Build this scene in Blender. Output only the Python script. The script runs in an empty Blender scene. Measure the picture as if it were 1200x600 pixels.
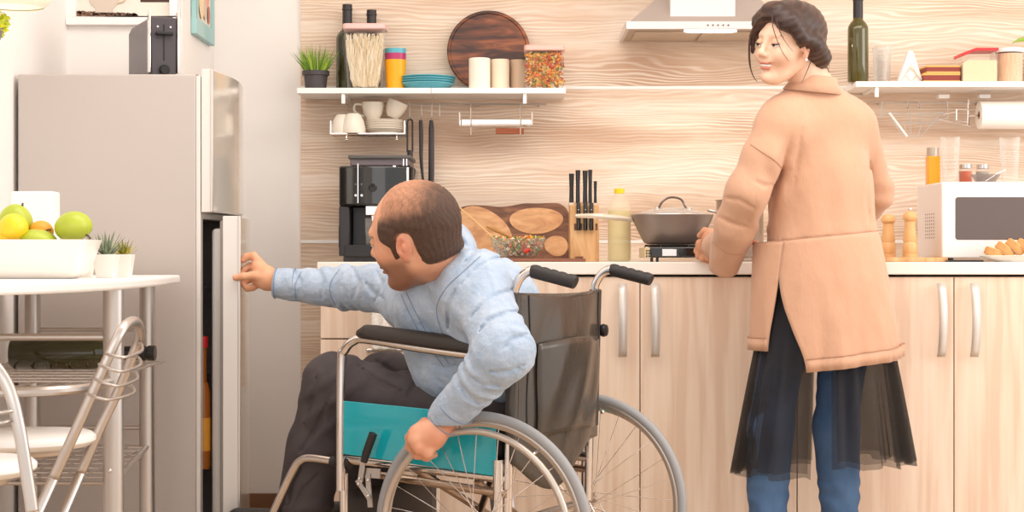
import bpy, math, random
import numpy as np
from mathutils import Vector, Matrix
random.seed(7); np.random.seed(7)
PI = math.pi
SC = bpy.context.scene
COL = SC.collection

# ---------------------------------------------------------------- camera, world, lights, exposure
H = 0.95; F = 2000.0
cam = bpy.data.objects.new('camera', bpy.data.cameras.new('camera'))
COL.objects.link(cam)
cam.location = (0, 0, H); cam.rotation_euler = (PI/2, 0, 0)
cam.data.sensor_width = 36.0; cam.data.lens = 36.0*F/1200.0
cam.data.clip_start = 0.05
SC.camera = cam
w = bpy.data.worlds.new('world'); SC.world = w; w.use_nodes = True
w.node_tree.nodes['Background'].inputs[0].default_value = (1.0, 0.965, 0.93, 1)
w.node_tree.nodes['Background'].inputs[1].default_value = 0.84
def area(name, loc, rot, sx, sy, energy, color):
    l = bpy.data.lights.new(name, 'AREA'); l.shape = 'RECTANGLE'; l.size = sx; l.size_y = sy
    l.energy = energy; l.color = color
    o = bpy.data.objects.new(name, l); COL.objects.link(o); o.location = loc; o.rotation_euler = rot
    return o
area('ceiling_light_panel', (0.5, 3.9, 2.62), (math.radians(12), 0, 0), 3.2, 1.2, 34, (1.0, 0.95, 0.90))
area('window_daylight', (-0.6, 0.2, 1.9), (math.radians(72), 0, math.radians(-6)), 2.4, 1.6, 9, (1.0, 0.96, 0.94))
area('side_window_daylight', (3.4, 3.6, 1.8), (math.radians(84), 0, math.radians(82)), 2.0, 1.4, 27, (1.0, 0.95, 0.89))
SC.view_settings.view_transform = 'Standard'; SC.view_settings.look = 'None'
SC.view_settings.gamma = 1.0; SC.view_settings.use_curve_mapping = False
SC.view_settings.exposure = 0.50

# ---------------------------------------------------------------- helpers
def P(px, py, Y):
    return np.array([(px-600.0)*Y/F, Y, H-(py-300.0)*Y/F])
def lin(c):
    out = []
    for v in c[:3]:
        v = v/255.0
        out.append(v/12.92 if v <= 0.04045 else ((v+0.055)/1.055)**2.4)
    return tuple(out)+(1.0,)
MATS = {}
def mat(name, rgb, rough=0.5, metal=0.0, alpha=1.0, noise=None, bump=None, emit=None, attr=False, spec=0.5, coat=0.0, sheen=0.0, sss=0.0, trans=0.0):
    """noise=(rgb2, scale(xyz), detail); bump=(strength, scale(xyz))"""
    if name in MATS: return MATS[name]
    m = bpy.data.materials.new(name); m.use_nodes = True
    nt = m.node_tree; b = nt.nodes['Principled BSDF']
    b.inputs['Base Color'].default_value = lin(rgb)
    b.inputs['Roughness'].default_value = rough; b.inputs['Metallic'].default_value = metal
    b.inputs['Specular IOR Level'].default_value = spec
    b.inputs['Alpha'].default_value = alpha
    b.inputs['Coat Weight'].default_value = coat
    b.inputs['Transmission Weight'].default_value = trans
    if sheen: b.inputs['Sheen Weight'].default_value = sheen
    if sss:
        b.inputs['Subsurface Weight'].default_value = sss
        b.inputs['Subsurface Radius'].default_value = (0.012, 0.005, 0.003)
        b.inputs['Subsurface Scale'].default_value = 1.0
    if emit: b.inputs['Emission Color'].default_value = lin(emit[0]); b.inputs['Emission Strength'].default_value = emit[1]
    tc = None
    def coords(scale):
        tcn = nt.nodes.new('ShaderNodeTexCoord'); mp = nt.nodes.new('ShaderNodeMapping')
        mp.inputs['Scale'].default_value = scale
        nt.links.new(tcn.outputs['Object'], mp.inputs['Vector']); return mp.outputs[0]
    base = None
    if attr:
        a = nt.nodes.new('ShaderNodeAttribute'); a.attribute_name = 'Col'; base = a.outputs['Color']
    if noise:
        n = nt.nodes.new('ShaderNodeTexNoise'); n.inputs['Scale'].default_value = 1.0
        n.inputs['Detail'].default_value = noise[2]
        nt.links.new(coords(noise[1]), n.inputs['Vector'])
        cr = nt.nodes.new('ShaderNodeValToRGB')
        cr.color_ramp.elements[0].position = 0.3; cr.color_ramp.elements[1].position = 0.7
        nt.links.new(n.outputs[0], cr.inputs[0])
        mx = nt.nodes.new('ShaderNodeMix'); mx.data_type = 'RGBA'
        nt.links.new(cr.outputs[0], mx.inputs[0])
        mx.inputs[6].default_value = lin(rgb); mx.inputs[7].default_value = lin(noise[0])
        if attr:
            mx.blend_type = 'MULTIPLY'; nt.links.new(base, mx.inputs[6])
        base = mx.outputs[2]
    if base is not None: nt.links.new(base, b.inputs['Base Color'])
    if bump:
        n = nt.nodes.new('ShaderNodeTexNoise'); n.inputs['Scale'].default_value = 1.0; n.inputs['Detail'].default_value = 4
        nt.links.new(coords(bump[1]), n.inputs['Vector'])
        bp = nt.nodes.new('ShaderNodeBump'); bp.inputs['Strength'].default_value = bump[0]
        bp.inputs['Distance'].default_value = bump[2] if len(bump) > 2 else 0.01
        nt.links.new(n.outputs[0], bp.inputs['Height']); nt.links.new(bp.outputs[0], b.inputs['Normal'])
    MATS[name] = m; return m

def rotz(a): return np.array([[math.cos(a), -math.sin(a), 0], [math.sin(a), math.cos(a), 0], [0, 0, 1.0]])
def rotx(a): return np.array([[1.0, 0, 0], [0, math.cos(a), -math.sin(a)], [0, math.sin(a), math.cos(a)]])
def roty(a): return np.array([[math.cos(a), 0, math.sin(a)], [0, 1.0, 0], [-math.sin(a), 0, math.cos(a)]])
def unit(v): v = np.asarray(v, float); return v/(np.linalg.norm(v)+1e-12)
def smooth_path(pts, n=8, closed=False):
    pts = [np.asarray(p, float) for p in pts]; out = []; N = len(pts)
    if N < 3: return pts
    rng = range(N if closed else N-1)
    for i in rng:
        if closed: p0, p1, p2, p3 = pts[(i-1) % N], pts[i], pts[(i+1) % N], pts[(i+2) % N]
        else: p0, p1, p2, p3 = pts[max(i-1, 0)], pts[i], pts[i+1], pts[min(i+2, N-1)]
        for k in range(n):
            t = k/n
            out.append(0.5*((2*p1)+(-p0+p2)*t+(2*p0-5*p1+4*p2-p3)*t*t+(-p0+3*p1-3*p2+p3)*t**3))
    if not closed: out.append(pts[-1])
    return out
class MB:
    def __init__(s): s.v = []; s.f = []; s.c = []; s.cur = (1, 1, 1, 1)
    def add(s, verts, faces):
        k = len(s.v); s.v += [tuple(map(float, p)) for p in verts]; s.c += [s.cur]*len(verts)
        s.f += [tuple(i+k for i in f) for f in faces]; return s
    def color(s, rgb): s.cur = lin(rgb); return s
    def box(s, lo, hi, R=None, c=None):
        lo = np.asarray(lo, float); hi = np.asarray(hi, float)
        V = np.array([[x, y, z] for x in (lo[0], hi[0]) for y in (lo[1], hi[1]) for z in (lo[2], hi[2])])
        if R is not None:
            cc = (lo+hi)/2 if c is None else np.asarray(c); V = (V-cc) @ np.asarray(R).T+cc
        return s.add(V, [(0, 1, 3, 2), (4, 6, 7, 5), (0, 4, 5, 1), (2, 3, 7, 6), (0, 2, 6, 4), (1, 5, 7, 3)])
    def tube(s, pts, r, seg=10, closed=False, smooth=0, cap=True):
        if smooth: pts = smooth_path(pts, smooth, closed)
        pts = [np.asarray(p, float) for p in pts]; n = len(pts)
        rr = [r]*n if np.isscalar(r) else list(np.interp(np.linspace(0, 1, n), np.linspace(0, 1, len(r)), r))
        V = []; up = None
        for i in range(n):
            if closed: t = unit(pts[(i+1) % n]-pts[i-1])
            else: t = unit(pts[min(i+1, n-1)]-pts[max(i-1, 0)])
            if up is None:
                a = np.array([0, 0, 1.0]) if abs(t[2]) < 0.9 else np.array([1.0, 0, 0])
                up = unit(np.cross(np.cross(t, a), t))
            else: up = unit(up-t*np.dot(up, t))
            b = np.cross(t, up)
            for k in range(seg):
                an = 2*PI*k/seg; V.append(pts[i]+rr[i]*(math.cos(an)*up+math.sin(an)*b))
        Fc = []
        for i in range(n if closed else n-1):
            j = (i+1) % n
            for k in range(seg):
                l = (k+1) % seg; Fc.append((i*seg+k, i*seg+l, j*seg+l, j*seg+k))
        if not closed and cap: Fc.append(tuple(range(seg-1, -1, -1))); Fc.append(tuple((n-1)*seg+k for k in range(seg)))
        return s.add(V, Fc)
    def lathe(s, prof, c=(0, 0, 0), seg=32, R=None, sx=1.0, sy=1.0):
        c = np.asarray(c, float); V = []; n = len(prof)
        for r, z in prof:
            r = max(r, 1e-5)
            for k in range(seg):
                a = 2*PI*k/seg; p = np.array([r*math.cos(a)*sx, r*math.sin(a)*sy, z])
                if R is not None: p = np.asarray(R) @ p
                V.append(p+c)
        Fc = [(i*seg+k, i*seg+(k+1) % seg, (i+1)*seg+(k+1) % seg, (i+1)*seg+k) for i in range(n-1) for k in range(seg)]
        return s.add(V, Fc)
    def prism(s, poly, d0, d1, plane='xz', R=None, c=(0, 0, 0)):
        n = len(poly); V = []
        for d in (d0, d1):
            for a, b in poly:
                p = {'xz': (a, d, b), 'xy': (a, b, d), 'yz': (d, a, b)}[plane]
                V.append(np.array(p, float) if R is None else np.asarray(R) @ np.array(p, float)+np.asarray(c))
        Fc = [tuple(range(n)), tuple(range(2*n-1, n-1, -1))]+[(i, i+n, (i+1) % n+n, (i+1) % n) for i in range(n)]
        return s.add(V, Fc)
    def grid(s, rows, thick=0.0, closed=False):
        """rows: list of rows of points"""
        m = len(rows); n = len(rows[0]); V = [p for r in rows for p in r]
        Fc = []
        for i in range(m-1):
            for k in range(n if closed else n-1):
                l = (k+1) % n; Fc.append((i*n+k, i*n+l, (i+1)*n+l, (i+1)*n+k))
        return s.add(V, Fc)
    def ell(s, c, r, R=None, seg=16, rings=10):
        V = []; c = np.asarray(c, float)
        for i in range(rings+1):
            th = PI*i/rings
            for k in range(seg):
                a = 2*PI*k/seg; p = np.array([r[0]*math.sin(th)*math.cos(a), r[1]*math.sin(th)*math.sin(a), r[2]*math.cos(th)])
                if R is not None: p = np.asarray(R) @ p
                V.append(p+c)
        Fc = [(i*seg+k, (i+1)*seg+k, (i+1)*seg+(k+1) % seg, i*seg+(k+1) % seg) for i in range(rings) for k in range(seg)]
        return s.add(V, Fc)
from mathutils.bvhtree import BVHTree
def on_surface(V, Fq, pts, lift=0.0015, dense=10):
    """seam line lying on a surface: points given as seen from the standing position"""
    t_ = BVHTree.FromPolygons([tuple(v) for v in V.tolist()], [tuple(f) for f in Fq.tolist()]); o = Vector((0, 0, H)); out = []
    for p in smooth_path([np.array([a, b, 0.0]) for a, b in pts], dense):
        d = Vector(P(p[0], p[1], 5.0))-o; d.normalize(); h_ = t_.ray_cast(o, d)
        if h_[0] is not None: out.append(np.array(h_[0]-d*lift))
    return out
ORG = {}
def tag(o, label=None, cat=None, group=None, kind=None):
    if label: o['label'] = label
    if cat: o['category'] = cat
    if group: o['group'] = group
    if kind: o['kind'] = kind
    return o
def thing(name, label, cat, loc=(0, 0, 0), rz=0.0, group=None):
    o = bpy.data.objects.new(name, None); COL.objects.link(o); o.empty_display_size = 0.05
    o.location = tuple(map(float, loc)); o.rotation_euler = (0, 0, rz)
    ORG[o] = (np.asarray(loc, float), rotz(rz)); return tag(o, label, cat, group)
def build(name, mb, m, parent=None, local=False, smooth=None, bevel=0, solid=0, sub=0, label=None, base=None, recalc=True):
    """one mesh object. parent: local coordinates of the thing when local, else world coordinates"""
    V = np.array(mb.v, float)
    if parent is not None:
        L, R = ORG[parent]
        if not local: V = (V-L) @ R
        ORG_ = (L, R)
    else:
        L = np.zeros(3) if base is None else np.asarray(base, float)
        V = V-L; ORG_ = (L, np.eye(3))
    me = bpy.data.meshes.new(name); me.from_pydata(V.tolist(), [], mb.f)
    if recalc:
        import bmesh
        bm = bmesh.new(); bm.from_mesh(me); bmesh.ops.remove_doubles(bm, verts=bm.verts, dist=1e-6) if len(mb.v) < 60000 and not any(c != mb.c[0] for c in mb.c) else None
        bmesh.ops.recalc_face_normals(bm, faces=bm.faces); bm.to_mesh(me); bm.free()
    if any(c != mb.c[0] for c in mb.c) or (m and m.get('useattr')):
        at = me.color_attributes.new('Col', 'FLOAT_COLOR', 'POINT')
        at.data.foreach_set('color', np.array(mb.c, np.float32).ravel())
    me.materials.append(m)
    o = bpy.data.objects.new(name, me); COL.objects.link(o)
    if parent is not None: o.parent = parent
    else: o.location = tuple(L)
    ORG[o] = ORG_
    if smooth is not None:
        if smooth is True: me.shade_smooth()
        else: me.set_sharp_from_angle(angle=math.radians(smooth))
    if smooth is None: me.set_sharp_from_angle(angle=math.radians(35))
    if solid:
        md = o.modifiers.new('s', 'SOLIDIFY'); md.thickness = solid; md.offset = 0
    if bevel:
        md = o.modifiers.new('b', 'BEVEL'); md.width = bevel; md.segments = 3; md.limit_method = 'ANGLE'; md.angle_limit = math.radians(40); md.harden_normals = False
    if sub:
        md = o.modifiers.new('u', 'SUBSURF'); md.levels = sub; md.render_levels = sub
    if label: o['label'] = label
    return o
def solo(name, mb, m, label, cat, group=None, base=None, **k):
    o = build(name, mb, m, None, base=base, **k); return tag(o, label, cat, group)
def struct(name, mb, m, **k):
    return tag(build(name, mb, m, None, **k), kind='structure')
def dup(root, loc, label=None, rz=None, group=None, scale=None):
    r = root.copy(); COL.objects.link(r); r.location = loc
    if rz is not None: r.rotation_euler = (0, 0, rz)
    if scale: r.scale = scale
    if label: r['label'] = label
    if group: r['group'] = group
    for ch in list(root.children):
        c = ch.copy(); COL.objects.link(c); c.parent = r
        for g in list(ch.children):
            d = g.copy(); COL.objects.link(d); d.parent = c
    return r

# ---------------------------------------------------------------- implicit surfaces (numpy surface nets)
def _noise3(p, seed=0):
    """cheap smooth pseudo-noise"""
    x, y, z = p[..., 0], p[..., 1], p[..., 2]
    s = seed*1.7
    return (np.sin(x*1.0+1.3*np.sin(y*0.9+s)+s)+np.sin(y*1.13+1.2*np.sin(z*0.8+s*2)+1.1)+np.sin(z*0.93+1.4*np.sin(x*1.07+s)+2.7))/3
class Field:
    def __init__(s, lo, hi, h):
        s.lo = np.asarray(lo, float); s.h = h
        s.n = np.ceil((np.asarray(hi)-s.lo)/h).astype(int)+1
        s.D = np.full(tuple(s.n), 1.0, np.float32)
        s.ax = [s.lo[i]+h*np.arange(s.n[i]) for i in range(3)]
    def _blk(s, lo, hi):
        sl = []
        for i in range(3):
            a = int(max(0, math.floor((lo[i]-s.lo[i])/s.h))); b = int(min(s.n[i], math.ceil((hi[i]-s.lo[i])/s.h)+1))
            if b <= a: return None, None
            sl.append(slice(a, b))
        X, Y, Z = np.meshgrid(*[s.ax[i][sl[i]] for i in range(3)], indexing='ij')
        return tuple(sl), np.stack([X, Y, Z], -1)
    def _comb(s, sl, d, k, mode):
        A = s.D[sl]
        if mode == 'add':
            if k <= 0: s.D[sl] = np.minimum(A, d)
            else:
                hh = np.maximum(k-np.abs(A-d), 0)/k; s.D[sl] = np.minimum(A, d)-hh*hh*k*0.25
        else:
            d = -d
            if k <= 0: s.D[sl] = np.maximum(A, d)
            else:
                hh = np.maximum(k-np.abs(A-d), 0)/k; s.D[sl] = np.maximum(A, d)+hh*hh*k*0.25
    def cone(s, a, b, ra, rb, k=0.02, mode='add', flat=None):
        """tapered limb a->b. flat=(dir, factor): squash thickness along dir"""
        a = np.asarray(a, float); b = np.asarray(b, float); m = max(ra, rb)+max(k, 0.01)+s.h*2
        if flat: m *= max(1, flat[1])
        sl, p = s._blk(np.minimum(a, b)-m, np.maximum(a, b)+m)
        if sl is None: return s
        ab = b-a; t = np.clip(((p-a) @ ab)/(ab @ ab+1e-12), 0, 1)
        q = p-(a+t[..., None]*ab)
        if flat:
            d = unit(flat[0]); c = q @ d; q = q+(c*(1/flat[1]-1))[..., None]*d
        s._comb(sl, np.linalg.norm(q, axis=-1)-(ra+(rb-ra)*t), k, mode); return s
    def path(s, pts, rs, k=0.02, mode='add', flat=None):
        for i in range(len(pts)-1): s.cone(pts[i], pts[i+1], rs[i], rs[i+1], k, mode, flat)
        return s
    def ell(s, c, r, R=None, k=0.02, mode='add'):
        c = np.asarray(c, float); r = np.asarray(r, float); m = r.max()+max(k, 0.01)+s.h*2
        sl, p = s._blk(c-m, c+m)
        if sl is None: return s
        q = p-c
        if R is not None: q = q @ np.asarray(R)
        k0 = np.linalg.norm(q/r, axis=-1); k1 = np.linalg.norm(q/(r*r), axis=-1)+1e-9
        s._comb(sl, k0*(k0-1)/k1, k, mode); return s
    def cut_where(s, pt, n, xmin):
        X, Y, Z = np.meshgrid(*s.ax, indexing='ij'); n = unit(n); d = (X-pt[0])*n[0]+(Y-pt[1])*n[1]+(Z-pt[2])*n[2]
        s.D = np.where(X > xmin, np.maximum(s.D, d), s.D).astype(np.float32); return s
    def cut(s, pt, n, k=0.0):
        """remove the side the normal points to"""
        X, Y, Z = np.meshgrid(*s.ax, indexing='ij')
        n = unit(n); d = (X-pt[0])*n[0]+(Y-pt[1])*n[1]+(Z-pt[2])*n[2]
        s._comb(slice(None), -d, k, 'sub'); return s
    def points(s):
        X, Y, Z = np.meshgrid(*s.ax, indexing='ij'); return np.stack([X, Y, Z], -1)
    def displace(s, fn, band=0.05):
        idx = np.where(np.abs(s.D) < band)
        p = np.stack([s.ax[i][idx[i]] for i in range(3)], -1)
        s.D[idx] += fn(p).astype(np.float32); return s
    def mesh(s):
        D = s.D.copy()
        D[0, :, :] = D[-1, :, :] = 1; D[:, 0, :] = D[:, -1, :] = 1; D[:, :, 0] = D[:, :, -1] = 1
        I = D < 0
        nx, ny, nz = D.shape
        cnt = np.zeros((nx-1, ny-1, nz-1), int)
        offs = [(i, j, k) for i in (0, 1) for j in (0, 1) for k in (0, 1)]
        def sh(A, o): return A[o[0]:nx-1+o[0], o[1]:ny-1+o[1], o[2]:nz-1+o[2]]
        for o in offs: cnt += sh(I, o)
        mixed = (cnt > 0) & (cnt < 8)
        cells = np.argwhere(mixed); idm = np.full(mixed.shape, -1, int); idm[tuple(cells.T)] = np.arange(len(cells))
        acc = np.zeros((len(cells), 3)); num = np.zeros(len(cells))
        for o in offs:
            for a in range(3):
                if o[a]: continue
                o2 = list(o); o2[a] = 1
                d0 = D[cells[:, 0]+o[0], cells[:, 1]+o[1], cells[:, 2]+o[2]]; d1 = D[cells[:, 0]+o2[0], cells[:, 1]+o2[1], cells[:, 2]+o2[2]]
                cr = (d0 < 0) != (d1 < 0)
                t = np.where(cr, d0/(d0-d1+1e-20), 0)
                pt = np.tile(np.array(o, float), (len(cells), 1)); pt[:, a] += t
                acc[cr] += pt[cr]; num += cr
        V = s.lo+s.h*(cells+acc/np.maximum(num, 1)[:, None])
        Fs = []
        for a in range(3):
            b, c = (a+1) % 3, (a+2) % 3
            sl0 = [slice(0, None)]*3; sl1 = [slice(0, None)]*3
            sl0[a] = slice(0, D.shape[a]-1); sl1[a] = slice(1, D.shape[a])
            I0 = I[tuple(sl0)]; I1 = I[tuple(sl1)]
            e = np.argwhere(I0 != I1)
            e = e[(e[:, b] > 0) & (e[:, c] > 0) & (e[:, b] < D.shape[b]-1) & (e[:, c] < D.shape[c]-1)]
            if not len(e): continue
            fl = I0[tuple(e.T)]
            def cid(db, dc):
                q = e.copy(); q[:, b] -= db; q[:, c] -= dc; return idm[tuple(q.T)]
            q = np.stack([cid(1, 1), cid(0, 1), cid(0, 0), cid(1, 0)], 1)
            q[~fl] = q[~fl][:, ::-1]; Fs.append(q)
        Fq = np.concatenate(Fs)
        return V, Fq
def nets(V, Fq, R=None, T=None, mb=None):
    mb = mb or MB()
    if R is not None: V = V @ np.asarray(R).T
    if T is not None: V = V+np.asarray(T)
    return mb.add(V, Fq.tolist())

# ---------------------------------------------------------------- materials of the place
M = {}
M['wall'] = mat('white_wall_paint', (246, 241, 237), 0.75, noise=((243, 237, 232), (2, 2, 2), 3))
M['white'] = mat('white_lacquer', (250, 246, 242), 0.35)
M['worktop'] = mat('cream_worktop', (250, 243, 234), 0.35)
M['steel'] = mat('brushed_steel', (205, 200, 196), 0.28, 1.0)
M['chrome'] = mat('chrome', (235, 228, 224), 0.12, 1.0)
M['alu'] = mat('satin_aluminium', (206, 198, 192), 0.34, 0.95)
M['black'] = mat('black_plastic', (26, 24, 25), 0.35)
M['gloss_black'] = mat('gloss_black_plastic', (18, 16, 18), 0.12, coat=0.6)
M['baseboard'] = mat('brown_baseboard', (140, 98, 66), 0.5, noise=((112, 76, 50), (3, 3, 30), 4))
M['floor'] = mat('floor_tile', (205, 180, 150), 0.4, noise=((190, 160, 130), (3, 3, 3), 4))
def glass_mat(name, rgb, lo=0.05, hi=0.55):
    m = bpy.data.materials.new(name); m.use_nodes = True; nt = m.node_tree; b = nt.nodes['Principled BSDF']
    b.inputs['Base Color'].default_value = lin(rgb); b.inputs['Roughness'].default_value = 0.05
    lw = nt.nodes.new('ShaderNodeLayerWeight'); lw.inputs[0].default_value = 0.35
    mr = nt.nodes.new('ShaderNodeMapRange'); mr.inputs[3].default_value = lo; mr.inputs[4].default_value = hi
    nt.links.new(lw.outputs['Facing'], mr.inputs[0]); nt.links.new(mr.outputs[0], b.inputs['Alpha']); MATS[name] = m; return m
M['glass'] = glass_mat('clear_glass', (236, 232, 226))
M['ceramic'] = mat('white_ceramic', (248, 242, 234), 0.25)
M['china'] = mat('cream_china', (238, 228, 212), 0.25)
def wood_mat(name, stretch, light, mid, dark, big=1.3, bias=0.5, fine=3.0, bump=0.25, rough=0.55, dist=1.2, bw=0.7, p=(0.30, 0.48, 0.66)):
    m = bpy.data.materials.new(name); m.use_nodes = True; nt = m.node_tree; b = nt.nodes['Principled BSDF']
    N = nt.nodes.new; L = nt.links.new
    tc = N('ShaderNodeTexCoord'); mp = N('ShaderNodeMapping'); mp.inputs['Scale'].default_value = stretch
    L(tc.outputs['Object'], mp.inputs[0])
    n0 = N('ShaderNodeTexNoise'); n0.inputs['Scale'].default_value = big; n0.inputs['Detail'].default_value = 3; L(mp.outputs[0], n0.inputs[0])
    n1 = N('ShaderNodeTexNoise'); n1.inputs['Scale'].default_value = fine; n1.inputs['Detail'].default_value = 9; n1.inputs['Roughness'].default_value = 0.5
    n1.inputs['Distortion'].default_value = dist; L(mp.outputs[0], n1.inputs[0])
    mix = N('ShaderNodeMath'); mix.operation = 'MULTIPLY_ADD'; L(n0.outputs[0], mix.inputs[0]); mix.inputs[1].default_value = bw
    ad = N('ShaderNodeMath'); ad.operation = 'MULTIPLY_ADD'; L(n1.outputs[0], ad.inputs[0]); ad.inputs[1].default_value = 1.0; ad.inputs[2].default_value = -bw/2+bias-0.5
    L(ad.outputs[0], mix.inputs[2])
    cr = N('ShaderNodeValToRGB'); e = cr.color_ramp.elements
    e[0].position = p[0]; e[0].color = lin(light); e[1].position = p[2]; e[1].color = lin(dark)
    k = e.new(p[1]); k.color = lin(mid)
    L(mix.outputs[0], cr.inputs[0]); L(cr.outputs[0], b.inputs['Base Color'])
    b.inputs['Roughness'].default_value = rough
    bp = N('ShaderNodeBump'); bp.inputs['Strength'].default_value = bump; bp.inputs['Distance'].default_value = 0.004
    L(n1.outputs[0], bp.inputs['Height']); L(bp.outputs[0], b.inputs['Normal'])
    return m
def panel_mat():
    m = bpy.data.materials.new('whitewashed_wood_panel'); m.use_nodes = True; nt = m.node_tree; b = nt.nodes['Principled BSDF']; N = nt.nodes.new; L = nt.links.new
    tc = N('ShaderNodeTexCoord')
    def mp(sc):
        q = N('ShaderNodeMapping'); q.inputs['Scale'].default_value = sc; L(tc.outputs['Object'], q.inputs[0]); return q.outputs[0]
    def noise(sc, scale, det, dist=0.0):
        n = N('ShaderNodeTexNoise'); n.inputs['Scale'].default_value = scale; n.inputs['Detail'].default_value = det; n.inputs['Distortion'].default_value = dist; L(mp(sc), n.inputs[0]); return n.outputs[0]
    def ramp(src, stops):
        r = N('ShaderNodeValToRGB'); e = r.color_ramp.elements
        e[0].position = stops[0][0]; e[0].color = lin(stops[0][1]); e[1].position = stops[-1][0]; e[1].color = lin(stops[-1][1])
        for p_, c_ in stops[1:-1]: k = e.new(p_); k.color = lin(c_)
        L(src, r.inputs[0]); return r.outputs[0]
    def mix(f, a, c, fac=None):
        x = N('ShaderNodeMix'); x.data_type = 'RGBA'; L(f, x.inputs[0]); 
        if isinstance(a, tuple): x.inputs[6].default_value = lin(a)
        else: L(a, x.inputs[6])
        if isinstance(c, tuple): x.inputs[7].default_value = lin(c)
        else: L(c, x.inputs[7])
        return x.outputs[2]
    base = ramp(noise((0.9, 1, 5), 1.5, 5, 0.6), [(0.34, (240, 222, 204)), (0.50, (226, 200, 176)), (0.66, (202, 167, 140))])
    fine = noise((1.6, 1, 40), 3.0, 6, 0.5)
    base = mix(ramp(fine, [(0.40, (0, 0, 0)), (0.72, (150, 150, 150))]), base, (180, 141, 114))
    wv = N('ShaderNodeTexWave'); wv.wave_type = 'BANDS'; wv.bands_direction = 'Z'; wv.inputs['Scale'].default_value = 27; wv.inputs['Distortion'].default_value = 36
    wv.inputs['Detail'].default_value = 3.0; wv.inputs['Detail Scale'].default_value = 0.22; wv.inputs['Detail Roughness'].default_value = 0.60; L(mp((0.20, 1, 1)), wv.inputs[0])
    ml = N('ShaderNodeMath'); ml.operation = 'MULTIPLY'; L(ramp(wv.outputs['Fac'], [(0.40, (0, 0, 0)), (1.0, (235, 235, 235))]), ml.inputs[0])
    L(ramp(noise((0.8, 1, 6), 2.2, 4, 0.5), [(0.36, (50, 50, 50)), (0.66, (245, 245, 245))]), ml.inputs[1])
    col = mix(ml.outputs[0], base, (253, 242, 228))
    L(col, b.inputs['Base Color']); b.inputs['Roughness'].default_value = 0.6
    bp = N('ShaderNodeBump'); bp.inputs['Strength'].default_value = 0.2; bp.inputs['Distance'].default_value = 0.002; L(wv.outputs['Fac'], bp.inputs['Height']); L(bp.outputs[0], b.inputs['Normal'])
    return m
M['panel'] = panel_mat()
M['door'] = wood_mat('light_oak_door', (9, 9, 0.55), (246, 224, 204), (241, 216, 194), (230, 200, 176), fine=4.0, big=1.5, bump=0.05, rough=0.45, dist=0.4)
M['oak'] = wood_mat('light_beech', (14, 14, 3), (232, 190, 140), (222, 174, 120), (205, 152, 98), bump=0.05)
M['burnt'] = wood_mat('charred_wood', (2.2, 2.2, 16), (176, 106, 66), (118, 68, 46), (66, 42, 36), fine=2.0, big=1.6, bump=0.1, p=(0.2, 0.42, 0.6))
M['bark'] = wood_mat('dark_walnut', (4, 4, 14), (150, 102, 72), (120, 78, 54), (84, 52, 38), fine=2.0, bump=0.1)
M['slice'] = wood_mat('pale_cut_wood', (6, 6, 16), (226, 178, 130), (214, 162, 114), (192, 136, 92), fine=2.2, bump=0.05)

# ---------------------------------------------------------------- the room
YB = 5.70; s = 0.0
XL = -1.345
struct('floor', MB().box((-1.5, -1.0, -0.05), (3.6, 6.0, 0)), M['floor'])
struct('wall_back', MB().box((-0.996, YB, 0), (3.6, YB+0.12, 2.7)), M['wall'])
struct('wall_left', MB().box((XL-0.12, 2.2, 0), (XL, 5.16, 2.7)), M['wall'])
struct('wall_alcove', MB().box((XL-0.12, 5.16, 0), (-0.996, YB+0.12, 2.7)), M['wall'])
struct('ceiling', MB().box((-1.5, 2.2, 2.7), (3.6, 6.0, 2.75)), M['wall'])
struct('baseboard_back', MB().box((-0.995, YB-0.014, 0), (-0.575, YB-0.0005, 0.158)), M['baseboard'], bevel=0.002)
# wood wall panels with pale joint strips
XP = -0.704
bands = [(0.517, 0.993), (1.003, 1.506), (1.516, 2.2)]
names = ['lowest whitewashed wood wall panel behind the worktop, ending beside the man\'s knee', 'middle whitewashed wood wall panel, between the worktop and the shelves',
         'uppermost whitewashed wood wall panel behind the shelves and the range hood']
for (z0, z1), lb in zip(bands, names):
    t = thing('wall_panel', lb, 'wall panel', (XP, YB, z0), group='whitewashed wood wall panels')
    build('board', MB().box((XP, YB-0.012, z0), (2.6, YB-0.0005, z1)), M['panel'], t)
    build('joint_strip', MB().box((XP, YB-0.014, z1), (2.6, YB-0.0005, z1+0.01)), M['white'], t)
# ---------------------------------------------------------------- base cabinets, worktop
YC = 5.10
def arch_handle(x, z0, z1, par):
    pts = []
    for i in range(13):
        t = i/12; pts.append((x, YC-0.022-0.028*math.sin(PI*t)**0.7, z0+(z1-z0)*t))
    rows = []
    mb = MB()
    for sgn in (-1, 1):
        rows.append([(p[0]+sgn*0.0125, p[1], p[2]) for p in pts])
    mb.grid(rows)
    # returns to the door
    o = build('handle', mb, mat('silver_handle', (228, 222, 216), 0.38, 0.35), par, solid=0.005, label=None, smooth=True)
    return o
def door_unit(x0, x1, label, hx, split=None):
    t = thing('base_cabinet', label, 'cabinet', ((x0+x1)/2, YC, 0), group='light oak base cabinets')
    b = MB(); b.box((x0+0.002, YC+0.02, 0.1), (x1-0.002, 5.68, 0.888))
    build('body', b, M['door'], t)
    build('plinth', MB().box((x0+0.002, YC+0.06, 0), (x1-0.002, YC+0.075, 0.1)), M['alu'], t)
    return t
def door(t, x0, x1, hx, z0=0.105, z1=0.886):
    d = build('door', MB().box((x0+0.0018, YC, z0), (x1-0.0018, YC+0.018, z1)), M['door'], t, bevel=0.001)
    if hx is not None: arch_handle(hx, 0.651, 0.868, d)
    return d
xs = (-0.0867, 0.3825, 0.852, 1.321, 1.79)
t = door_unit(xs[0], xs[2], 'light oak two-door base cabinet with two curved handles, behind the far wheel', None)
door(t, xs[0], xs[1], 0.329); door(t, xs[1], xs[2], 0.426)
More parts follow.
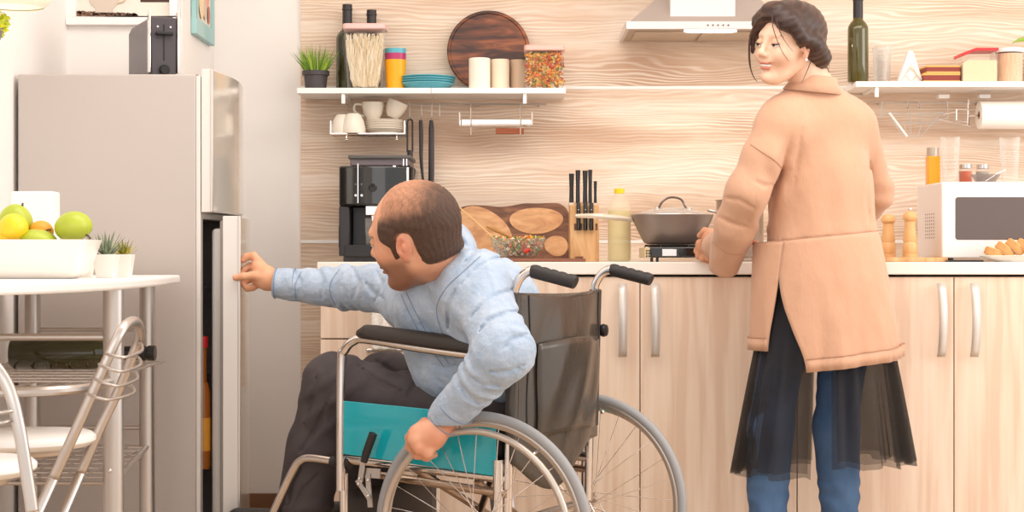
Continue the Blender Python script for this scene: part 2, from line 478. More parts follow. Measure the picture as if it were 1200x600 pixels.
t = door_unit(xs[2], xs[4], 'light oak two-door base cabinet under the microwave, right of the woman', None)
door(t, xs[2], xs[3], 1.277); door(t, xs[3], xs[4], 1.375)
# drawer unit at the left end
t = thing('drawer_cabinet', 'light oak drawer cabinet at the left end of the worktop, behind the man\'s knees', 'cabinet', (-0.33, YC, 0), group='light oak base cabinets')
build('body', MB().box((-0.574, YC+0.02, 0.1), (-0.089, 5.68, 0.888)), M['door'], t)
for z0, z1 in ((0.105, 0.40), (0.404, 0.700), (0.7045, 0.886)):
    d = build('drawer', MB().box((-0.572, YC, z0), (-0.0905, YC+0.018, z1)), M['door'], t, bevel=0.001)
    mb = MB(); zc = z1-0.03
    mb.tube([(-0.43, YC, zc), (-0.43, YC-0.03, zc), (-0.25, YC-0.03, zc), (-0.25, YC, zc)], 0.006)
    build('handle', mb, M['alu'], d)
build('plinth', MB().box((-0.574, YC+0.06, 0), (-0.089, YC+0.075, 0.1)), M['alu'], t)
# towel over the middle drawer's rail
M['towel'] = mat('speckled_white_towel', (250, 246, 240), 0.95, noise=((228, 214, 200), (160, 160, 160), 3), bump=(0.6, (220, 220, 220), 0.003))
rows = []
for i, (yy, zz) in enumerate([(YC-0.012, 0.80), (YC-0.019, 0.868), (YC-0.041, 0.868), (YC-0.046, 0.80), (YC-0.047, 0.74), (YC-0.046, 0.665)]):
    rows.append([(-0.418+0.078*k/10, yy-0.004*math.sin(k*1.7)*(i > 2), zz) for k in range(11)])
solo('kitchen_towel', MB().grid(rows), M['towel'], 'white speckled towel hanging over the top drawer\'s handle behind the man\'s knees', 'towel', solid=0.004, smooth=True, sub=1)
# worktop
solo('worktop', MB().box((-0.5814, YC-0.012, 0.8945), (2.6, 5.685, 0.932)), M['worktop'], 'long cream kitchen worktop carrying the stove, knife block and microwave', 'worktop', bevel=0.003)
WT = 0.932

# ---------------------------------------------------------------- fridge
FX0, FX1, FY0, FY1, FT = -1.332, -0.8395, 4.60, 5.13, 1.440
M['fridge'] = mat('fridge_silver_paint', (194, 184, 178), 0.42, 0.15, noise=((188, 179, 174), (1.5, 1.5, 1.5), 2))
M['fridge_edge'] = mat('fridge_door_silver', (222, 216, 210), 0.35, 0.2)
M['fridge_front'] = mat('fridge_mirror_front', (224, 218, 208), 0.14, 0.45)
M['liner'] = mat('fridge_liner', (214, 210, 206), 0.4)
M['darkin'] = mat('dark_interior', (38, 32, 32), 0.6)
t = thing('fridge', 'tall silver-grey fridge freezer with its lower door ajar, left of the man', 'fridge', (-1.08, 4.86, 0))
mb = MB()
mb.box((FX0, FY0, 0.06), (FX1-0.012, FY0+0.03, FT)); mb.box((FX0, FY1-0.03, 0.06), (FX1-0.012, FY1, FT))
mb.box((FX0, FY0+0.03, FT-0.05), (FX1-0.012, FY1-0.03, FT)); mb.box((FX0, FY0+0.03, 0.06), (FX0+0.04, FY1-0.03, FT-0.05))
mb.box((FX0+0.04, FY0+0.03, 0.06), (FX1-0.012, FY1-0.03, 0.11)); mb.box((FX0+0.04, FY0+0.03, 1.05), (FX1-0.012, FY1-0.03, 1.10))
build('body', mb, M['fridge'], t, bevel=0.004)
mb = MB()
for (y0, y1, z0, z1) in ((FY0, FY0+0.032, 0.06, FT-0.004), (FY1-0.032, FY1, 0.06, FT-0.004)): mb.box((FX1-0.012, y0, z0), (FX1, y1, z1))
mb.box((FX1-0.012, FY0+0.032, 1.05), (FX1, FY1-0.032, 1.10)); mb.box((FX1-0.012, FY0+0.032, 0.06), (FX1, FY1-0.032, 0.11))
mb.box((FX1-0.012, FY0+0.032, FT-0.05), (FX1, FY1-0.032, FT-0.004))
build('front_frame', mb, M['fridge_edge'], t, bevel=0.002)
mb = MB(); mb.box((FX0+0.05, FY0+0.034, 0.12), (FX0+0.06, FY1-0.034, 1.045))
build('liner', mb, M['liner'], t)
for z in (0.36, 0.62, 0.86):
    build('shelf', MB().box((FX0+0.06, FY0+0.034, z), (FX1-0.012, FY1-0.10, z+0.008)), M['glass'], t)
def curved_door(z0, z1, th, bulge, hinge_y, ang, name, zliner=None):
    """door across the fridge front; plan profile bulges outwards"""
    def tr(p):
        p = np.array(p, float); q = p-np.array([FX1+0.002, hinge_y, 0]); return rotz(ang) @ q+np.array([FX1+0.002, hinge_y, 0])
    n = 16; ys = [FY0+(FY1-FY0)*i/n for i in range(n+1)]
    fx = [FX1+0.002+th+bulge*math.sin(PI*i/n) for i in range(n+1)]
    mb = MB()
    poly = [(FX1+0.002, FY0), (FX1+0.002, FY1)]+[(fx[i]-0.004, ys[i]) for i in range(n, -1, -1)]
    k = len(poly)
    V = [tr((x, y, z0)) for x, y in poly]+[tr((x, y, z1)) for x, y in poly]
    mb.add(V, [tuple(range(k)), tuple(range(2*k-1, k-1, -1))]+[(i, (i+1) % k, (i+1) % k+k, i+k) for i in range(k)])
    d = build(name, mb, M['fridge_edge'], t, bevel=0.002)
    mb = MB()
    fy = [min(max(y, FY0+0.004), FY1-0.004) for y in ys]
    V = [tr((fx[i]-0.004, fy[i], z)) for z in (z0+0.004, z1-0.004) for i in range(n+1)]
    V += [tr((fx[i], fy[i], z)) for z in (z0+0.004, z1-0.004) for i in range(n+1)]
    m1 = n+1; Fc = []
    for i in range(n): Fc += [(2*m1+i, 2*m1+i+1, 3*m1+i+1, 3*m1+i), (i, i+1, m1+i+1, m1+i)[::-1], (i, i+1, 2*m1+i+1, 2*m1+i), (m1+i, m1+i+1, 3*m1+i+1, 3*m1+i)]
    Fc += [(0, m1, 3*m1, 2*m1), (n, m1+n, 3*m1+n, 2*m1+n)]
    mb.add(V, Fc)
    build('front_panel', mb, M['fridge_front'], d, smooth=30)
    # bright metal edge trim
    mb = MB(); x = fx[0]
    V = [tr((x-0.006, FY0-0.002, z0)), tr((x+0.002, FY0-0.002, z0)), tr((x+0.002, FY0+0.005, z0)), tr((x-0.006, FY0+0.005, z0))]
    V += [v+np.array([0, 0, z1-z0]) for v in V]
    mb.add(V, [(0, 1, 2, 3), (7, 6, 5, 4), (0, 4, 5, 1), (1, 5, 6, 2), (2, 6, 7, 3), (3, 7, 4, 0)])
    build('edge_trim', mb, M['alu'], d, bevel=0.002)
    return d, tr
d1, _ = curved_door(1.068, FT+0.014, 0.030, 0.024, FY1, 0.0, 'door')
ANG = math.radians(6.2)
d2, tr2 = curved_door(0.08, 1.058, 0.046, 0.012, FY1, ANG, 'door')
mb = MB()
V = [tr2(p) for p in [(FX1-0.030, FY0+0.045, 0.14), (FX1+0.002, FY0+0.035, 0.14), (FX1+0.002, FY1-0.05, 0.14), (FX1-0.030, FY1-0.06, 0.14)]]
V += [v+np.array([0, 0, 0.885]) for v in V]
mb.add(V, [(0, 1, 2, 3), (7, 6, 5, 4), (0, 4, 5, 1), (1, 5, 6, 2), (2, 6, 7, 3), (3, 7, 4, 0)])
build('door_liner', mb, M['liner'], d2, bevel=0.012)
mb = MB(); a, b = tr2((FX1+0.046, FY0+0.002, 1.02)), tr2((FX1+0.046, FY0+0.05, 1.056))
build('hinge_cover', MB().box((-0.845, 5.10, 1.056), (-0.815, 5.13, 1.07)), M['alu'], t)
# rubber seal
mb = MB()
V = [tr2(p) for p in [(FX1-0.006, FY0+0.01, 0.10), (FX1+0.004, FY0+0.01, 0.10), (FX1+0.004, FY1-0.02, 0.10), (FX1-0.006, FY1-0.02, 0.10)]]
V += [v+np.array([0, 0, 0.945]) for v in V]
mb.add(V, [(0, 1, 2, 3), (7, 6, 5, 4), (0, 4, 5, 1), (1, 5, 6, 2), (2, 6, 7, 3), (3, 7, 4, 0)])
build('door_seal', mb, mat('grey_seal', (150, 143, 140), 0.6), d2, bevel=0.003)
build('foot', MB().box((FX0+0.02, FY0+0.02, 0), (FX1-0.03, FY0+0.06, 0.06)), M['black'], t)
build('foot', MB().box((FX0+0.02, FY1-0.06, 0), (FX1-0.03, FY1-0.02, 0.06)), M['black'], t)
# bottle inside the open fridge
M['amber'] = mat('amber_bottle', (150, 84, 24), 0.12)
def bottle_mb(c, r, h, neck=0.013, nh=0.30, sh=0.12):
    z0 = 1-nh-sh
    return MB().lathe([(0, 0), (r*0.9, 0), (r, 0.01), (r, h*z0), (r*0.92, h*(z0+sh*0.35)), (neck*1.3, h*(z0+sh*0.95)), (neck, h*(1-nh)), (neck, h), (0, h)], c, 28)
t = thing('amber_bottle', 'amber glass bottle with a red cap standing inside the open fridge', 'bottle', (-0.846, 4.668, 0.368))
build('glass_body', bottle_mb((-0.846, 4.668, 0.3685), 0.0215, 0.34, 0.011), M['amber'], t, smooth=40)
build('cap', MB().lathe([(0, 0), (0.0145, 0), (0.0145, 0.03), (0, 0.03)], (-0.846, 4.668, 0.70)), mat('red_cap', (190, 30, 28), 0.4), t)
build('label', MB().lathe([(0.0216, 0.05), (0.0220, 0.05), (0.0220, 0.14), (0.0216, 0.14)], (-0.846, 4.668, 0.3685)), mat('ochre_label', (205, 140, 40), 0.6), t)

# ---------------------------------------------------------------- toaster on the fridge
M['toaster'] = mat('dark_steel', (112, 104, 108), 0.35, 0.55, noise=((86, 80, 86), (200, 200, 2), 2))
M['tblack'] = mat('anthracite_face', (70, 64, 68), 0.45)
tc = np.array([-0.99, 4.80, FT]); ra = math.radians(24)
t = thing('toaster', 'narrow dark steel toaster standing on top of the fridge', 'toaster', tc, ra)
prof = [(-0.036, 0.012), (0.036, 0.012), (0.040, 0.03), (0.040, 0.158), (0.030, 0.180), (-0.030, 0.180), (-0.040, 0.158), (-0.040, 0.03)]
mb = MB().prism(prof, -0.035, 0.24, 'xz'); build('body', mb, M['toaster'], t, local=True, bevel=0.005)
mb = MB().prism([(-0.034, 0.0), (0.034, 0.0), (0.036, 0.175), (-0.036, 0.175)], -0.050, -0.035, 'xz'); build('front_plate', mb, M['tblack'], t, local=True, bevel=0.003)
for sx in (-1, 1):
    mb = MB().box((sx*0.040-0.003, -0.054, 0.02 if sx < 0 else 0.02), (sx*0.040+0.003, -0.035, 0.192)); build('edge_strip', mb, M['chrome'], t, local=True, bevel=0.0015)
build('lever_slot', MB().box((-0.002, -0.0515, 0.055), (0.002, -0.0500, 0.155)), M['black'], t, local=True)
mb = MB().box((-0.024, -0.068, 0.124), (0.024, -0.052, 0.134)); build('lever', mb, M['black'], t, local=True, bevel=0.003)
mb = MB().lathe([(0, 0), (0.0135, 0), (0.0135, 0.012), (0.011, 0.016), (0, 0.016)], (0, -0.05, 0.028), 24, rotx(PI/2)); build('knob', mb, M['black'], t, local=True)
build('bread_slot', MB().box((-0.012, -0.01, 0.1795), (0.012, 0.21, 0.182)), M['black'], t, local=True)
for sx in (-0.018, 0.018): build('button', MB().lathe([(0, 0), (0.003, 0), (0.003, 0.004), (0, 0.004)], (sx, -0.05, 0.148), 12, rotx(PI/2)), M['chrome'], t, local=True)
mb = MB()
for y in (-0.02, 0.2): mb.box((-0.03, y, 0), (0.03, y+0.02, 0.013))
build('feet', mb, M['black'], t, local=True)

# ---------------------------------------------------------------- pictures, lamp and plant in the corner
def quad(mb, x0, x1, z0, z1, y): return mb.add([(x0, y, z0), (x1, y, z0), (x1, y, z1), (x0, y, z1)], [(0, 1, 2, 3)])
Yp = 5.158
def X5(px): return (px-600)*Yp/F
def Z5(py): return H-(py-300)*Yp/F
t = thing('picture', 'white-framed photograph of a coffee cup and beans, on the wall behind the toaster', 'picture', (X5(145), Yp, Z5(30)))
x0, x1, z0, z1 = X5(79), X5(211), Z5(30), Z5(-70)
fw = 0.029
mb = MB()
mb.box((x0, Yp-0.02, z0), (x1, Yp, z0+fw-0.004)); mb.box((x0, Yp-0.02, z1-fw), (x1, Yp, z1))
mb.box((x0, Yp-0.02, z0+fw-0.004), (x0+fw, Yp, z1-fw)); mb.box((x1-fw, Yp-0.02, z0+fw-0.004), (x1, Yp, z1-fw))
build('frame', mb, M['white'], t, bevel=0.002)
a0, a1, b0, b1 = x0+fw, x1-fw, z0+fw-0.004, z1-fw
ph = mat('photo_paper', (255, 255, 255), 0.5, attr=True)
mb = MB(); mb.color((238, 228, 216)); quad(mb, a0, a1, b0, b1, Yp-0.006)
mb.color((70, 45, 32)); quad(mb, X5(165), a1, Z5(3), b1, Yp-0.0065)
mb.color((96, 62, 42)); quad(mb, a0, X5(140), Z5(-30), b1, Yp-0.0068)
mb.color((120, 84, 60)); pts = [(a0, b0)]+[(a0+(X5(165)-a0)*i/10, Z5(14+random.uniform(-1.5, 1.5)+i*i*0.07)) for i in range(11)]+[(X5(168), b0)]
mb.add([(p[0], Yp-0.0072, p[1]) for p in pts], [tuple(range(len(pts)))])
random.seed(3)
for i in range(110):
    u = random.random(); x = a0+0.003+u*(X5(160)-a0); z = b0+0.002+random.random()*0.016*(1-0.5*u)
    mb.color(random.choice([(110, 80, 62), (150, 116, 92), (84, 58, 46)]))
    aa = random.random()*PI; mb.add([(x+0.004*math.cos(q+aa*0.3), Yp-0.0078, z+0.0025*math.sin(q)) for q in np.linspace(0, 2*PI, 9)[:-1]], [tuple(range(8))])
mb.color((214, 198, 182)); q = [(104, -2), (141, -2), (138, 6), (132, 11), (134, 15), (112, 15), (114, 11), (108, 6)]
mb.add([(X5(a), Yp-0.0085, Z5(b)) for a, b in q], [tuple(range(8))])
mb.color((222, 196, 168)); mb.tube([(X5(139), Yp-0.009, Z5(4)), (X5(146), Yp-0.009, Z5(2)), (X5(148), Yp-0.009, Z5(-4))], 0.003, 6, smooth=4)
MATS['photo_paper']['useattr'] = 1
build('photo', mb, ph, t, recalc=False)
# picture on the return wall
XA = -0.995
t = thing('picture', 'narrow teal-framed picture on the side wall above the fridge door', 'picture', (XA, 5.45, 1.642))
y0, y1, z0, z1 = 5.29, 5.61, 1.640, 1.98
mb = MB(); fr = 0.035
mb.box((XA, y0, z0), (XA+0.018, y1, z0+0.05)); mb.box((XA, y0, z1-fr), (XA+0.018, y1, z1)); mb.box((XA, y0, z0+0.05), (XA+0.018, y0+fr, z1-fr)); mb.box((XA, y1-fr, z0+0.05), (XA+0.018, y1, z1-fr))
build('frame', mb, mat('teal_frame', (136, 186, 188), 0.4, noise=((168, 208, 206), (4, 4, 4), 2)), t, bevel=0.002)
mb = MB(); mb.color((235, 222, 205)); mb.add([(XA+0.01, y0+fr, z0+0.05), (XA+0.01, y1-fr, z0+0.05), (XA+0.01, y1-fr, z1-fr), (XA+0.01, y0+fr, z1-fr)], [(0, 1, 2, 3)])
for cx, cz, rx, rz_, cc in ((5.40, 1.76, 0.05, 0.06, (240, 214, 170)), (5.50, 1.80, 0.035, 0.05, (238, 150, 130)), (5.46, 1.74, 0.03, 0.035, (214, 190, 170)), (5.53, 1.73, 0.02, 0.03, (205, 120, 100))):
    mb.color(cc); mb.add([(XA+0.0105+0.0006*cx, cx+rx*math.cos(a), cz+rz_*math.sin(a)) for a in np.linspace(0, 2*PI, 17)[:-1]], [tuple(range(16))])
build('print', mb, ph, t, recalc=False)
# standing corner shelf with lamp shade edge (upper left)
t = thing('wall_lamp', 'white round wall lamp shade at the top left corner', 'lamp', (-1.345, 4.1, 1.62))
c = P(12, 9, 4.05); mb = MB().lathe([(0.068, 0), (0.07, 0.002), (0.082, 0.012), (0.086, 0.03), (0.07, 0.10), (0.066, 0.10), (0.08, 0.03), (0.068, 0.004)], (c[0]-0.005, 4.1, H+291*4.1/F), 40)
build('shade', mb, mat('lamp_fabric', (255, 246, 225), 0.7), t, smooth=True)
build('arm', MB().tube([(XL, 4.1, 1.62), (-1.20, 4.1, 1.62)], 0.008), M['white'], t)
build('bulb', MB().ell((-1.20, 4.1, 1.61), (0.025, 0.025, 0.03)), mat('bulb', (255, 250, 235), 0.4, emit=((255, 244, 225), 2.0)), t)
cx, cy = (-16-600)*4.2/F, 4.2
t = thing('potted_plant', 'yellow-green bushy plant in a small grey pot, at the left edge near the ceiling', 'plant', (cx, cy, 1.47))
mb = MB().lathe([(0, 0), (0.030, 0), (0.042, 0.03), (0.042, 0.036), (0, 0.036)], (cx, cy, P(0, 50, 4.2)[2]), 24); build('pot', mb, mat('grey_pot', (150, 142, 136), 0.6), t)
mb = MB(); zb = P(0, 43, 4.2)[2]
for i in range(260):
    a = random.random()*2*PI; e = random.random(); r = 0.052*math.sqrt(random.random()); q = np.array([cx+r*math.cos(a), cy+r*math.sin(a), zb+0.004+0.056*e])
    n = unit(np.random.randn(3)); u = unit(np.cross(n, (0.3, 0.2, 1))); v = np.cross(n, u); L = random.uniform(0.010, 0.016)
    mb.color(random.choice([(216, 222, 30), (232, 232, 60), (190, 205, 20)]))
    mb.add([q-u*L*0.6, q+v*L*0.45, q+u*L, q-v*L*0.45], [(0, 1, 2, 3)])
mb.color((150, 150, 40)); mb.tube([(cx, cy, zb-0.02), (cx, cy, zb+0.03)], 0.006)
build('foliage', mb, mat('bright_leaf', (255, 255, 255), 0.6, attr=True), t, recalc=False)
build('bracket', MB().tube([(XL, cy, P(0, 47, 4.2)[2]), (cx-0.02, cy, P(0, 47, 4.2)[2])], 0.006), M['alu'], t)
# ---------------------------------------------------------------- wall shelves
YS = 5.48
def S(px, Y=YS): return (px-600)*Y/F
SZ, SZR = 1.490, 1.511
def shelf(x0, x1, zt, lb, bx):
    t = thing('wall_shelf', lb, 'shelf', ((x0+x1)/2, 5.69, zt), group='white wall shelves')
    build('board', MB().box((x0, YS, zt-0.018), (x1, YB-0.013, zt)), M['white'], t, bevel=0.0012)
    for x in bx:
        mb = MB(); mb.box((x-0.006, YS+0.005, zt-0.050), (x+0.006, YS+0.015, zt-0.0182)); mb.box((x-0.006, YS+0.005, zt-0.026), (x+0.006, YB-0.013, zt-0.0182))
        build('bracket', mb, M['white'], t, bevel=0.001)
    return t
shelf(S(348), S(505)-0.0006, SZ, 'white wall shelf board carrying the grass pot, cups and tall storage jar', [S(402)])
shelf(S(505)+0.0006, S(663), SZ, 'white wall shelf board carrying the candles and pasta jar', [S(615)])
shelf(S(1003), S(1157)-0.0006, SZR, 'white wall shelf board carrying the wine bottle and glasses, right of the woman', [S(1028)])
shelf(S(1157)+0.0006, S(1330), SZR, 'white wall shelf board at the right edge carrying the lidded containers', [S(1300)])
for x0, x1 in ((1101, 1112), (1149, 1160)):
    pass
Ys = 5.58
def G(px, py, Y=Ys): return P(px, py, Y)
# grass pot
c = np.array([S(370, Ys), Ys, SZ])
t = thing('potted_grass', 'dark grey square-ish pot of green ornamental grass at the left end of the shelf', 'plant', c)
mb = MB().lathe([(0, 0), (0.034, 0), (0.039, 0.050), (0.044, 0.050), (0.045, 0.064), (0.040, 0.064), (0.038, 0.054), (0, 0.054)], c, 32); build('pot', mb, mat('dark_grey_pot', (72, 66, 68), 0.6), t)
mb = MB(); random.seed(11)
for i in range(170):
    a = random.random()*2*PI; r = 0.032*math.sqrt(random.random()); b = c+np.array([r*math.cos(a), r*math.sin(a), 0.052])
    L = random.uniform(0.06, 0.105); out = random.uniform(0.1, 0.75)*(r/0.032+0.2); d = np.array([math.cos(a)*out*0.7, math.sin(a)*out*0.5, 1.0]); pts = []
    side = unit(np.cross(d, (0.1, 1, 0)))*0.0022
    g = random.choice([(140, 172, 44), (104, 145, 44), (176, 200, 70), (80, 120, 44)])
    mb.color(g); rows = []
    for k in range(5):
        u = k/4; p = b+unit(d)*L*u+np.array([math.cos(a), math.sin(a)*0.5, -0.4])*0.022*u*u*out; w_ = (1-u*0.92); rows.append([p-side*w_, p+side*w_])
    mb.grid(rows)
M['grass'] = mat('grass_blade', (255, 255, 255), 0.6, attr=True)
build('grass', mb, M['grass'], t, recalc=False)
# wine bottles behind the jar
M['wine'] = mat('dark_olive_glass', (52, 50, 18), 0.08, coat=0.5)
M['foil'] = mat('black_foil', (38, 34, 36), 0.4)
def wine(c, r, h, lb, grp, foil=0.30, m=None, labelm=None):
    t = thing('wine_bottle', lb, 'bottle', c, group=grp)
    build('glass_body', MB().lathe([(0, 0), (r*0.92, 0), (r, 0.006), (r, h*0.60), (r*0.97, h*0.635), (r*0.8, h*0.675), (r*0.52, h*0.71), (0.0155, h*0.745), (0.0145, h*0.80), (0.0145, h*0.985), (0, h*0.985)], c, 32), m or M['wine'], t, smooth=40)
    build('foil_cap', MB().lathe([(0.0150, h*(1-foil)), (0.0162, h*(1-foil)), (0.0160, h*0.93), (0.0175, h*0.935), (0.0175, h*0.955), (0.0162, h*0.96), (0.0162, h), (0, h)], c, 28), M['foil'], t)
    return t
wine((S(406.5, 5.62), 5.635, SZ), 0.037, 0.290, 'dark wine bottle at the back of the shelf, taller neck left of the second', 'wine bottles on the left shelf')
wine((S(435, 5.62), 5.635, SZ), 0.037, 0.272, 'dark wine bottle with the shorter neck, directly behind the tall pink-lidded jar', 'wine bottles on the left shelf')
# storage jars
def jar(x0, x1, z0, h, Y0, Y1, taper, lb, lid_rgb, fill, lid_h=0.016, edge=0.62):
    t = thing('storage_jar', lb, 'jar', ((x0+x1)/2, (Y0+Y1)/2, z0))
    cx, cy, hx, hy = (x0+x1)/2, (Y0+Y1)/2, (x1-x0)/2, (Y1-Y0)/2
    def ring(k, z, rr=0.012):
        pts = []
        for sx, sy, a0 in ((1, 1, 0), (-1, 1, PI/2), (-1, -1, PI), (1, -1, 3*PI/2)):
            for q in range(5):
                a = a0+q*PI/8; pts.append((cx+sx*(hx*k-rr)+rr*math.cos(a), cy+sy*(hy*k-rr)+rr*math.sin(a), z))
        return pts
    mb = MB(); mb.grid([ring(taper*0.9, z0), ring(taper, z0+0.006), ring(1.0, z0+h-lid_h)], closed=True); mb.add(ring(taper*0.9, z0), [tuple(range(20))])
    build('clear_body', mb, M['glass'], t)
    mb = MB(); mb.grid([ring(1.02, z0+h-lid_h-0.002), ring(1.06, z0+h-lid_h), ring(1.06, z0+h-0.003), ring(1.02, z0+h)], closed=True); mb.add(ring(1.02, z0+h), [tuple(range(20))]); mb.add(ring(1.02, z0+h-lid_h-0.002), [tuple(range(19, -1, -1))])
    build('lid', mb, mat('lid_%d_%d' % lid_rgb[:2], lid_rgb, 0.35), t, bevel=0)
    f = fill(cx, cy, hx, hy, z0, h, taper, ring)
    return t
def fill_noodles(cx, cy, hx, hy, z0, h, tp, ring):
    random.seed(5); mb = MB()
    for i in range(420):
        u = random.uniform(-1, 1); v = random.choice([-1, 1])*random.uniform(0.3, 1) if random.random() < 0.4 else -random.uniform(0.7, 1)
        if random.random() < 0.3: u, v = random.choice([-1, 1])*0.97, random.uniform(-1, 1)
        pts = []
        zt = z0+h*random.uniform(0.6, 0.86); zb = z0+0.006+h*0.2*abs(u)*random.random()
        for k in range(6):
            q = k/5; kx = (tp+(1-tp)*q)*0.86*(0.72+0.28*q**0.4)
            pts.append((cx+hx*kx*u+0.004*math.sin(q*7+i), cy+hy*kx*v+0.003*math.cos(q*5+i*2), zb+(zt-zb)*q))
        mb.color(random.choice([(238, 222, 190), (246, 234, 210), (226, 204, 168)])); mb.tube(pts, 0.0022, 5)
    ob = build('noodles', mb, mat('noodle', (255, 255, 255), 0.6, attr=True), None, recalc=False)
    tag(ob, 'pale rice noodles filling the tall pink-lidded jar', 'noodles', kind='stuff')
def fill_pasta(cx, cy, hx, hy, z0, h, tp, ring):
    random.seed(9); mb = MB()
    for i in range(420):
        if i < 330: 
            q = np.array([cx+hx*random.uniform(-.86, .86), cy-hy*random.uniform(0.72, .86), z0+0.008+random.random()*h*0.74])
        else: q = np.array([cx+hx*random.uniform(-.86, .86), cy+hy*random.uniform(-.8, .8), z0+0.008+h*random.uniform(0.66, 0.76)])
        d = unit(np.random.randn(3)*np.array([1, 0.3, 1.0])); L = 0.013
        mb.color(random.choice([(238, 150, 40), (228, 96, 44), (246, 190, 80), (214, 70, 40), (150, 140, 60), (240, 170, 50), (236, 214, 150)]))
        n = unit(np.cross(d, (0.2, 1, 0.1))); n2 = np.cross(d, n)
        rows = []
        for k in range(7):
            a = k*1.1; p = q+d*L*(k/3-1); o_ = (n*math.cos(a)+n2*math.sin(a))*0.005; rows.append([p-o_, p+o_])
        mb.grid(rows)
    ob = build('pasta', mb, mat('pasta', (255, 255, 255), 0.55, attr=True), None, recalc=False, solid=0.0012)
    tag(ob, 'orange, red and yellow spiral pasta filling the pink-lidded jar', 'pasta', kind='stuff')
jar(S(402), S(450), SZ, 0.210, 5.50, 5.60, 0.84, 'tall tapered jar of pale noodles with pink lid, before the wine bottles', (240, 190, 184), fill_noodles)
jar(S(615.5), S(661), SZ, 0.140, 5.495, 5.60, 0.97, 'squat clear jar of coloured spiral pasta with a pink lid, at the shelf\'s right end', (240, 186, 172), fill_pasta)
# stacked cups: three colours
def cup(c, r0, r1, h, rgb, lb, grp):
    mb = MB().lathe([(0, 0), (r0, 0), (r1, h), (r1-0.0015, h), (r0-0.0015, 0.003), (0, 0.003)], c, 32)
    return solo('plastic_cup', mb, mat('cup_%d_%d' % rgb[:2], rgb, 0.35), lb, 'cup', grp, base=c)
cc = (S(463.5, 5.56), 5.56, SZ)
cup(cc, 0.0285, 0.0355, 0.098, (250, 176, 22), 'yellow plastic cup, the outermost and lowest of the nested stack', 'nested plastic cups')
cup((cc[0], cc[1], SZ+0.0195), 0.0265, 0.0352, 0.0995, (186, 60, 112), 'magenta plastic cup nested in the yellow one', 'nested plastic cups')
cup((cc[0], cc[1], SZ+0.033), 0.0255, 0.035, 0.1015, (96, 182, 200), 'blue plastic cup, topmost of the nested stack', 'nested plastic cups')
# teal plates
def plate(c, r, h, mt, lb, grp, name='plate', foot=0.55):
    mb = MB().lathe([(0, 0), (r*foot, 0), (r*foot, 0.002), (r*0.8, h*0.45), (r, h), (r, h+0.0018), (r*0.96, h+0.0018), (r*0.76, h*0.55), (r*0.5, 0.005), (0, 0.005)], c, 48)
    return solo(name, mb, mt, lb, 'plate', grp, base=c, smooth=50)
M['teal_plate'] = mat('teal_plate', (104, 186, 200), 0.3)
pc = (S(500, 5.585), 5.585, SZ)
for i, lb in enumerate(['teal plate at the bottom of the teal stack', 'teal plate second from the bottom of the teal stack', 'teal plate second from the top of the teal stack', 'teal plate on top of the teal stack']):
    plate((pc[0]+0.001*i, pc[1], SZ+0.0001+0.0075*i), 0.092+0.001*(i > 1), 0.021, M['teal_plate'], lb, 'teal plates on the left shelf', foot=0.66)
# round charred board
rb = S(572.5, 5.645); R_ = 0.137
rt = rotx(math.radians(-9))
t = thing('round_wooden_board', 'large round charred wooden board leaning on the wall behind the candles', 'board', (rb, 5.64, SZ))
cen = np.array([rb, 5.645, SZ+R_+0.0006])
Rl = rotx(PI/2-math.radians(8))
mb = MB().lathe([(0, -0.006), (R_-0.003, -0.006), (R_, -0.003), (R_, 0.005), (R_-0.004, 0.009), (R_-0.010, 0.009), (R_-0.012, 0.004), (0, 0.004)], cen, 72, Rl)
build('disc', mb, M['burnt'], t, smooth=40)
# candles
M['candle'] = mat('ivory_wax', (250, 240, 224), 0.5, sss=0.1); M['candle2'] = mat('cream_wax', (240, 222, 198), 0.5, sss=0.1); M['candle3'] = mat('beige_wax', (206, 178, 150), 0.5)
for (pa, pb, top, Y, mt, lb) in ((549.5, 574.5, 68.5, 5.53, 'candle', 'ivory pillar candle, leftmost and whitest of the three'), (575, 597, 70, 5.565, 'candle2', 'cream pillar candle between the ivory and beige ones'), (597.5, 617, 70.5, 5.60, 'candle3', 'beige pillar candle beside the pasta jar')):
    r = (pb-pa)/2*Y/F; h = H+(300-top)*Y/F-SZ; c = (S((pa+pb)/2, Y), Y, SZ)
    t = thing('pillar_candle', lb, 'candle', c, group='pillar candles')
    build('wax', MB().lathe([(0, 0), (r-0.001, 0), (r, 0.001), (r, h-0.002), (r-0.002, h), (r-0.006, h-0.001), (0, h-0.004)], c, 40), M[mt], t, smooth=40)
    build('wick', MB().tube([(c[0], Y, SZ+h-0.005), (c[0], Y, SZ+h-0.0005)], 0.0008, 6), M['black'], t)

# ---------------------------------------------------------------- rails and hanging things under the left shelf
YR = 5.62
def zr(py, Y=YR): return H-(py-300)*Y/F
rail = thing('hanging_rail', 'thin steel rail mounted under the left wall shelf', 'rail', (S(480, YR), YR, zr(122)))
build('bar', MB().tube([(S(405, YR), YR, zr(122)), (S(640, YR), YR, zr(122))], 0.003, 8), M['steel'], rail)
for px in (412, 560, 632): build('wall_mount', MB().tube([(S(px, YR), YR, zr(122)), (S(px, YR), YB-0.012, zr(122))], 0.0035, 8), M['steel'], rail)
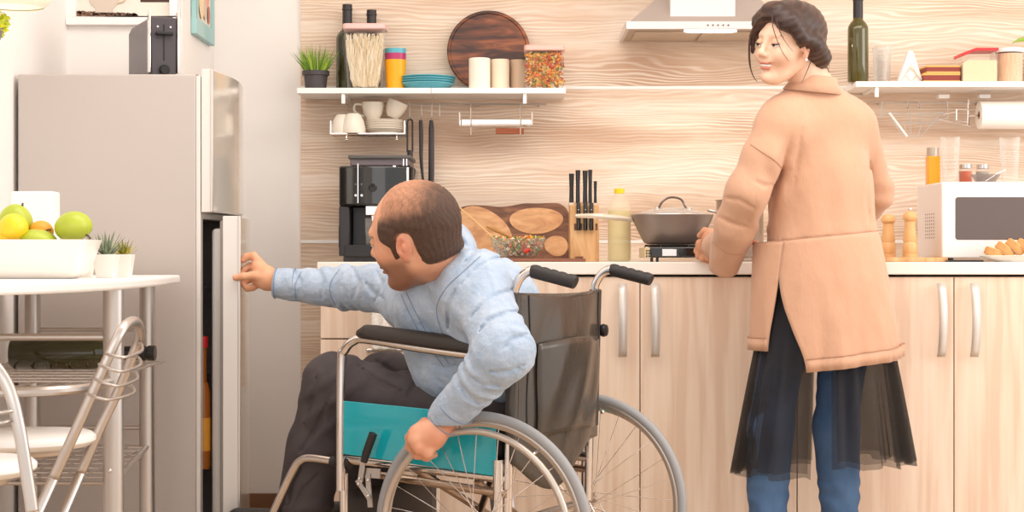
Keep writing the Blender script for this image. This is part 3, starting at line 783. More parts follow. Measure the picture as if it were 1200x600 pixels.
# cup rack
t = thing('wire_cup_rack', 'small chrome rack holding cream cups and plates under the left shelf', 'rack', (S(430, 5.58), 5.6, zr(160, 5.58)))
zt_ = H-(159-300)*5.58/F
y0, y1 = 5.50, 5.66; x0, x1 = S(389, 5.54), S(475, 5.54)
mb = MB()
for i in range(9): y = y0+(y1-y0)*i/8; mb.tube([(x0, y, zt_), (x1, y, zt_)], 0.002, 6)
build('wires', mb, M['chrome'], t)
mb = MB(); mb.tube([(x0, y0, zt_), (x1, y0, zt_), (x1, y1, zt_), (x0, y1, zt_)], 0.0032, 8, closed=True)
for sx in (x0, x1): mb.tube([(sx, y0, zt_), (sx, y0, zt_+0.04), (sx, y1, zt_+0.04), (sx, y1, zt_)], 0.0032, 8)
build('frame', mb, M['chrome'], t)
mb = MB()
for px in (406, 466): mb.tube([(S(px, YR), 5.63, zt_), (S(px, YR), 5.63, zr(126)), (S(px, YR), YR, zr(121))], 0.0028, 8)
build('hanger', mb, M['steel'], t)
mb = MB()
for px in (406, 465): mb.tube([(S(px, 5.52), 5.52, zt_), (S(px, 5.52), 5.52, zt_-0.014)], 0.002, 6); mb.ell((S(px, 5.52), 5.52, zt_-0.017), (0.005, 0.005, 0.005), seg=10, rings=6)
build('ball_feet', mb, M['chrome'], t)
def mug(c, r, h, R, lb, handle=True, ha=PI):
    c = np.asarray(c, float)
    t = thing('cup', lb, 'cup', c, group='cream cups on the rack')
    prof = [(0, 0), (r*0.5, 0), (r*0.62, h*0.08), (r*0.85, h*0.35), (r, h*0.75), (r, h), (r-0.003, h), (r-0.004, h*0.75), (r*0.8, h*0.36), (r*0.5, h*0.1), (0, h*0.1)]
    build('bowl', MB().lathe(prof, c, 36, R), M['china'], t, smooth=45)
    if handle:
        d = np.array([math.cos(ha), math.sin(ha), 0])
        pts = [d*r*0.94+[0, 0, h*0.85], d*(r+0.020)+[0, 0, h*0.9], d*(r+0.026)+[0, 0, h*0.6], d*(r+0.012)+[0, 0, h*0.3], d*r*0.8+[0, 0, h*0.22]]
        build('handle', MB().tube([c+np.asarray(R) @ p for p in pts], 0.0042, 8, smooth=5), M['china'], t, smooth=True)
    return t
flip = rotx(PI)
zc = zt_+0.0035
mug((S(402, 5.54), 5.545, zc+0.062), 0.040, 0.062, flip, 'upside-down cream cup at the left end of the rack, partly hidden by its neighbour', False)
mug((S(414, 5.53), 5.53+0.0, zc+0.064), 0.040, 0.064, flip, 'upside-down cream cup in front, beside the stack of small plates', False)
for i in range(6):
    lb = 'cream saucer, %s in the stack on the cup rack' % ['bottom one', 'second from the bottom', 'third from the bottom', 'third from the top', 'second from the top', 'top one'][i]
    c_ = (S(450, 5.58), 5.585, zc+0.0055*i); 
    plate(c_, 0.062, 0.018, M['china'], lb, 'cream saucers on the cup rack', 'saucer', foot=0.8)
zs_ = zc+0.0055*5+0.021
mug((S(437, 5.58), 5.585, zs_), 0.036, 0.057, np.eye(3), 'upright cream cup with its handle to the left, on the saucers', True, PI)
mug((S(456, 5.60)+0.010, 5.585, zs_+0.008), 0.034, 0.055, roty(math.radians(22)), 'tilted cream cup on the saucers, right of the handled one', False)
# utensils
def hook(px, par, zhi=None):
    x = S(px, YR); build('hook', MB().tube([(x, YR+0.005, zr(121)), (x, YR-0.005, zr(119)), (x, YR-0.007, zr(123)), (x, YR-0.006, zr(136)), (x, YR-0.012, zr(142)), (x, YR-0.018, zr(137))], 0.0016, 7, smooth=4), M['steel'], par)
M['nylon'] = mat('black_nylon', (52, 46, 48), 0.45)
Yu = YR-0.012
def U(px, py): return P(px, py, Yu)
t = thing('spatula', 'black nylon spatula with slotted handle, nearest the cup rack', 'utensil', U(480, 140), group='black utensils on hooks'); hook(480, t)
mb = MB()
for a, b in (((477.4, 142), (477.4, 178)), ((483.4, 142), (483.4, 178))): mb.tube([U(*a), U(*b)], 0.003, 8)
mb.tube([U(477.4, 142), U(480.4, 139.5), U(483.4, 142)], 0.003, 8, smooth=4); mb.tube([U(480.5, 176), U(480.5, 205)], [0.0095, 0.0085], 10); mb.tube([U(480.5, 205), U(480.5, 222)], 0.004, 8)
build('handle', mb, M['nylon'], t); mb = MB(); a, b = U(466, 222), U(494, 248); mb.box((a[0]+0.005, Yu-0.002, b[2]), (b[0]-0.005, Yu+0.002, a[2])); build('blade', mb, M['nylon'], t, bevel=0.001)
t = thing('ladle', 'black nylon ladle with a curved slim handle, middle of the three hanging tools', 'utensil', U(494, 140), group='black utensils on hooks'); hook(494, t)
build('handle', MB().tube([U(493, 141), U(493.5, 160), U(493.5, 185), U(495, 204), U(497, 218)+[0, -0.03, 0]], [0.0062, 0.0072, 0.006, 0.0045, 0.004], 10, smooth=6), M['nylon'], t)
build('bowl', MB().lathe([(0.0, -0.03), (0.02, -0.026), (0.033, -0.01), (0.036, 0.006), (0.034, 0.006), (0.03, -0.009), (0.0, -0.026)], U(497, 230)+[0, -0.055, 0], 24), M['nylon'], t, smooth=True)
t = thing('slotted_spoon', 'black nylon spoon with a straight broad handle, rightmost hanging tool', 'utensil', U(506, 140), group='black utensils on hooks'); hook(506, t)
build('handle', MB().tube([U(505.5, 141), U(505.5, 150), U(505.5, 200), U(505, 218)], [0.006, 0.0088, 0.0098, 0.0095], 10), M['nylon'], t)
mb = MB().ell(U(507, 240)+[0, 0.012, 0], (0.022, 0.006, 0.042)); build('bowl', mb, M['nylon'], t, smooth=True)
t = thing('spare_hook', 'empty steel hook right of the hanging utensils', 'hook', U(515, 125)); hook(515, t)
# wall gadget rack
t = thing('steel_wall_rack', 'chrome tray rack with a small wooden bar hanging under the left shelf', 'rack', P(582, 145, 5.6))
def W_(px, py, Y=5.58): return P(px, py, Y)
mb = MB(); a, b = W_(541, 146), W_(623, 140.5); mb.box((a[0], 5.57, a[2]), (b[0], 5.575, b[2])); mb.box((a[0], 5.575, a[2]), (b[0], 5.64, a[2]+0.003)); build('tray', mb, M['chrome'], t, bevel=0.001)
mb = MB()
for px, p0 in ((538.5, 132), (623.5, 131)): mb.tube([W_(px, p0, 5.56), W_(px, 146, 5.56), W_(px, 146, 5.62)], 0.003, 8)
build('side_posts', mb, M['chrome'], t)
mb = MB()
for px in (552, 610): mb.tube([W_(px, 121, 5.61), W_(px, 126, 5.57), W_(px, 158, 5.57)], 0.0026, 8)
mb.tube([W_(538, 147.5, 5.565), W_(624, 147.5, 5.565)], 0.0022, 8); build('hangers', mb, M['chrome'], t)
mb = MB(); a, b = W_(581, 156.5), W_(614, 150); mb.box((a[0], 5.585, a[2]), (b[0], 5.615, b[2])); build('wooden_bar', mb, mat('red_wood', (168, 88, 52), 0.5), t, bevel=0.002)

# ---------------------------------------------------------------- range hood
M['hood'] = mat('hood_steel', (200, 190, 184), 0.32, 0.7)
M['hoodw'] = mat('hood_front', (226, 218, 216), 0.35, 0.3)
M['hoodu'] = mat('hood_underside', (188, 172, 156), 0.28, 0.7)
t = thing('range_hood', 'white and steel range hood with a lit lamp, above the stove', 'hood', (0.62, 5.5, 1.662))
hx0, hx1, hy0, hy1, hz = 0.358, 0.884, 5.35, YB-0.013, 1.6616
mb = MB(); mb.box((hx0, hy0, hz), (hx1, hy0+0.012, hz+0.024)); mb.box((hx0, hy0+0.012, hz), (hx0+0.01, hy1, hz+0.024)); mb.box((hx1-0.01, hy0+0.012, hz), (hx1, hy1, hz+0.024))
build('front_rim', mb, M['hoodw'], t, bevel=0.001)
mb = MB(); mb.box((hx0+0.01, hy0+0.012, hz+0.004), (hx1-0.01, hy1, hz+0.012)); build('underside', mb, M['hoodu'], t)
for xa, xb in ((hx0+0.035, 0.60), (0.61, hx1-0.035)):
    build('grease_filter', MB().box((xa, hy0+0.09, hz+0.001), (xb, hy1-0.03, hz+0.004)), mat('filter_metal', (205, 192, 176), 0.4, 0.6), t, bevel=0.001)
z1_ = hz+0.024; tz = z1_+0.14
q0 = [(hx0+0.012, hy0+0.01, z1_), (hx1-0.012, hy0+0.01, z1_), (hx1-0.012, hy1, z1_), (hx0+0.012, hy1, z1_)]
q1 = [(0.52, 5.47, tz), (0.722, 5.47, tz), (0.722, hy1, tz), (0.52, hy1, tz)]
build('canopy', MB().add(q0+q1, [(0, 1, 2, 3), (4, 5, 6, 7), (0, 1, 5, 4), (1, 2, 6, 5), (2, 3, 7, 6), (3, 0, 4, 7)]), M['hood'], t)
mb = MB(); mb.prism([(0.497, z1_), (0.703, z1_), (0.703, 2.3), (0.510, 2.3)], 5.375, 5.66, 'xz'); build('chimney', mb, M['hoodw'], t, bevel=0.002)
for i in range(5): build('button', MB().lathe([(0, 0), (0.0028, 0), (0.0028, 0.003), (0, 0.003)], ((829.5+6*i-600)*hy0/F, hy0, hz+0.012), 12, rotx(PI/2)), mat('button_grey', (110, 104, 104), 0.4), t)
mb = MB(); poly = [(0.545, hy0+0.055), (0.565, hy0+0.03), (0.69, hy0+0.03), (0.712, hy0+0.055), (0.69, hy0+0.08), (0.565, hy0+0.08)]
mb.prism(poly, hz-0.002, hz+0.004, 'xy'); build('lamp', mb, mat('hood_lamp', (255, 250, 240), 0.4, emit=((255, 247, 235), 3.5)), t)
l = bpy.data.lights.new('range_hood_lamp', 'AREA'); l.shape = 'RECTANGLE'; l.size = 0.14; l.size_y = 0.05; l.energy = 0.5; l.color = (1, 0.94, 0.84)
lo = bpy.data.objects.new('range_hood_lamp', l); COL.objects.link(lo); lo.location = (0.63, hy0+0.055, hz-0.004)

# ---------------------------------------------------------------- right shelf things
def SR(px, Y=Ys): return (px-600)*Y/F
wine((SR(1005.5, 5.53), 5.53, SZR), 0.0335, 0.285, 'olive-green wine bottle with a black capsule on the right shelf, beside the woman\'s head', 'wine bottle', m=mat('olive_glass', (78, 70, 16), 0.06, coat=0.6))
def tumbler(c, r0, r1, h, lb, grp):
    return solo('drinking_glass', MB().lathe([(0, 0), (r0, 0), (r1, h), (r1-0.0016, h), (r0-0.0016, 0.006), (0, 0.006)], c, 32), M['glass'], lb, 'glass', grp, base=c, smooth=50)
tumbler((SR(1036, 5.58), 5.60, SZR), 0.024, 0.028, 0.128, 'clear tall glass on the right shelf, back one of two beside the wine bottle', 'glasses on the right shelf')
tumbler((SR(1031, 5.53), 5.525, SZR), 0.019, 0.025, 0.112, 'clear small glass on the right shelf, front one of two beside the wine bottle', 'glasses on the right shelf')
# napkin holder
t = thing('napkin_holder', 'white wire napkin holder with a triangular stack of white napkins', 'napkin holder', (SR(1066, 5.55), 5.55, SZR))
n0 = SR(1066, 5.55)
mb = MB().prism([(n0-0.041, SZR+0.004), (n0+0.041, SZR+0.004), (n0+0.008, SZR+0.103), (n0-0.006, SZR+0.106)], 5.535, 5.57, 'xz'); build('napkins', mb, mat('napkin', (252, 248, 242), 0.9), t, bevel=0.002)
mb = MB()
mb.tube([(n0-0.036, 5.53, SZR+0.003), (n0, 5.53, SZR+0.05), (n0+0.036, 5.53, SZR+0.003)], 0.0016, 7); mb.tube([(n0-0.018, 5.53, SZR+0.027), (n0, 5.53, SZR+0.003), (n0+0.018, 5.53, SZR+0.027)], 0.0016, 7)
mb.tube([(n0-0.018, 5.53, SZR+0.027), (n0, 5.53, SZR+0.062), (n0+0.018, 5.53, SZR+0.027)], 0.0016, 7)
mb.tube([(n0-0.042, 5.53, SZR+0.002), (n0+0.042, 5.53, SZR+0.002), (n0+0.042, 5.58, SZR+0.002), (n0-0.042, 5.58, SZR+0.002)], 0.0018, 7, closed=True); build('wire_frame', mb, mat('cream_wire', (214, 200, 184), 0.5), t)
# books / boxes stack
bx0, bx1 = SR(1079, 5.55), SR(1122, 5.55)
for i, (z, hgt, a, lb) in enumerate(((0, 0.0285, 0.0, 'dark red box with orange edges, lower of the two stacked beside the napkins'), (0.0288, 0.026, 0.01, 'dark red box with orange edges, upper of the two stacked beside the napkins'))):
    t = thing('flat_box', lb, 'box', ((bx0+bx1)/2, 5.56, SZR+z), group='dark red boxes on the right shelf')
    build('box_body', MB().box((bx0+a, 5.51, SZR+z+0.006), (bx1-0.002, 5.61, SZR+z+hgt-0.006)), mat('maroon_card', (140, 58, 48), 0.6), t, bevel=0.001)
    build('orange_edge', MB().box((bx0+a-0.001, 5.509, SZR+z), (bx1-0.001, 5.611, SZR+z+0.006)), mat('orange_card', (238, 176, 100), 0.6), t, bevel=0.001)
    build('orange_edge', MB().box((bx0+a-0.001, 5.509, SZR+z+hgt-0.006), (bx1-0.001, 5.611, SZR+z+hgt)), MATS['orange_card'], t, bevel=0.001)
# red-lid container
rx0, rx1 = SR(1124, 5.54), SR(1165.5, 5.54)
t = thing('food_container', 'clear container of pale grain with a red sloping lid, beside the dark red boxes', 'container', ((rx0+rx1)/2, 5.54, SZR))
build('clear_body', MB().prism([(rx0, SZR), (rx1, SZR), (rx1, SZR+0.104), (rx0+0.045, SZR+0.104), (rx0, SZR+0.086)], 5.50, 5.60, 'xz'), M['glass'], t, bevel=0.004)
build('lid', MB().prism([(rx0-0.002, SZR+0.083), (rx0+0.045, SZR+0.101), (rx1+0.002, SZR+0.102), (rx1+0.002, SZR+0.110), (rx0+0.044, SZR+0.110), (rx0-0.002, SZR+0.093)], 5.498, 5.602, 'xz'), mat('red_lid', (224, 52, 58), 0.35), t, bevel=0.001)
build('grain', MB().prism([(rx0+0.003, SZR+0.003), (rx1-0.003, SZR+0.003), (rx1-0.003, SZR+0.070), (rx0+0.02, SZR+0.072), (rx0+0.003, SZR+0.062)], 5.503, 5.597, 'xz'), mat('pale_grain', (244, 222, 190), 0.9, noise=((236, 206, 166), (300, 300, 300), 2)), t)
vx = SR(1183.5, 5.55)
t = thing('storage_tub', 'round clear tub of tan grains with white lid, on the right shelf', 'jar', (vx, 5.56, SZR))
build('clear_body', MB().lathe([(0, 0), (0.042, 0), (0.0435, 0.1), (0.0435, 0.1), (0, 0.1)], (vx, 5.555, SZR), 36), M['glass'], t)
build('grains', MB().lathe([(0, 0.002), (0.040, 0.002), (0.0415, 0.096), (0, 0.096)], (vx, 5.555, SZR), 36), mat('tan_grain', (222, 178, 140), 0.9, noise=((236, 202, 170), (150, 150, 20), 3)), t)
build('lid', MB().lathe([(0, 0.100), (0.0455, 0.100), (0.0465, 0.104), (0.0455, 0.113), (0, 0.113)], (vx, 5.555, SZR), 36), M['white'], t, smooth=40)
vx = SR(1226, 5.56)
t = thing('flower_vase', 'beige pot with a green leaf, cut off by the right edge on the shelf', 'plant', (vx, 5.57, SZR))
build('pot', MB().lathe([(0, 0), (0.040, 0), (0.056, 0.03), (0.062, 0.09), (0.050, 0.125), (0.045, 0.125), (0.04, 0.1), (0, 0.1)], (vx, 5.57, SZR), 36), mat('beige_glaze', (228, 208, 186), 0.4), t, smooth=True)
mb = MB(); base_ = np.array([vx, 5.56, SZR+0.10]); 
for k, (tp, wd) in enumerate((((1186, 51), 0.008), ((1215, 20), 0.010), ((1240, 30), 0.009))):
    e = P(tp[0], tp[1], 5.55); m_ = (base_+e)/2+np.array([0, 0, 0.055]); rows = []
    for q in np.linspace(0, 1, 9):
        p = base_*(1-q)**2+m_*2*q*(1-q)+e*q*q; ww = wd*math.sin(PI*min(q*0.95+0.05, 1))+0.0006; rows.append([p-[0, 0, ww], p+[0, -0.004, 0], p+[0, 0, ww]])
    mb.grid(rows)
build('leaf', mb, mat('fresh_leaf', (150, 184, 70), 0.5), t, solid=0.001, smooth=True)

# right rail, wire basket, towel roll
t = thing('hanging_rail', 'thin steel rail under the right wall shelf', 'rail', (SR(1080, YR), YR, zr(119.5)))
build('bar', MB().tube([(SR(1018, YR), YR, zr(120)), (SR(1260, YR), YR, zr(120))], 0.003, 8), M['steel'], t)
for px in (1034, 1150, 1250): build('wall_mount', MB().tube([(SR(px, YR), YR, zr(120)), (SR(px, YR), YB-0.012, zr(120))], 0.0035, 8), M['steel'], t)
for px0, px1, lb in ((1099, 1112, 'left'), (1147, 1160, 'right')):
    build('clip', MB().box((SR(px0, YR), YR-0.01, zr(115.5)), (SR(px1, YR), YR+0.02, zr(111))), M['white'], t, bevel=0.001)
t = thing('wire_holder', 'folding steel wire holder hanging under the right shelf, above the glasses', 'rack', P(1065, 140, YR))
def Q(px, py, Y=5.60): return P(px, py, Y)
mb = MB(); mb.tube([Q(1042, 132), Q(1063, 160)], 0.0038, 8); build('arm', mb, M['white'], t)
mb = MB()
for pts in ([(1033, 119), (1033, 138)], [(1033, 135), (1042, 132), (1055, 133), (1090, 134), (1108, 132)], [(1054, 144), (1093, 144)], [(1042, 134), (1057, 159), (1079, 160), (1093, 144), (1104, 131)], [(1064, 118), (1063, 128)], [(1077, 118), (1076, 128)],
            [(1067, 133), (1067, 158)], [(1080, 133), (1080, 145)], [(1076, 158), (1080, 145)], [(1060, 144), (1061, 158)], [(1110, 118), (1111, 138), (1095, 142)]):
    mb.tube([Q(*p) for p in pts], 0.0016, 6)
build('wires', mb, M['steel'], t)
for px in (1064, 1077): build('hook', MB().tube([Q(px, 119, 5.615), Q(px, 126, 5.60), Q(px-2, 127, 5.595)], 0.0026, 7), M['steel'], t)
t = thing('paper_towel_roll', 'white paper towel roll on a wire holder under the right shelf', 'paper towel', P(1200, 136, 5.58))
ryc = 5.585; rz_ = H+(300-135)*ryc/F; rr = 0.045
Rx = roty(PI/2)
build('paper', MB().lathe([(0.014, 0), (rr, 0), (rr, 0.25), (0.014, 0.25), (0.014, 0)], (SR(1147, ryc), ryc, rz_), 40, Rx), mat('paper', (252, 246, 238), 0.9), t)
build('cardboard_core', MB().lathe([(0.0138, 0.001), (0.012, 0.001), (0.012, 0.249), (0.0138, 0.249)], (SR(1147, ryc), ryc, rz_), 24, Rx), mat('cardboard', (180, 140, 104), 0.8), t)
mb = MB()
for px in (1134.5,): mb.tube([Q(px, 117, 5.61), Q(px, 147, 5.60), Q(px+2, 148, 5.60)], 0.0035, 8)
mb.tube([Q(1134.5, 135.5, 5.595), (SR(1147, ryc)+0.27, 5.595, rz_)], 0.003, 8); mb.tube([Q(1121, 128, 5.6), Q(1135, 128, 5.6)], 0.0025, 8); mb.tube([Q(1121, 141, 5.6), Q(1135, 143, 5.6)], 0.0025, 8)
mb.tube([Q(1121, 128, 5.6), Q(1121, 141, 5.6)], 0.0035, 8); mb.tube([Q(1105, 134, 5.6), Q(1120, 131, 5.6)], 0.002, 8); mb.tube([Q(1100, 140, 5.6), Q(1134, 147, 5.6)], 0.002, 8)
mb.tube([(SR(1147, ryc)+0.265, 5.61, zr(118)), (SR(1147, ryc)+0.265, 5.595, rz_)], 0.003, 8)
build('wire_holder', mb, M['chrome'], t)
# ---------------------------------------------------------------- things on the worktop
def Wp(px, Y): return (px-600)*Y/F
# coffee machine
t = thing('coffee_machine', 'black espresso coffee machine on the worktop behind the man\'s head', 'coffee machine', (Wp(437, 5.45), 5.45, WT))
cy0, cy1 = 5.32, 5.60
x0, x1 = Wp(396, cy0), Wp(484, cy0)
def cz(py): return H-(py-300)*cy0/F
mb = MB().prism([(x0, cy0+0.03), (x0+0.045, cy0+0.006), (x0+0.11, cy0-0.008), (x1-0.05, cy0-0.004), (x1, cy0+0.03), (x1, cy1), (x0, cy1)], cz(241), cz(194), 'xy')
build('upper_body', mb, M['gloss_black'], t, bevel=0.006)
mb = MB().box((x0, cy0+0.03, cz(300)), (x0+0.034, cy1, cz(241))); mb.box((x1-0.034, cy0+0.03, cz(300)), (x1, cy1, cz(241))); mb.box((x0+0.034, cy0+0.11, cz(300)), (x1-0.034, cy1, cz(241)))
build('housing', mb, mat('coffee_black', (42, 38, 40), 0.35), t, bevel=0.004)
mb = MB().box((x0-0.002, cy0+0.04, cz(290)), (x0+0.002, cy0+0.10, cz(265))); build('side_panel', mb, M['black'], t, bevel=0.001)
mb = MB().box((x0+0.02, cy0-0.005, cz(301)), (x1-0.02, cy1-0.02, cz(287))); build('drip_tray', mb, M['black'], t, bevel=0.003)
mb = MB().box((x0+0.015, cy0+0.02, WT), (x1-0.015, cy1-0.01, cz(300))); build('base', mb, mat('base_grey', (60, 54, 56), 0.4), t, bevel=0.002)
mb = MB().box((x0+0.036, cy0+0.02, cz(184)), (x1-0.012, cy1-0.03, cz(194))); build('bean_hopper', mb, mat('smoked_hopper', (120, 104, 108), 0.2, alpha=0.8), t, bevel=0.004)
mb = MB().box((x0+0.030, cy0+0.01, cz(186)), (x1-0.006, cy1-0.02, cz(181.5))); build('hopper_lid', mb, mat('lid_grey', (88, 84, 82), 0.35), t, bevel=0.004)
for bx_ in [((x0+0.062, cy0-0.009, cz(238)), (x0+0.0645, cy0-0.004, cz(192))), ((x0+0.172, cy0-0.004, cz(220)), (x0+0.180, cy0+0.001, cz(194))), ((x1-0.020, cy0+0.008, cz(212)), (x1-0.014, cy0+0.016, cz(196))), ((x1-0.032, cy0+0.012, cz(194)), (x1-0.029, cy0+0.016, cz(184))), ((x1-0.022, cy0+0.012, cz(194)), (x1-0.019, cy0+0.016, cz(184)))]:
    build('chrome_strip', MB().box(*bx_), M['chrome'], t)
RX = rotx(PI/2)
for px, py, r in ((417, 216, .0035), (424, 216, .0035), (417, 229, .0035), (424, 229, .0035), (436, 212, .0035), (437, 228, .0035), (437, 236, .0035), (450, 214, .006)):
    build('button', MB().lathe([(0, 0), (r, 0), (r, 0.003), (0, 0.003)], (Wp(px, cy0), cy0-0.002, cz(py)), 14, RX), M['chrome'] if py > 226 or r > .005 else mat('btn_dark', (90, 84, 86), 0.3), t)
build('dial', MB().lathe([(0.007, 0), (0.013, 0), (0.013, 0.008), (0.010, 0.010), (0, 0.008)], (Wp(437, cy0), cy0-0.004, cz(220)), 28, RX), mat('dial_black', (36, 32, 34), 0.15), t)
mb = MB().box((Wp(428, cy0), cy0+0.01, cz(252)), (Wp(460, cy0), cy0+0.06, cz(241))); mb.tube([(Wp(436, cy0), cy0+0.03, cz(252)), (Wp(436, cy0), cy0+0.03, cz(259))], 0.006, 10); mb.tube([(Wp(452, cy0), cy0+0.03, cz(252)), (Wp(452, cy0), cy0+0.03, cz(259))], 0.006, 10)
build('spout', mb, M['chrome'], t, bevel=0.002)
c = (Wp(437, cy0+0.05), cy0+0.05, cz(287)); solo('glass_mug', MB().lathe([(0, 0), (0.022, 0), (0.026, 0.085), (0.0245, 0.085), (0.0205, 0.004), (0, 0.004)], c, 24), M['glass'], 'clear glass standing under the coffee machine spout', 'glass', base=c, smooth=True)

# carved live-edge board
bd = [(533, 306), (533, 250), (539, 243), (548, 240), (560, 239.5), (574, 240.5), (586, 241.5), (600, 240), (614, 237.5), (630, 237.5), (652, 237), (660, 240), (666, 247), (668, 262), (668, 306)]
Yb = 5.60
tb = thing('live_edge_board', 'dark live-edge wooden board with pale oval slices, leaning behind the salad bowl', 'board', (Wp(600, Yb), Yb, WT))
Rb = rotx(math.radians(-7)); cb = np.array([0, Yb, WT])
def BP(px, py): return ((px-600)*Yb/F, min(0.20, H-(py-300)*Yb/F-WT))
poly = [BP(*p) for p in bd]; poly[0] = (poly[0][0], 0.0006); poly[-1] = (poly[-1][0], 0.0006)
ps = smooth_path([np.array([p[0], p[1], 0]) for p in poly], 4); poly = [(p[0], max(p[1], 0.0006)) for p in ps]
build('slab', MB().prism(poly, 0.0, 0.02, 'xz', Rb, cb), M['bark'], tb, bevel=0.003)
def oval(cx, cy, rx, ry, tilt, name='pale_slice'):
    c0, c1 = BP(cx, cy); k = Yb/F; pts = []
    for a in np.linspace(0, 2*PI, 33)[:-1]:
        wv = 1+0.03*math.sin(3*a+cx); u, v = rx*k*math.cos(a)*wv, ry*k*math.sin(a)*wv
        pts.append((c0+u*math.cos(tilt)-v*math.sin(tilt), c1+u*math.sin(tilt)+v*math.cos(tilt)))
    build(name, MB().prism(pts, -0.0025, 0.004, 'xz', Rb, cb), M['slice'], tb, bevel=0.001)
oval(566, 270, 36, 25, -0.55); oval(628.5, 258, 31.5, 15.5, 0.02); oval(652, 288, 14, 12, -0.2)
# cutting board and salad
t = thing('chopping_board', 'thin reddish wooden chopping board under the salad bowl', 'board', (Wp(640, 5.3), 5.3, WT))
build('plank', MB().box((Wp(592, 5.22), 5.20, WT), (Wp(686, 5.22), 5.42, WT+0.0105)), mat('red_brown_wood', (150, 96, 72), 0.5, noise=((120, 72, 54), (4, 60, 60), 3)), t, bevel=0.002)
bc = np.array([Wp(607, 5.30), 5.31, WT+0.0108])
t = thing('salad_bowl', 'clear glass bowl holding a mixed salad on the chopping board', 'bowl', bc)
bw = 0.087
build('glass_shell', MB().lathe([(0, 0), (0.045, 0), (0.060, 0.006), (0.075, 0.030), (bw, 0.062), (bw-0.002, 0.062), (0.073, 0.031), (0.058, 0.008), (0, 0.004)], bc, 40), M['glass'], t, smooth=50)
mb = MB(); random.seed(21)
mb.color((120, 84, 40)); mb.lathe([(0, 0.009), (0.045, 0.012), (0.056, 0.030), (0.060, 0.044), (0, 0.050)], bc, 32)
for i in range(900):
    a = random.random()*2*PI; e = random.random()**0.8; 
    r = 0.078*(0.55+0.45*e)*(0.96 if random.random() < 0.7 else random.random()); r = (float(np.interp(0.010+e*0.054, [0.006, 0.030, 0.062], [0.052, 0.069, 0.080])))*(1.0 if random.random() < 0.65 else random.random()); z = 0.010+e*0.056
    q = bc+np.array([r*math.cos(a), r*math.sin(a), z]); d = unit(np.random.randn(3)); n = unit(np.cross(d, np.random.randn(3))); L = random.uniform(0.005, 0.011); Wd = L*random.uniform(0.3, 0.8)
    mb.color(random.choice([(244, 230, 190), (236, 214, 160), (120, 150, 50), (90, 130, 40), (220, 70, 40), (232, 110, 50), (250, 240, 214), (150, 170, 80), (246, 180, 60)]))
    mb.add([q-d*L, q+n*Wd+d*L*0.2, q+d*L, q-n*Wd+d*L*0.2, q+np.cross(d, n)*0.004], [(0, 1, 4), (1, 2, 4), (2, 3, 4), (3, 0, 4)])
for k in range(6):
    q = bc+np.array([0.018+0.014*random.random(), -0.060, 0.022+0.02*random.random()]); mb.color((226, 62, 40)); mb.ell(q, (0.011, 0.007, 0.008), seg=10, rings=6)
ob = build('salad', mb, mat('salad', (255, 255, 255), 0.45, attr=True), None, recalc=False); tag(ob, 'mixed salad of leaves, tomato and white cheese in the glass bowl', 'salad', kind='stuff')
M['spoon'] = mat('bamboo', (224, 178, 120), 0.5)
def WS(px, py, Y): return P(px, py, Y)
t = thing('wooden_stick', 'long thin wooden skewer leaning out of the salad bowl to the left', 'utensil', WS(577, 278, 5.28))
build('shaft', MB().tube([WS(535, 240, 5.30), WS(560, 262, 5.29), WS(590, 290, 5.27)], [0.0022, 0.0026, 0.003], 8), M['spoon'], t)
t = thing('wooden_spoon', 'short wooden salad spoon resting on the bowl\'s rim', 'utensil', WS(590, 273, 5.28))
build('shaft', MB().tube([WS(570, 265.5, 5.30), WS(580, 269.5, 5.29), WS(600, 279, 5.29)], [0.0028, 0.0058, 0.0035], 8), mat('dark_bamboo', (176, 124, 60), 0.5), t)
# knife block
Yk = 5.36; kx0, kx1 = Wp(668, Yk), Wp(702, Yk)
t = thing('knife_block', 'light beech knife block left of the oil bottle', 'knife block', ((kx0+kx1)/2, Yk, WT))
ktop = H+(300-240)*Yk/F
mb = MB().prism([(Yk, WT), (Yk+0.12, WT), (Yk+0.12, ktop+0.012), (Yk, ktop)], kx0, kx1, 'yz'); build('block', mb, M['oak'], t, bevel=0.002)
build('logo_notch', MB().box((kx0+0.016, Yk-0.001, H-(304-300)*Yk/F-0.004), (kx1-0.050, Yk+0.004, H-(300.5-300)*Yk/F)), M['bark'], t)
mb = MB()
for i, px in enumerate((674, 681, 687, 693.5, 699)): mb.box((Wp(px, Yk)-0.0035, Yk-0.0006, H-(270-300)*Yk/F), (Wp(px, Yk)+0.0035, Yk+0.002, H-(262-300)*Yk/F))
build('slots', mb, M['bark'], t)
for (px, tp, bt, w_, lb) in ((670, 203, 238, 0.0085, 'black-handled scissors-style knife, leftmost and fattest handle in the block'), (677.5, 199, 240, 0.008, 'black-handled knife second from the left in the block'), (686, 199.5, 240, 0.0085, 'black-handled knife in the middle of the block'), (692, 198.5, 240, 0.007, 'black-handled knife with the tallest handle, second from the right in the block'), (698, 212, 240, 0.0055, 'black-handled small knife, rightmost in the block')):
    x = Wp(px, Yk); t = thing('kitchen_knife', lb, 'knife', (x, Yk+0.03, ktop), group='knives in the block')
    build('handle', MB().tube([(x, Yk+0.022, H-(bt-1-300)*Yk/F), (x, Yk+0.020, H-((bt+tp)/2-300)*Yk/F), (x, Yk+0.018, H-(tp-300)*Yk/F)], [w_*0.9, w_*0.8, w_], 12), M['gloss_black'], t, bevel=0.001)
    build('bolster', MB().box((x-w_*0.8, Yk+0.016, ktop-0.004), (x+w_*0.8, Yk+0.028, ktop+0.006)), M['steel'], t)
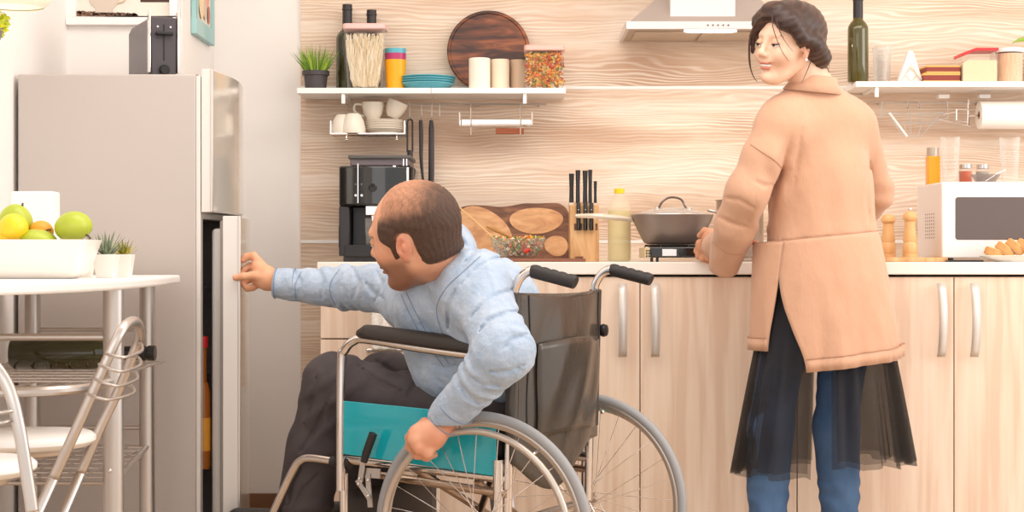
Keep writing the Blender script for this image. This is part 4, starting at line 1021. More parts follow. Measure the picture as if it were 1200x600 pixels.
for px, lb in ((678, 'left'), (686, 'middle'), (693, 'right')):
    x = Wp(px, Yk-0.012); t = thing('steak_knife', 'black-handled small knife in the front row of the block, %s of three' % lb, 'knife', (x, Yk-0.012, 1.03), group='front row knives')
    build('handle', MB().tube([(x, Yk-0.0095, H-(270-300)*Yk/F), (x, Yk-0.0095, H-(238-300)*Yk/F)], 0.0068, 12), M['gloss_black'], t, bevel=0.001)
    build('rivet', MB().ell((x, Yk-0.0163, H-(246-300)*Yk/F), (0.0015, 0.0012, 0.0015), seg=8, rings=5), M['chrome'], t)
# oil bottle
c = np.array([Wp(726, 5.36), 5.37, WT]); k = 5.37/F
t = thing('oil_bottle', 'clear bottle of golden cooking oil with a yellow cap, beside the knife block', 'bottle', c)
r = 14*k
prof = [(0, 0), (r*0.85, 0), (r, 0.006)]
for i in range(9): prof += [(r*0.97, 0.02+i*0.012), (r, 0.026+i*0.012)]
prof += [(r, 60*k), (r*0.92, 66*k), (r*0.55, 74*k), (r*0.36, 78*k), (r*0.36, 81*k), (0, 81*k)]
build('bottle_body', MB().lathe(prof, c, 36), mat('clear_plastic', (250, 244, 215), 0.08, alpha=0.25), t, smooth=50)
build('oil', MB().lathe([(0, 0.003), (r*0.83, 0.003), (r*0.94, 0.008), (r*0.93, 60*k), (0, 60*k)], c, 36), mat('cooking_oil', (240, 220, 140), 0.15, alpha=0.5), t, smooth=40)
build('cap', MB().lathe([(0, 80*k), (r*0.42, 80*k), (r*0.42, 85.5*k), (0, 86*k)], c, 28), mat('yellow_cap', (250, 216, 30), 0.4), t)
# gas burner
Ys0 = 5.16
t = thing('portable_stove', 'black and silver portable gas stove under the pan', 'stove', (Wp(787, 5.25), 5.25, WT))
def sz(py): return H-(py-300)*Ys0/F
mb = MB().box((Wp(762, Ys0), Ys0, sz(302)), (Wp(856, Ys0), Ys0+0.26, sz(289))); build('body', mb, M['gloss_black'], t, bevel=0.005)
mb = MB().box((Wp(756, Ys0), Ys0+0.01, sz(302)), (Wp(763, Ys0), Ys0+0.24, sz(290))); build('end_cap', mb, mat('stove_cream', (222, 200, 160), 0.4), t, bevel=0.001)
mb = MB()
for i in range(3):
    for j in range(2): mb.box((Wp(757.2+3*j, Ys0), Ys0+0.008, sz(293+3.2*i+1.6)), (Wp(759+3*j, Ys0), Ys0+0.0105, sz(293+3.2*i)))
build('vents', mb, M['black'], t)
mb = MB().box((Wp(776, Ys0), Ys0-0.002, sz(300)), (Wp(793, Ys0), Ys0+0.001, sz(292))); build('chrome_plate', mb, M['chrome'], t, bevel=0.001)
build('knob', MB().lathe([(0, 0), (0.012, 0), (0.011, 0.012), (0, 0.013)], (Wp(800, Ys0), Ys0-0.0005, sz(296)), 24, RX), M['black'], t, bevel=0.001)
for px in (764.5, 771, 840, 850): build('foot', MB().box((Wp(px, Ys0)-0.004, Ys0+0.02, WT), (Wp(px, Ys0)+0.004, Ys0+0.03, sz(301.5))), M['black'], t)
mb = MB().tube([(Wp(788, 5.29)+0.075*math.cos(a), 5.29+0.075*math.sin(a), sz(287.6)) for a in np.linspace(0, 2*PI, 41)[:-1]], 0.003, 8, closed=True)
for a in np.linspace(0, 2*PI, 7)[:-1]: mb.tube([(Wp(788, 5.29)+0.035*math.cos(a), 5.29+0.035*math.sin(a), sz(287.6)), (Wp(788, 5.29)+0.085*math.cos(a), 5.29+0.085*math.sin(a), sz(287.6)), (Wp(788, 5.29)+0.085*math.cos(a), 5.29+0.085*math.sin(a), sz(290))], 0.003, 8)
mb.lathe([(0, 0.004), (0.035, 0.004), (0.035, -0.008), (0, -0.008)], (Wp(788, 5.29), 5.29, sz(289)), 24)
build('pot_support', mb, M['black'], t)
# frying pan with glass lid
pc = np.array([Wp(787.5, 5.29), 5.29, sz(286)]); k = 5.29/F
t = thing('frying_pan', 'grey frying pan on the stove in front of the woman', 'pan', pc)
R1 = 49*k; hp = 34*k
build('pan_body', MB().lathe([(0, 0), (R1*0.58, 0), (R1*0.68, 0.006), (R1*0.80, hp*0.4), (R1*0.93, hp*0.8), (R1*0.99, hp), (R1*0.97, hp), (R1*0.91, hp*0.8), (R1*0.78, hp*0.42), (R1*0.6, 0.01), (0, 0.008)], pc, 56), mat('pan_grey', (146, 132, 124), 0.38, 0.35), t, smooth=50)
mb = MB(); hl = [P(741, 258, 5.28), P(733, 256.5, 5.26), P(715, 254.5, 5.22), P(695, 253, 5.18), P(674, 253, 5.15)]
hp_ = smooth_path(hl, 5); rows = []
for i, p in enumerate(hp_):
    q = i/(len(hp_)-1); ww = 0.0075+0.004*math.sin(PI*q); rows.append([p+np.array([0, 0.012*math.cos(a), ww*0.75*math.sin(a)]) for a in np.linspace(0, 2*PI, 13)[:-1]])
mb.grid(rows, closed=True); mb.add(rows[-1], [tuple(range(12))])
build('handle', mb, mat('cream_handle', (236, 222, 204), 0.25, 0.3), t, smooth=True)
t = thing('pan_lid', 'domed glass pan lid with an arched steel handle, on the grey pan', 'lid', pc+[0, 0, hp])
build('glass_dome', MB().lathe([(0, 0.026), (R1*0.3, 0.024), (R1*0.6, 0.016), (R1*0.85, 0.006), (R1*0.95, 0.001), (R1*0.95, -0.001), (0, 0.022)], pc+[0, 0, hp], 48), M['glass'], t, smooth=True)
build('rim', MB().tube([pc+[R1*0.965*math.cos(a), R1*0.965*math.sin(a), hp+0.001] for a in np.linspace(0, 2*PI, 57)[:-1]], 0.0028, 8, closed=True), M['steel'], t)
ah = [P(766.5, 246.5, 5.29), P(771.5, 244, 5.29), P(776, 236.5, 5.29), P(783, 232, 5.29), P(791, 231.5, 5.29), P(799, 234.5, 5.29), P(804, 243.5, 5.29), P(810.5, 246, 5.29)]
build('handle', MB().tube(ah, 0.0034, 9, smooth=4), mat('dark_chrome', (120, 112, 108), 0.15, 0.9), t)
build('handle_bases', MB().lathe([(0, 0), (0.008, 0), (0.006, 0.010), (0, 0.01)], pc+[-0.048, 0, hp+0.016], 16).lathe([(0, 0), (0.008, 0), (0.006, 0.010), (0, 0.01)], pc+[0.052, 0, hp+0.015], 16), M['steel'], t)
# steel pot behind the sleeve
c = np.array([Wp(868, 5.50), 5.52, WT])
t = thing('cooking_pot', 'steel cooking pot behind the woman\'s sleeve', 'pot', c)
build('pot_body', MB().lathe([(0, 0), (0.07, 0), (0.076, 0.008), (0.076, 0.195), (0.080, 0.198), (0.076, 0.2), (0.073, 0.195), (0.073, 0.01), (0, 0.008)], c, 40), mat('pot_steel', (170, 156, 142), 0.3, 0.9), t, smooth=40)
build('handle', MB().tube([c+[-0.074, 0, 0.16], c+[-0.098, 0, 0.165], c+[-0.098, 0.03, 0.165], c+[-0.074, 0.03, 0.16]], 0.004, 8, smooth=3), M['steel'], t)
# bowl with vegetables between arm and coat
c = np.array([Wp(878, 5.14), 5.165, WT+0.0])
t = thing('mixing_bowl', 'grey glazed bowl on dark feet holding chopped food, beside the woman\'s coat', 'bowl', c)
build('bowl_body', MB().lathe([(0, 0.012), (0.030, 0.012), (0.043, 0.02), (0.048, 0.048), (0.046, 0.048), (0.040, 0.024), (0, 0.02)], c, 36), mat('grey_glaze', (188, 172, 160), 0.4), t, smooth=50)
for a in (0.6, 2.2, 3.9, 5.4): build('foot', MB().ell(c+[0.034*math.cos(a), 0.034*math.sin(a), 0.0095], (0.009, 0.009, 0.009), seg=10, rings=8), M['black'], t)
mb = MB(); random.seed(4)
mb.color((200, 150, 110)); mb.lathe([(0, 0.022), (0.038, 0.026), (0.042, 0.040), (0, 0.05)], c, 20)
for i in range(60):
    a = random.random()*2*PI; r = 0.036*random.random(); mb.color(random.choice([(236, 120, 70), (250, 240, 226), (240, 200, 170), (226, 90, 60)])); mb.ell(c+[r*math.cos(a), r*math.sin(a), 0.046+0.016*random.random()], (0.007, 0.005, 0.004), seg=8, rings=5)
ob = build('chopped_food', mb, mat('chopped', (255, 255, 255), 0.5, attr=True), None, recalc=False); tag(ob, 'orange and white chopped food heaped in the grey bowl', 'food', kind='stuff')
c = c+np.array([-0.004, 0.0, 0.0])
# pepper mills on a board
t = thing('serving_board', 'light wooden serving board under the two pepper mills', 'board', (Wp(1075, 5.3), 5.3, WT))
build('plank', MB().box((Wp(1030, 5.15), 5.16, WT), (Wp(1112, 5.15), 5.34, WT+0.014)), M['oak'], t, bevel=0.003)
M['mill'] = mat('turned_beech', (236, 190, 134), 0.4, noise=((226, 176, 116), (60, 60, 6), 3))
def mill(px, Y, h, lb, metal):
    c = np.array([Wp(px, Y), Y, WT+0.0142]); t = thing('pepper_mill', lb, 'pepper mill', c, group='wooden pepper mills'); r = 0.0225
    build('base', MB().lathe([(0, 0), (r, 0), (r, 0.008), (r*0.92, 0.010), (r, 0.014), (r*1.0, 0.04), (r*0.86, 0.046), (r*0.95, 0.052), (r*0.82, h*0.52), (r*0.72, h*0.66), (r*0.78, h*0.72), (0, h*0.72)], c, 32), M['mill'], t, smooth=40)
    build('head', MB().lathe([(0, h*0.725), (r*0.7, h*0.725), (r*0.98, h*0.77), (r*1.0, h*0.83), (r*0.8, h*0.89), (r*0.4, h*0.92), (0, h*0.925)], c, 32), M['mill'], t, smooth=40)
    if metal: build('finial', MB().lathe([(0, h*0.92), (0.004, h*0.92), (0.0045, h*0.95), (0.006, h*0.975), (0.003, h), (0, h)], c, 16), M['chrome'], t, smooth=True)
    return t
mill(1066.5, 5.22, 0.152, 'turned beech pepper mill with a metal finial, nearer the microwave', True)
mill(1041, 5.30, 0.145, 'turned beech mill half hidden behind the woman\'s coat', False)
# microwave
my0, my1 = 5.20, 5.52; mx0 = Wp(1104, my0); mx1 = mx0+0.45
mz0, mz1 = WT+0.012, H+(300-213)*my0/F
t = thing('microwave', 'white microwave oven with a dark glass door on the right of the worktop', 'microwave', ((mx0+mx1)/2, 5.36, WT))
build('body', MB().box((mx0, my0+0.015, mz0), (mx1, my1, mz1)), mat('microwave_shell', (236, 226, 222), 0.4), t, bevel=0.006)
build('door_frame', MB().box((mx0, my0, mz0), (mx1, my0+0.0148, mz1)), M['white'], t, bevel=0.004)
def mzp(py): return H-(py-300)*my0/F
rp = []
xa, xb, za, zb_ = Wp(1119.5, my0), Wp(1220, my0), mzp(281), mzp(231)
for sx, sz_, a0 in ((xb, zb_, 0), (xa, zb_, PI/2), (xa, za, PI), (xb, za, 3*PI/2)):
    for q in range(5):
        a = a0+q*PI/8; rr_ = 0.008; rp.append((sx-(rr_ if sx == xb else -rr_)+rr_*math.cos(a), sz_-(rr_ if sz_ == zb_ else -rr_)+rr_*math.sin(a)))
build('door_glass', MB().prism(rp, my0-0.0012, my0+0.003, 'xz'), mat('microwave_glass', (112, 100, 96), 0.10, 0.35), t)
mb = MB()
for i in range(5):
    for j in range(8):
        y = my0+0.10+i*0.026; z = mzp(278)+j*0.0105; mb.add([(mx0-0.0007, y+0.0045*math.cos(a), z+0.0026*math.sin(a)) for a in np.linspace(0, 2*PI, 11)[:-1]], [tuple(range(10))])
build('vent_holes', mb, mat('vent_dark', (96, 72, 70), 0.6), t, recalc=False)
for x, y in ((mx0+0.03, my0+0.03), (mx0+0.03, my1-0.03), (mx1-0.03, my0+0.03), (mx1-0.03, my1-0.03)): build('foot', MB().lathe([(0, 0), (0.012, 0), (0.012, 0.013), (0, 0.013)], (x, y, WT), 16), M['black'], t)
build('control_dial', MB().lathe([(0, 0), (0.02, 0), (0.018, 0.014), (0, 0.015)], (mx1-0.04, my0, mz0+0.08), 24, RX), M['white'], t, bevel=0.001)
c = ((mx0+0.05), 5.165, WT)
solo('black_tray', MB().box((Wp(1112, 5.12), 5.12, WT), (Wp(1153, 5.12), 5.19, WT+0.006)), M['black'], 'thin black tray lying in front of the microwave', 'tray', base=c, bevel=0.002)
# bread plate
c = np.array([Wp(1194, 5.14), 5.145, WT])
t = thing('serving_plate', 'white plate of sliced bread in front of the microwave', 'plate', c)
build('dish', MB().lathe([(0, 0), (0.065, 0), (0.07, 0.003), (0.118, 0.018), (0.118, 0.020), (0.114, 0.020), (0.07, 0.007), (0, 0.006)], c, 48, None, 1.0, 0.46), M['ceramic'], t, smooth=50)
M['crumb'] = mat('bread_crumb', (250, 224, 180), 0.8, noise=((240, 204, 150), (60, 60, 60), 4)); M['crust'] = mat('bread_crust', (212, 146, 84), 0.7, noise=((226, 170, 108), (40, 40, 40), 3))
lbs = ['bread slice, leftmost and lowest on the plate', 'bread slice, second from the left on the plate', 'bread slice in the middle of the plate', 'bread slice near the right edge of the photo', 'bread slice cut off by the right edge']
for i in range(5):
    bx = Wp(1165+12*i, 5.14); tl = math.radians(50 if i else 68)
    z_ = WT+0.026+0.009*min(i, 2)
    t2 = thing('bread_slice', lbs[i], 'bread', (bx, 5.14, z_-0.018), group='bread slices')
    R = roty(-tl) @ rotx(0.35)
    pr = [(0.021*math.cos(a)*(1.2 if math.cos(a) < 0 else 1), 0.033*math.sin(a)) for a in np.linspace(0, 2*PI, 25)[:-1]]
    build('crumb', MB().prism([(a*0.93, b*0.93) for a, b in pr], -0.0125, 0.0125, 'yz', R, (bx, 5.14, z_)), M['crumb'], t2, bevel=0.003)
    build('crust', MB().prism(pr, -0.0112, 0.0112, 'yz', R, (bx, 5.14, z_)), M['crust'], t2, bevel=0.003)
# things on the microwave
MT = mz1
c = np.array([Wp(1093.5, 5.40), 5.40, MT]); c[0] = max(c[0], mx0+0.02)
c = np.array([Wp(1094, 5.45), 5.46, MT])
t = thing('spice_bottle', 'square jar of yellow spice with a silver lid on the microwave\'s left corner', 'jar', c)
cx_ = max(c[0], mx0+0.021); k = 5.46/F
build('glass_body', MB().box((cx_-0.0195, 5.44, MT), (cx_+0.0195, 5.479, MT+34*k-0.0)), mat('yellow_spice', (236, 162, 30), 0.25), t, bevel=0.003)
build('cap', MB().lathe([(0, 33*k), (0.0195, 33*k), (0.0195, 44*k), (0, 44.5*k)], (cx_, 5.46, MT), 28), mat('silver_cap', (190, 176, 162), 0.35, 0.5), t, smooth=40)
tumbler((Wp(1113.5, 5.40), 5.40, MT), 0.023, 0.031, 0.150, 'tall clear glass on the microwave beside the yellow spice jar', 'glasses on the microwave')
tumbler((Wp(1183, 5.42), 5.42, MT), 0.024, 0.033, 0.150, 'tall clear glass on the microwave near the right edge of the photo', 'glasses on the microwave')
def spice(px, Y, fill_rgb, lb):
    c = np.array([Wp(px, Y), Y, MT]); t = thing('spice_jar', lb, 'jar', c, group='spice jars on the microwave')
    build('glass_body', MB().lathe([(0, 0), (0.0205, 0), (0.0215, 0.003), (0.0215, 0.048), (0.018, 0.053), (0, 0.053)], c, 28), M['glass'], t, smooth=40)
    build('spice', MB().lathe([(0, 0.002), (0.0190, 0.002), (0.0198, 0.044), (0, 0.044)], c, 28), mat('spice_%d' % fill_rgb[0], fill_rgb, 0.9), t)
    build('lid', MB().lathe([(0, 0.053), (0.0195, 0.053), (0.0195, 0.066), (0, 0.067)], c, 28), M['steel'], t, smooth=40)
spice(1131.5, 5.44, (198, 90, 52), 'small jar of red spice with a steel lid on the microwave')
spice(1151.5, 5.46, (170, 160, 146), 'small jar of grey-white spice with a steel lid, behind the glass bowl')
c = np.array([Wp(1155, 5.36), 5.36, MT])
solo('glass_dish', MB().lathe([(0, 0), (0.020, 0), (0.03, 0.004), (0.044, 0.026), (0.046, 0.030), (0.043, 0.027), (0.028, 0.006), (0, 0.003)], c, 36), mat('grey_glass', (150, 140, 136), 0.06, alpha=0.4), 'small shallow glass bowl with a spoon on the microwave', 'bowl', base=c, smooth=50)
t = thing('teaspoon', 'thin steel spoon leaning in the small glass bowl', 'spoon', c)
build('stem', MB().tube([c+[0.0, 0, 0.008], c+[0.036, 0, 0.032], c+[0.062, 0, 0.044]], [0.0024, 0.0016, 0.002], 8), M['chrome'], t)
build('spoon_bowl', MB().ell(c+[-0.008, 0, 0.007], (0.012, 0.008, 0.003)), M['chrome'], t)

# ---------------------------------------------------------------- bar table
TT = 0.900
outline = [(-1.340, 4.50), (-0.875, 4.50), (-0.868, 4.42), (-0.842, 4.10), (-0.832, 3.70), (-0.838, 3.50), (-0.865, 3.30), (-0.925, 3.13), (-1.03, 3.03), (-1.18, 2.99), (-1.340, 2.98)]
sm = smooth_path([np.array([a, b, 0]) for a, b in outline[2:]], 5)
poly = outline[:2]+[(p[0], p[1]) for p in sm]
t = thing('bar_table', 'tall white-topped steel bar table along the left edge, in front of the fridge', 'table', (-1.1, 3.9, 0))
build('tabletop', MB().prism(poly, TT-0.022, TT, 'xy'), M['white'], t, bevel=0.006)
LEGS = [(-0.829, 3.55, 0.0215), (-0.951, 4.45, 0.0205), (-1.25, 4.45, 0.0205), (-1.25, 3.55, 0.0215)]
# near-right leg sits just under the rounded edge
LEGS[0] = (-0.868, 3.60, 0.0225)
LEGS[0] = (Wp(133, 3.72), 3.72, 0.0225)
LEGS[3] = (-1.25, 3.72, 0.0225)
for x, y, r in LEGS: build('leg', MB().tube([(x, y, 0), (x, y, TT-0.0225)], r, 24), M['alu'], t, smooth=40)
def rail_(pts, r, nm='rail'): return build(nm, MB().tube(pts, r, 10), M['alu'], t)
l0, l1, l2, l3 = [np.array([a, b, 0.0]) for a, b, _ in LEGS]
def zz(v, z): return np.array([v[0], v[1], z])
rail_([zz(l3, H-95*3.72/F), zz(l0, H-95*3.72/F)], 0.008); rail_([zz(l2, H-86*4.45/F), zz(l1, H-86*4.45/F)], 0.006)
for zl in (H-201*4.45/F,): rail_([zz(l2, zl), zz(l1, zl)], 0.006)
# bottle tray
zt2 = H-140*3.9/F
mb = MB(); fr = [np.array([-1.27, 3.60, zt2]), np.array([-1.20, 3.45, zt2]), np.array([-1.02, 3.42, zt2]), np.array([-0.90, 3.50, zt2]), np.array([-0.872, 3.70, zt2])]
rail_(smooth_path(fr, 6), 0.011, 'tray_front_tube')
for i in range(9): y = 3.66+0.09*i; mb.tube([(-1.27, y, zt2+0.004), (-0.90, y, zt2+0.004)], 0.0028, 6)
for i in range(9): x = -1.26+0.045*i; mb.tube([(x, 3.50 if -1.24 < x < -0.95 else 3.62, zt2), (x, 4.42, zt2)], 0.0028, 6)
mb.tube([(-0.895, 3.62, zt2), (-0.935, 4.40, zt2)], 0.0045, 8); mb.tube([(-1.27, 3.62, zt2), (-1.27, 4.42, zt2)], 0.0045, 8)
build('wire_tray', mb, M['alu'], t)
zt3 = H-248*4.0/F
mb = MB()
for i in range(9): y = 3.74+0.085*i; mb.tube([(-1.25, y, zt3), (-0.88-0.07*i/8, y, zt3)], 0.0028, 6)
for i in range(7): x = -1.24+0.045*i; mb.tube([(x, 3.72, zt3), (x+0.02, 4.43, zt3)], 0.0028, 6)
mb.tube([zz(l0, zt3), zz(l1, zt3)], 0.007, 8); mb.tube([zz(l3, zt3), zz(l2, zt3)], 0.006, 8); mb.tube([zz(l0, zt3), zz(l3, zt3)], 0.004, 8); mb.tube([zz(l1, zt3), zz(l2, zt3)], 0.004, 8)
build('lower_wire_shelf', mb, M['alu'], t)
mb = MB()
for z in (H-250*3.72/F, ): mb.ell((l0[0]-0.003, 3.72-0.0225, z), (0.005, 0.004, 0.005), seg=10, rings=6)
build('bolt', mb, M['chrome'], t)
# wine bottle lying on the tray
Yw = 4.0; bz = zt2+0.0075+0.038
t = thing('wine_bottle', 'dark wine bottle lying on the wire tray under the table', 'bottle', (Wp(90, Yw), Yw, bz-0.038), group='lying wine bottle')
Rw = roty(PI/2)
x_0 = Wp(14, Yw)
build('glass_body', MB().lathe([(0, 0.004), (0.034, 0), (0.038, 0.006), (0.038, 0.19), (0.034, 0.205), (0.018, 0.235), (0.0145, 0.25), (0.0145, 0.275), (0, 0.275)], (x_0, Yw, bz), 32, Rw), M['wine'], t, smooth=40)
build('black_cap', MB().lathe([(0.0148, 0.235), (0.0162, 0.236), (0.0165, 0.296), (0.018, 0.298), (0.018, 0.312), (0.0155, 0.314), (0.0155, 0.318), (0.018, 0.320), (0.018, 0.336), (0, 0.337)], (x_0, Yw, bz), 28, Rw), M['black'], t)
# white box, fruit bowl, fruits, small plants on the table
Yf = 3.78
solo('white_canister', MB().box((Wp(12, 4.2), 4.20, TT), (Wp(62, 4.2), 4.27, H+76*4.2/F)), M['white'], 'square white canister behind the fruit bowl, against the fridge side', 'canister', base=(Wp(37, 4.2), 4.24, TT), bevel=0.006)
bcx, bcy = Wp(20, Yf), Yf
t = thing('fruit_bowl', 'long white rectangular fruit bowl on the bar table', 'bowl', (bcx, bcy, TT))
hb = H+(300-281)*Yf/F-TT
def rrect(hx, hy, z, rr=0.02):
    pts = []
    for sx, sy, a0 in ((1, 1, 0), (-1, 1, PI/2), (-1, -1, PI), (1, -1, 3*PI/2)):
        for q in range(6):
            a = a0+q*PI/10; pts.append((bcx+sx*(hx-rr)+rr*math.cos(a), bcy+sy*(hy-rr)+rr*math.sin(a), z))
    return pts
hx_ = Wp(107, Yf-0.05)-bcx-0.003; hy_ = 0.08
mb = MB(); base_h = hx_-0.045
mb.grid([rrect(base_h-0.005, hy_-0.035, TT), rrect(base_h+0.005, hy_-0.028, TT+0.003), rrect(base_h+0.022, hy_-0.015, TT+0.016), rrect(hx_-0.012, hy_-0.005, TT+hb*0.6), rrect(hx_, hy_, TT+hb), rrect(hx_-0.004, hy_-0.004, TT+hb), rrect(hx_-0.017, hy_-0.01, TT+hb*0.6), rrect(base_h+0.015, hy_-0.022, TT+0.02), rrect(base_h, hy_-0.032, TT+0.006)], closed=True)
mb.add(rrect(base_h-0.005, hy_-0.035, TT), [tuple(range(24))]); mb.add(rrect(base_h, hy_-0.032, TT+0.006), [tuple(range(24))])
build('dish', mb, M['ceramic'], t, smooth=50)
M['pomelo'] = mat('green_citrus', (168, 186, 44), 0.35, noise=((190, 200, 70), (14, 14, 14), 3), bump=(0.15, (300, 300, 300), 0.002))
M['lemon'] = mat('lemon_peel', (250, 208, 36), 0.35, bump=(0.2, (300, 300, 300), 0.002)); M['orange'] = mat('orange_peel', (246, 166, 46), 0.4, bump=(0.2, (300, 300, 300), 0.002))
M['stem'] = mat('brown_stem', (96, 80, 50), 0.7)
def fruit(px, py, Y, rx, rz_, m, nm, lb, cat, tip=None, R=None, stem=None):
    c = P(px, py, Y); k = Y/F; t = thing(nm, lb, cat, (c[0], c[1], c[2]-rz_*k), group='fruit in the bowl')
    prof = []; n = 14
    for i in range(n+1):
        a = -PI/2+PI*i/n; r = rx*k*math.cos(a); z = rz_*k*math.sin(a)
        if tip and i > n-3: z += tip*k*(i-(n-3))/3
        prof.append((r*(1-0.06*math.sin(a)), z))
    build('flesh', MB().lathe(prof, c, 32, R), M[m], t, smooth=True)
    if stem is not None:
        q = P(stem[0], stem[1], Y-rx*k*0.85 if stem[2] else Y); e = P(stem[3], stem[4], Y-rx*k*0.9 if stem[2] else Y)
        build('stem', MB().tube([q, (q+e)/2+[0, 0, 0.002], e], [0.003, 0.0022, 0.0026], 8), M['stem'], t)
fruit(18, 262, 3.80, 20.5, 23, 'pomelo', 'green_apple', 'large green apple at the back of the fruit bowl, below the canister', 'apple', stem=(26, 242, 0, 27, 238))
fruit(16, 267, 3.735, 17, 15, 'lemon', 'lemon', 'round yellow lemon on top at the front of the bowl', 'lemon', tip=1.5, R=rotx(PI/2) @ roty(0.2))
fruit(49, 270, 3.79, 14, 11.5, 'orange', 'orange', 'small orange-yellow fruit between the green ones', 'orange', R=roty(0.25), stem=(52, 272, 1, 60, 269))
fruit(44, 281, 3.76, 23, 12.5, 'pomelo', 'green_mango', 'low green fruit lying half hidden by the bowl rim', 'fruit', R=roty(0.1))
fruit(86, 265, 3.775, 22, 17.5, 'pomelo', 'green_pear', 'green pear-like fruit at the right end of the fruit bowl', 'pear', R=roty(-0.15), stem=(101, 275, 1, 106, 280))
fruit(8, 279, 3.745, 15, 8, 'lemon', 'lemon', 'yellow lemon lowest at the left edge of the photo', 'lemon')
def fr_rest(): pass
# succulents
def succ(px0, px1, ptop, Y, lb, colr, n, L, spread, seed):
    random.seed(seed); cx = Wp((px0+px1)/2, Y); k = Y/F; w2 = (px1-px0)/2*k; hgt = H+(300-ptop)*k-TT
    t = thing('potted_succulent', lb, 'plant', (cx, Y, TT), group='small succulents on the table')
    def sq(r, z): return [(cx-r, Y-r, z), (cx+r, Y-r, z), (cx+r, Y+r, z), (cx-r, Y+r, z)]
    mb = MB(); mb.grid([sq(w2*0.72, TT), sq(w2, TT+hgt), sq(w2*0.9, TT+hgt), sq(w2*0.85, TT+hgt*0.88)], closed=True); mb.add(sq(w2*0.72, TT), [(0, 1, 2, 3)]); mb.add(sq(w2*0.85, TT+hgt*0.88), [(0, 1, 2, 3)])
    build('pot', mb, M['ceramic'], t, bevel=0.002)
    mb = MB()
    for i in range(n):
        a = i*2.4; el = spread*(0.25+0.75*i/n); d = np.array([math.cos(a)*math.sin(el), math.sin(a)*math.sin(el), math.cos(el)])
        b = np.array([cx, Y, TT+hgt*0.88]); s_ = unit(np.cross(d, (0.01, 0, 1)))*0.0048; up = np.cross(s_, d); rows = []
        LL = L*random.uniform(0.8, 1.1); mb.color(random.choice(colr))
        for q in np.linspace(0, 1, 6):
            p = b+d*LL*q+np.array([0, 0, 0.008*q*q]); ww = (1-q**1.6)*0.9+0.1*(q < 1); rows.append([p-s_*ww, p-unit(up)*0.0015*ww, p+s_*ww, p+unit(up)*0.0008])
        mb.grid(rows, closed=True)
    build('leaves', mb, mat('succulent_leaf', (255, 255, 255), 0.55, attr=True), t, recalc=False)
succ(111, 138, 298, 3.90, 'aloe-like spiky succulent in a white square pot, beside the fruit bowl', [(110, 128, 100), (138, 150, 120), (84, 104, 84)], 26, 0.055, 1.25, 1)
succ(133, 156, 298, 4.00, 'yellow-green rosette succulent in a white square pot, rightmost on the table', [(168, 160, 60), (190, 180, 84), (140, 136, 50)], 34, 0.036, 1.45, 2)
succ(85, 110, 298, 4.03, 'grey-leaved succulent in a white pot, half hidden behind the fruit bowl', [(104, 96, 84), (84, 80, 70)], 14, 0.048, 1.0, 3)

# ---------------------------------------------------------------- bar stools
def stool(name_lb, T, rail_pts1, rail_pts2, seat_c, seat_r, coil):
    t = thing('bar_stool', name_lb, 'bar stool', T, group='steel bar stools with white round seats')
    build('back_loop', MB().tube(rail_pts1, 0.0100, 14, smooth=8), M['alu'], t, smooth=True)
    c = np.asarray(seat_c)
    build('seat', MB().lathe([(0, -0.022), (seat_r-0.012, -0.022), (seat_r, -0.012), (seat_r, -0.004), (seat_r-0.008, 0.003), (0, 0.003)], c, 48), M['white'], t, smooth=50)
    mb = MB()
    build('seat_ring', MB().tube([c+[ (seat_r-0.05)*math.cos(a), (seat_r-0.05)*math.sin(a), -0.03] for a in np.linspace(0, 2*PI, 33)[:-1]], 0.008, 8, closed=True), M['alu'], t)
    for sx, sy in ((-1, -1), (-1, 1)):
        build('leg', MB().tube([c+[sx*seat_r*0.5, sy*seat_r*0.62, -0.03], (c[0]+sx*(seat_r+0.07), c[1]+sy*seat_r*0.8, 0)], 0.0115, 12), M['alu'], t)
    for pts in rail_pts2: build('leg', MB().tube(pts, 0.0100, 14), M['alu'], t, smooth=True)
    build('footrest', MB().tube([c+[-seat_r*1.1, -seat_r*0.74, 0.28-c[2]], c+[-seat_r*1.1, seat_r*0.74, 0.28-c[2]]], 0.009, 10), M['alu'], t)
    for pts in coil: build('coil', MB().tube(pts, 0.0032, 8, smooth=6), M['alu'], t, smooth=True)
    return t
# first stool: loop standing nearest the table
A = lambda px, py, Y: P(px, py, Y)
f1, f2 = 3.20, 3.42
loop = [A(63, 560, f1), A(92, 497, f1), A(117, 440, f1+0.005), A(138, 395, f1+0.02), A(150, 379, f1+0.06), A(160, 378, f1+0.11), A(163.5, 392, f1+0.16), A(158, 410, f2-0.02), A(140, 455, f2), A(118, 500, f2), A(95, 553, f2)]
def ext(a, b, Ya, Yb):
    """leg continued straight from a through b down to the floor"""
    a, b = np.asarray(a), np.asarray(b); d = b-a; s_ = (0-b[2])/d[2]; return [b, b+d*s_]
leg1 = ext(A(92, 497, f1), A(63, 560, f1), f1, f1); leg2 = ext(A(118, 500, f2), A(95, 553, f2), f2, f2)
coils = []
for (xa, ya, xb, yb, xc, yc) in ((124, 414, 150, 418, 166, 411), (116, 427, 145, 435, 164, 428), (109, 443, 140, 452, 160, 445), (101, 461, 130, 468, 156, 461)):
    coils.append([A(xa, ya, f1), A((xa+xb)/2, (ya+yb)/2+2, f1-0.03), A(xb, yb, f1-0.01), A(xc, yc, f1+0.08), A(xc-2, yc-9, f2-0.06), A(xc-10, yc-10, f2)])
sc1 = A(52, 509, 3.35); sc1[2] = H-207*3.35/F
stool('steel bar stool with a coiled wire back, the one beside the table legs', (sc1[0], sc1[1], 0), loop, [leg1, leg2], (Wp(30, 3.36), 3.36, H-211*3.33/F+0.0), 0.135, coils)
g1, g2 = 2.62, 2.84
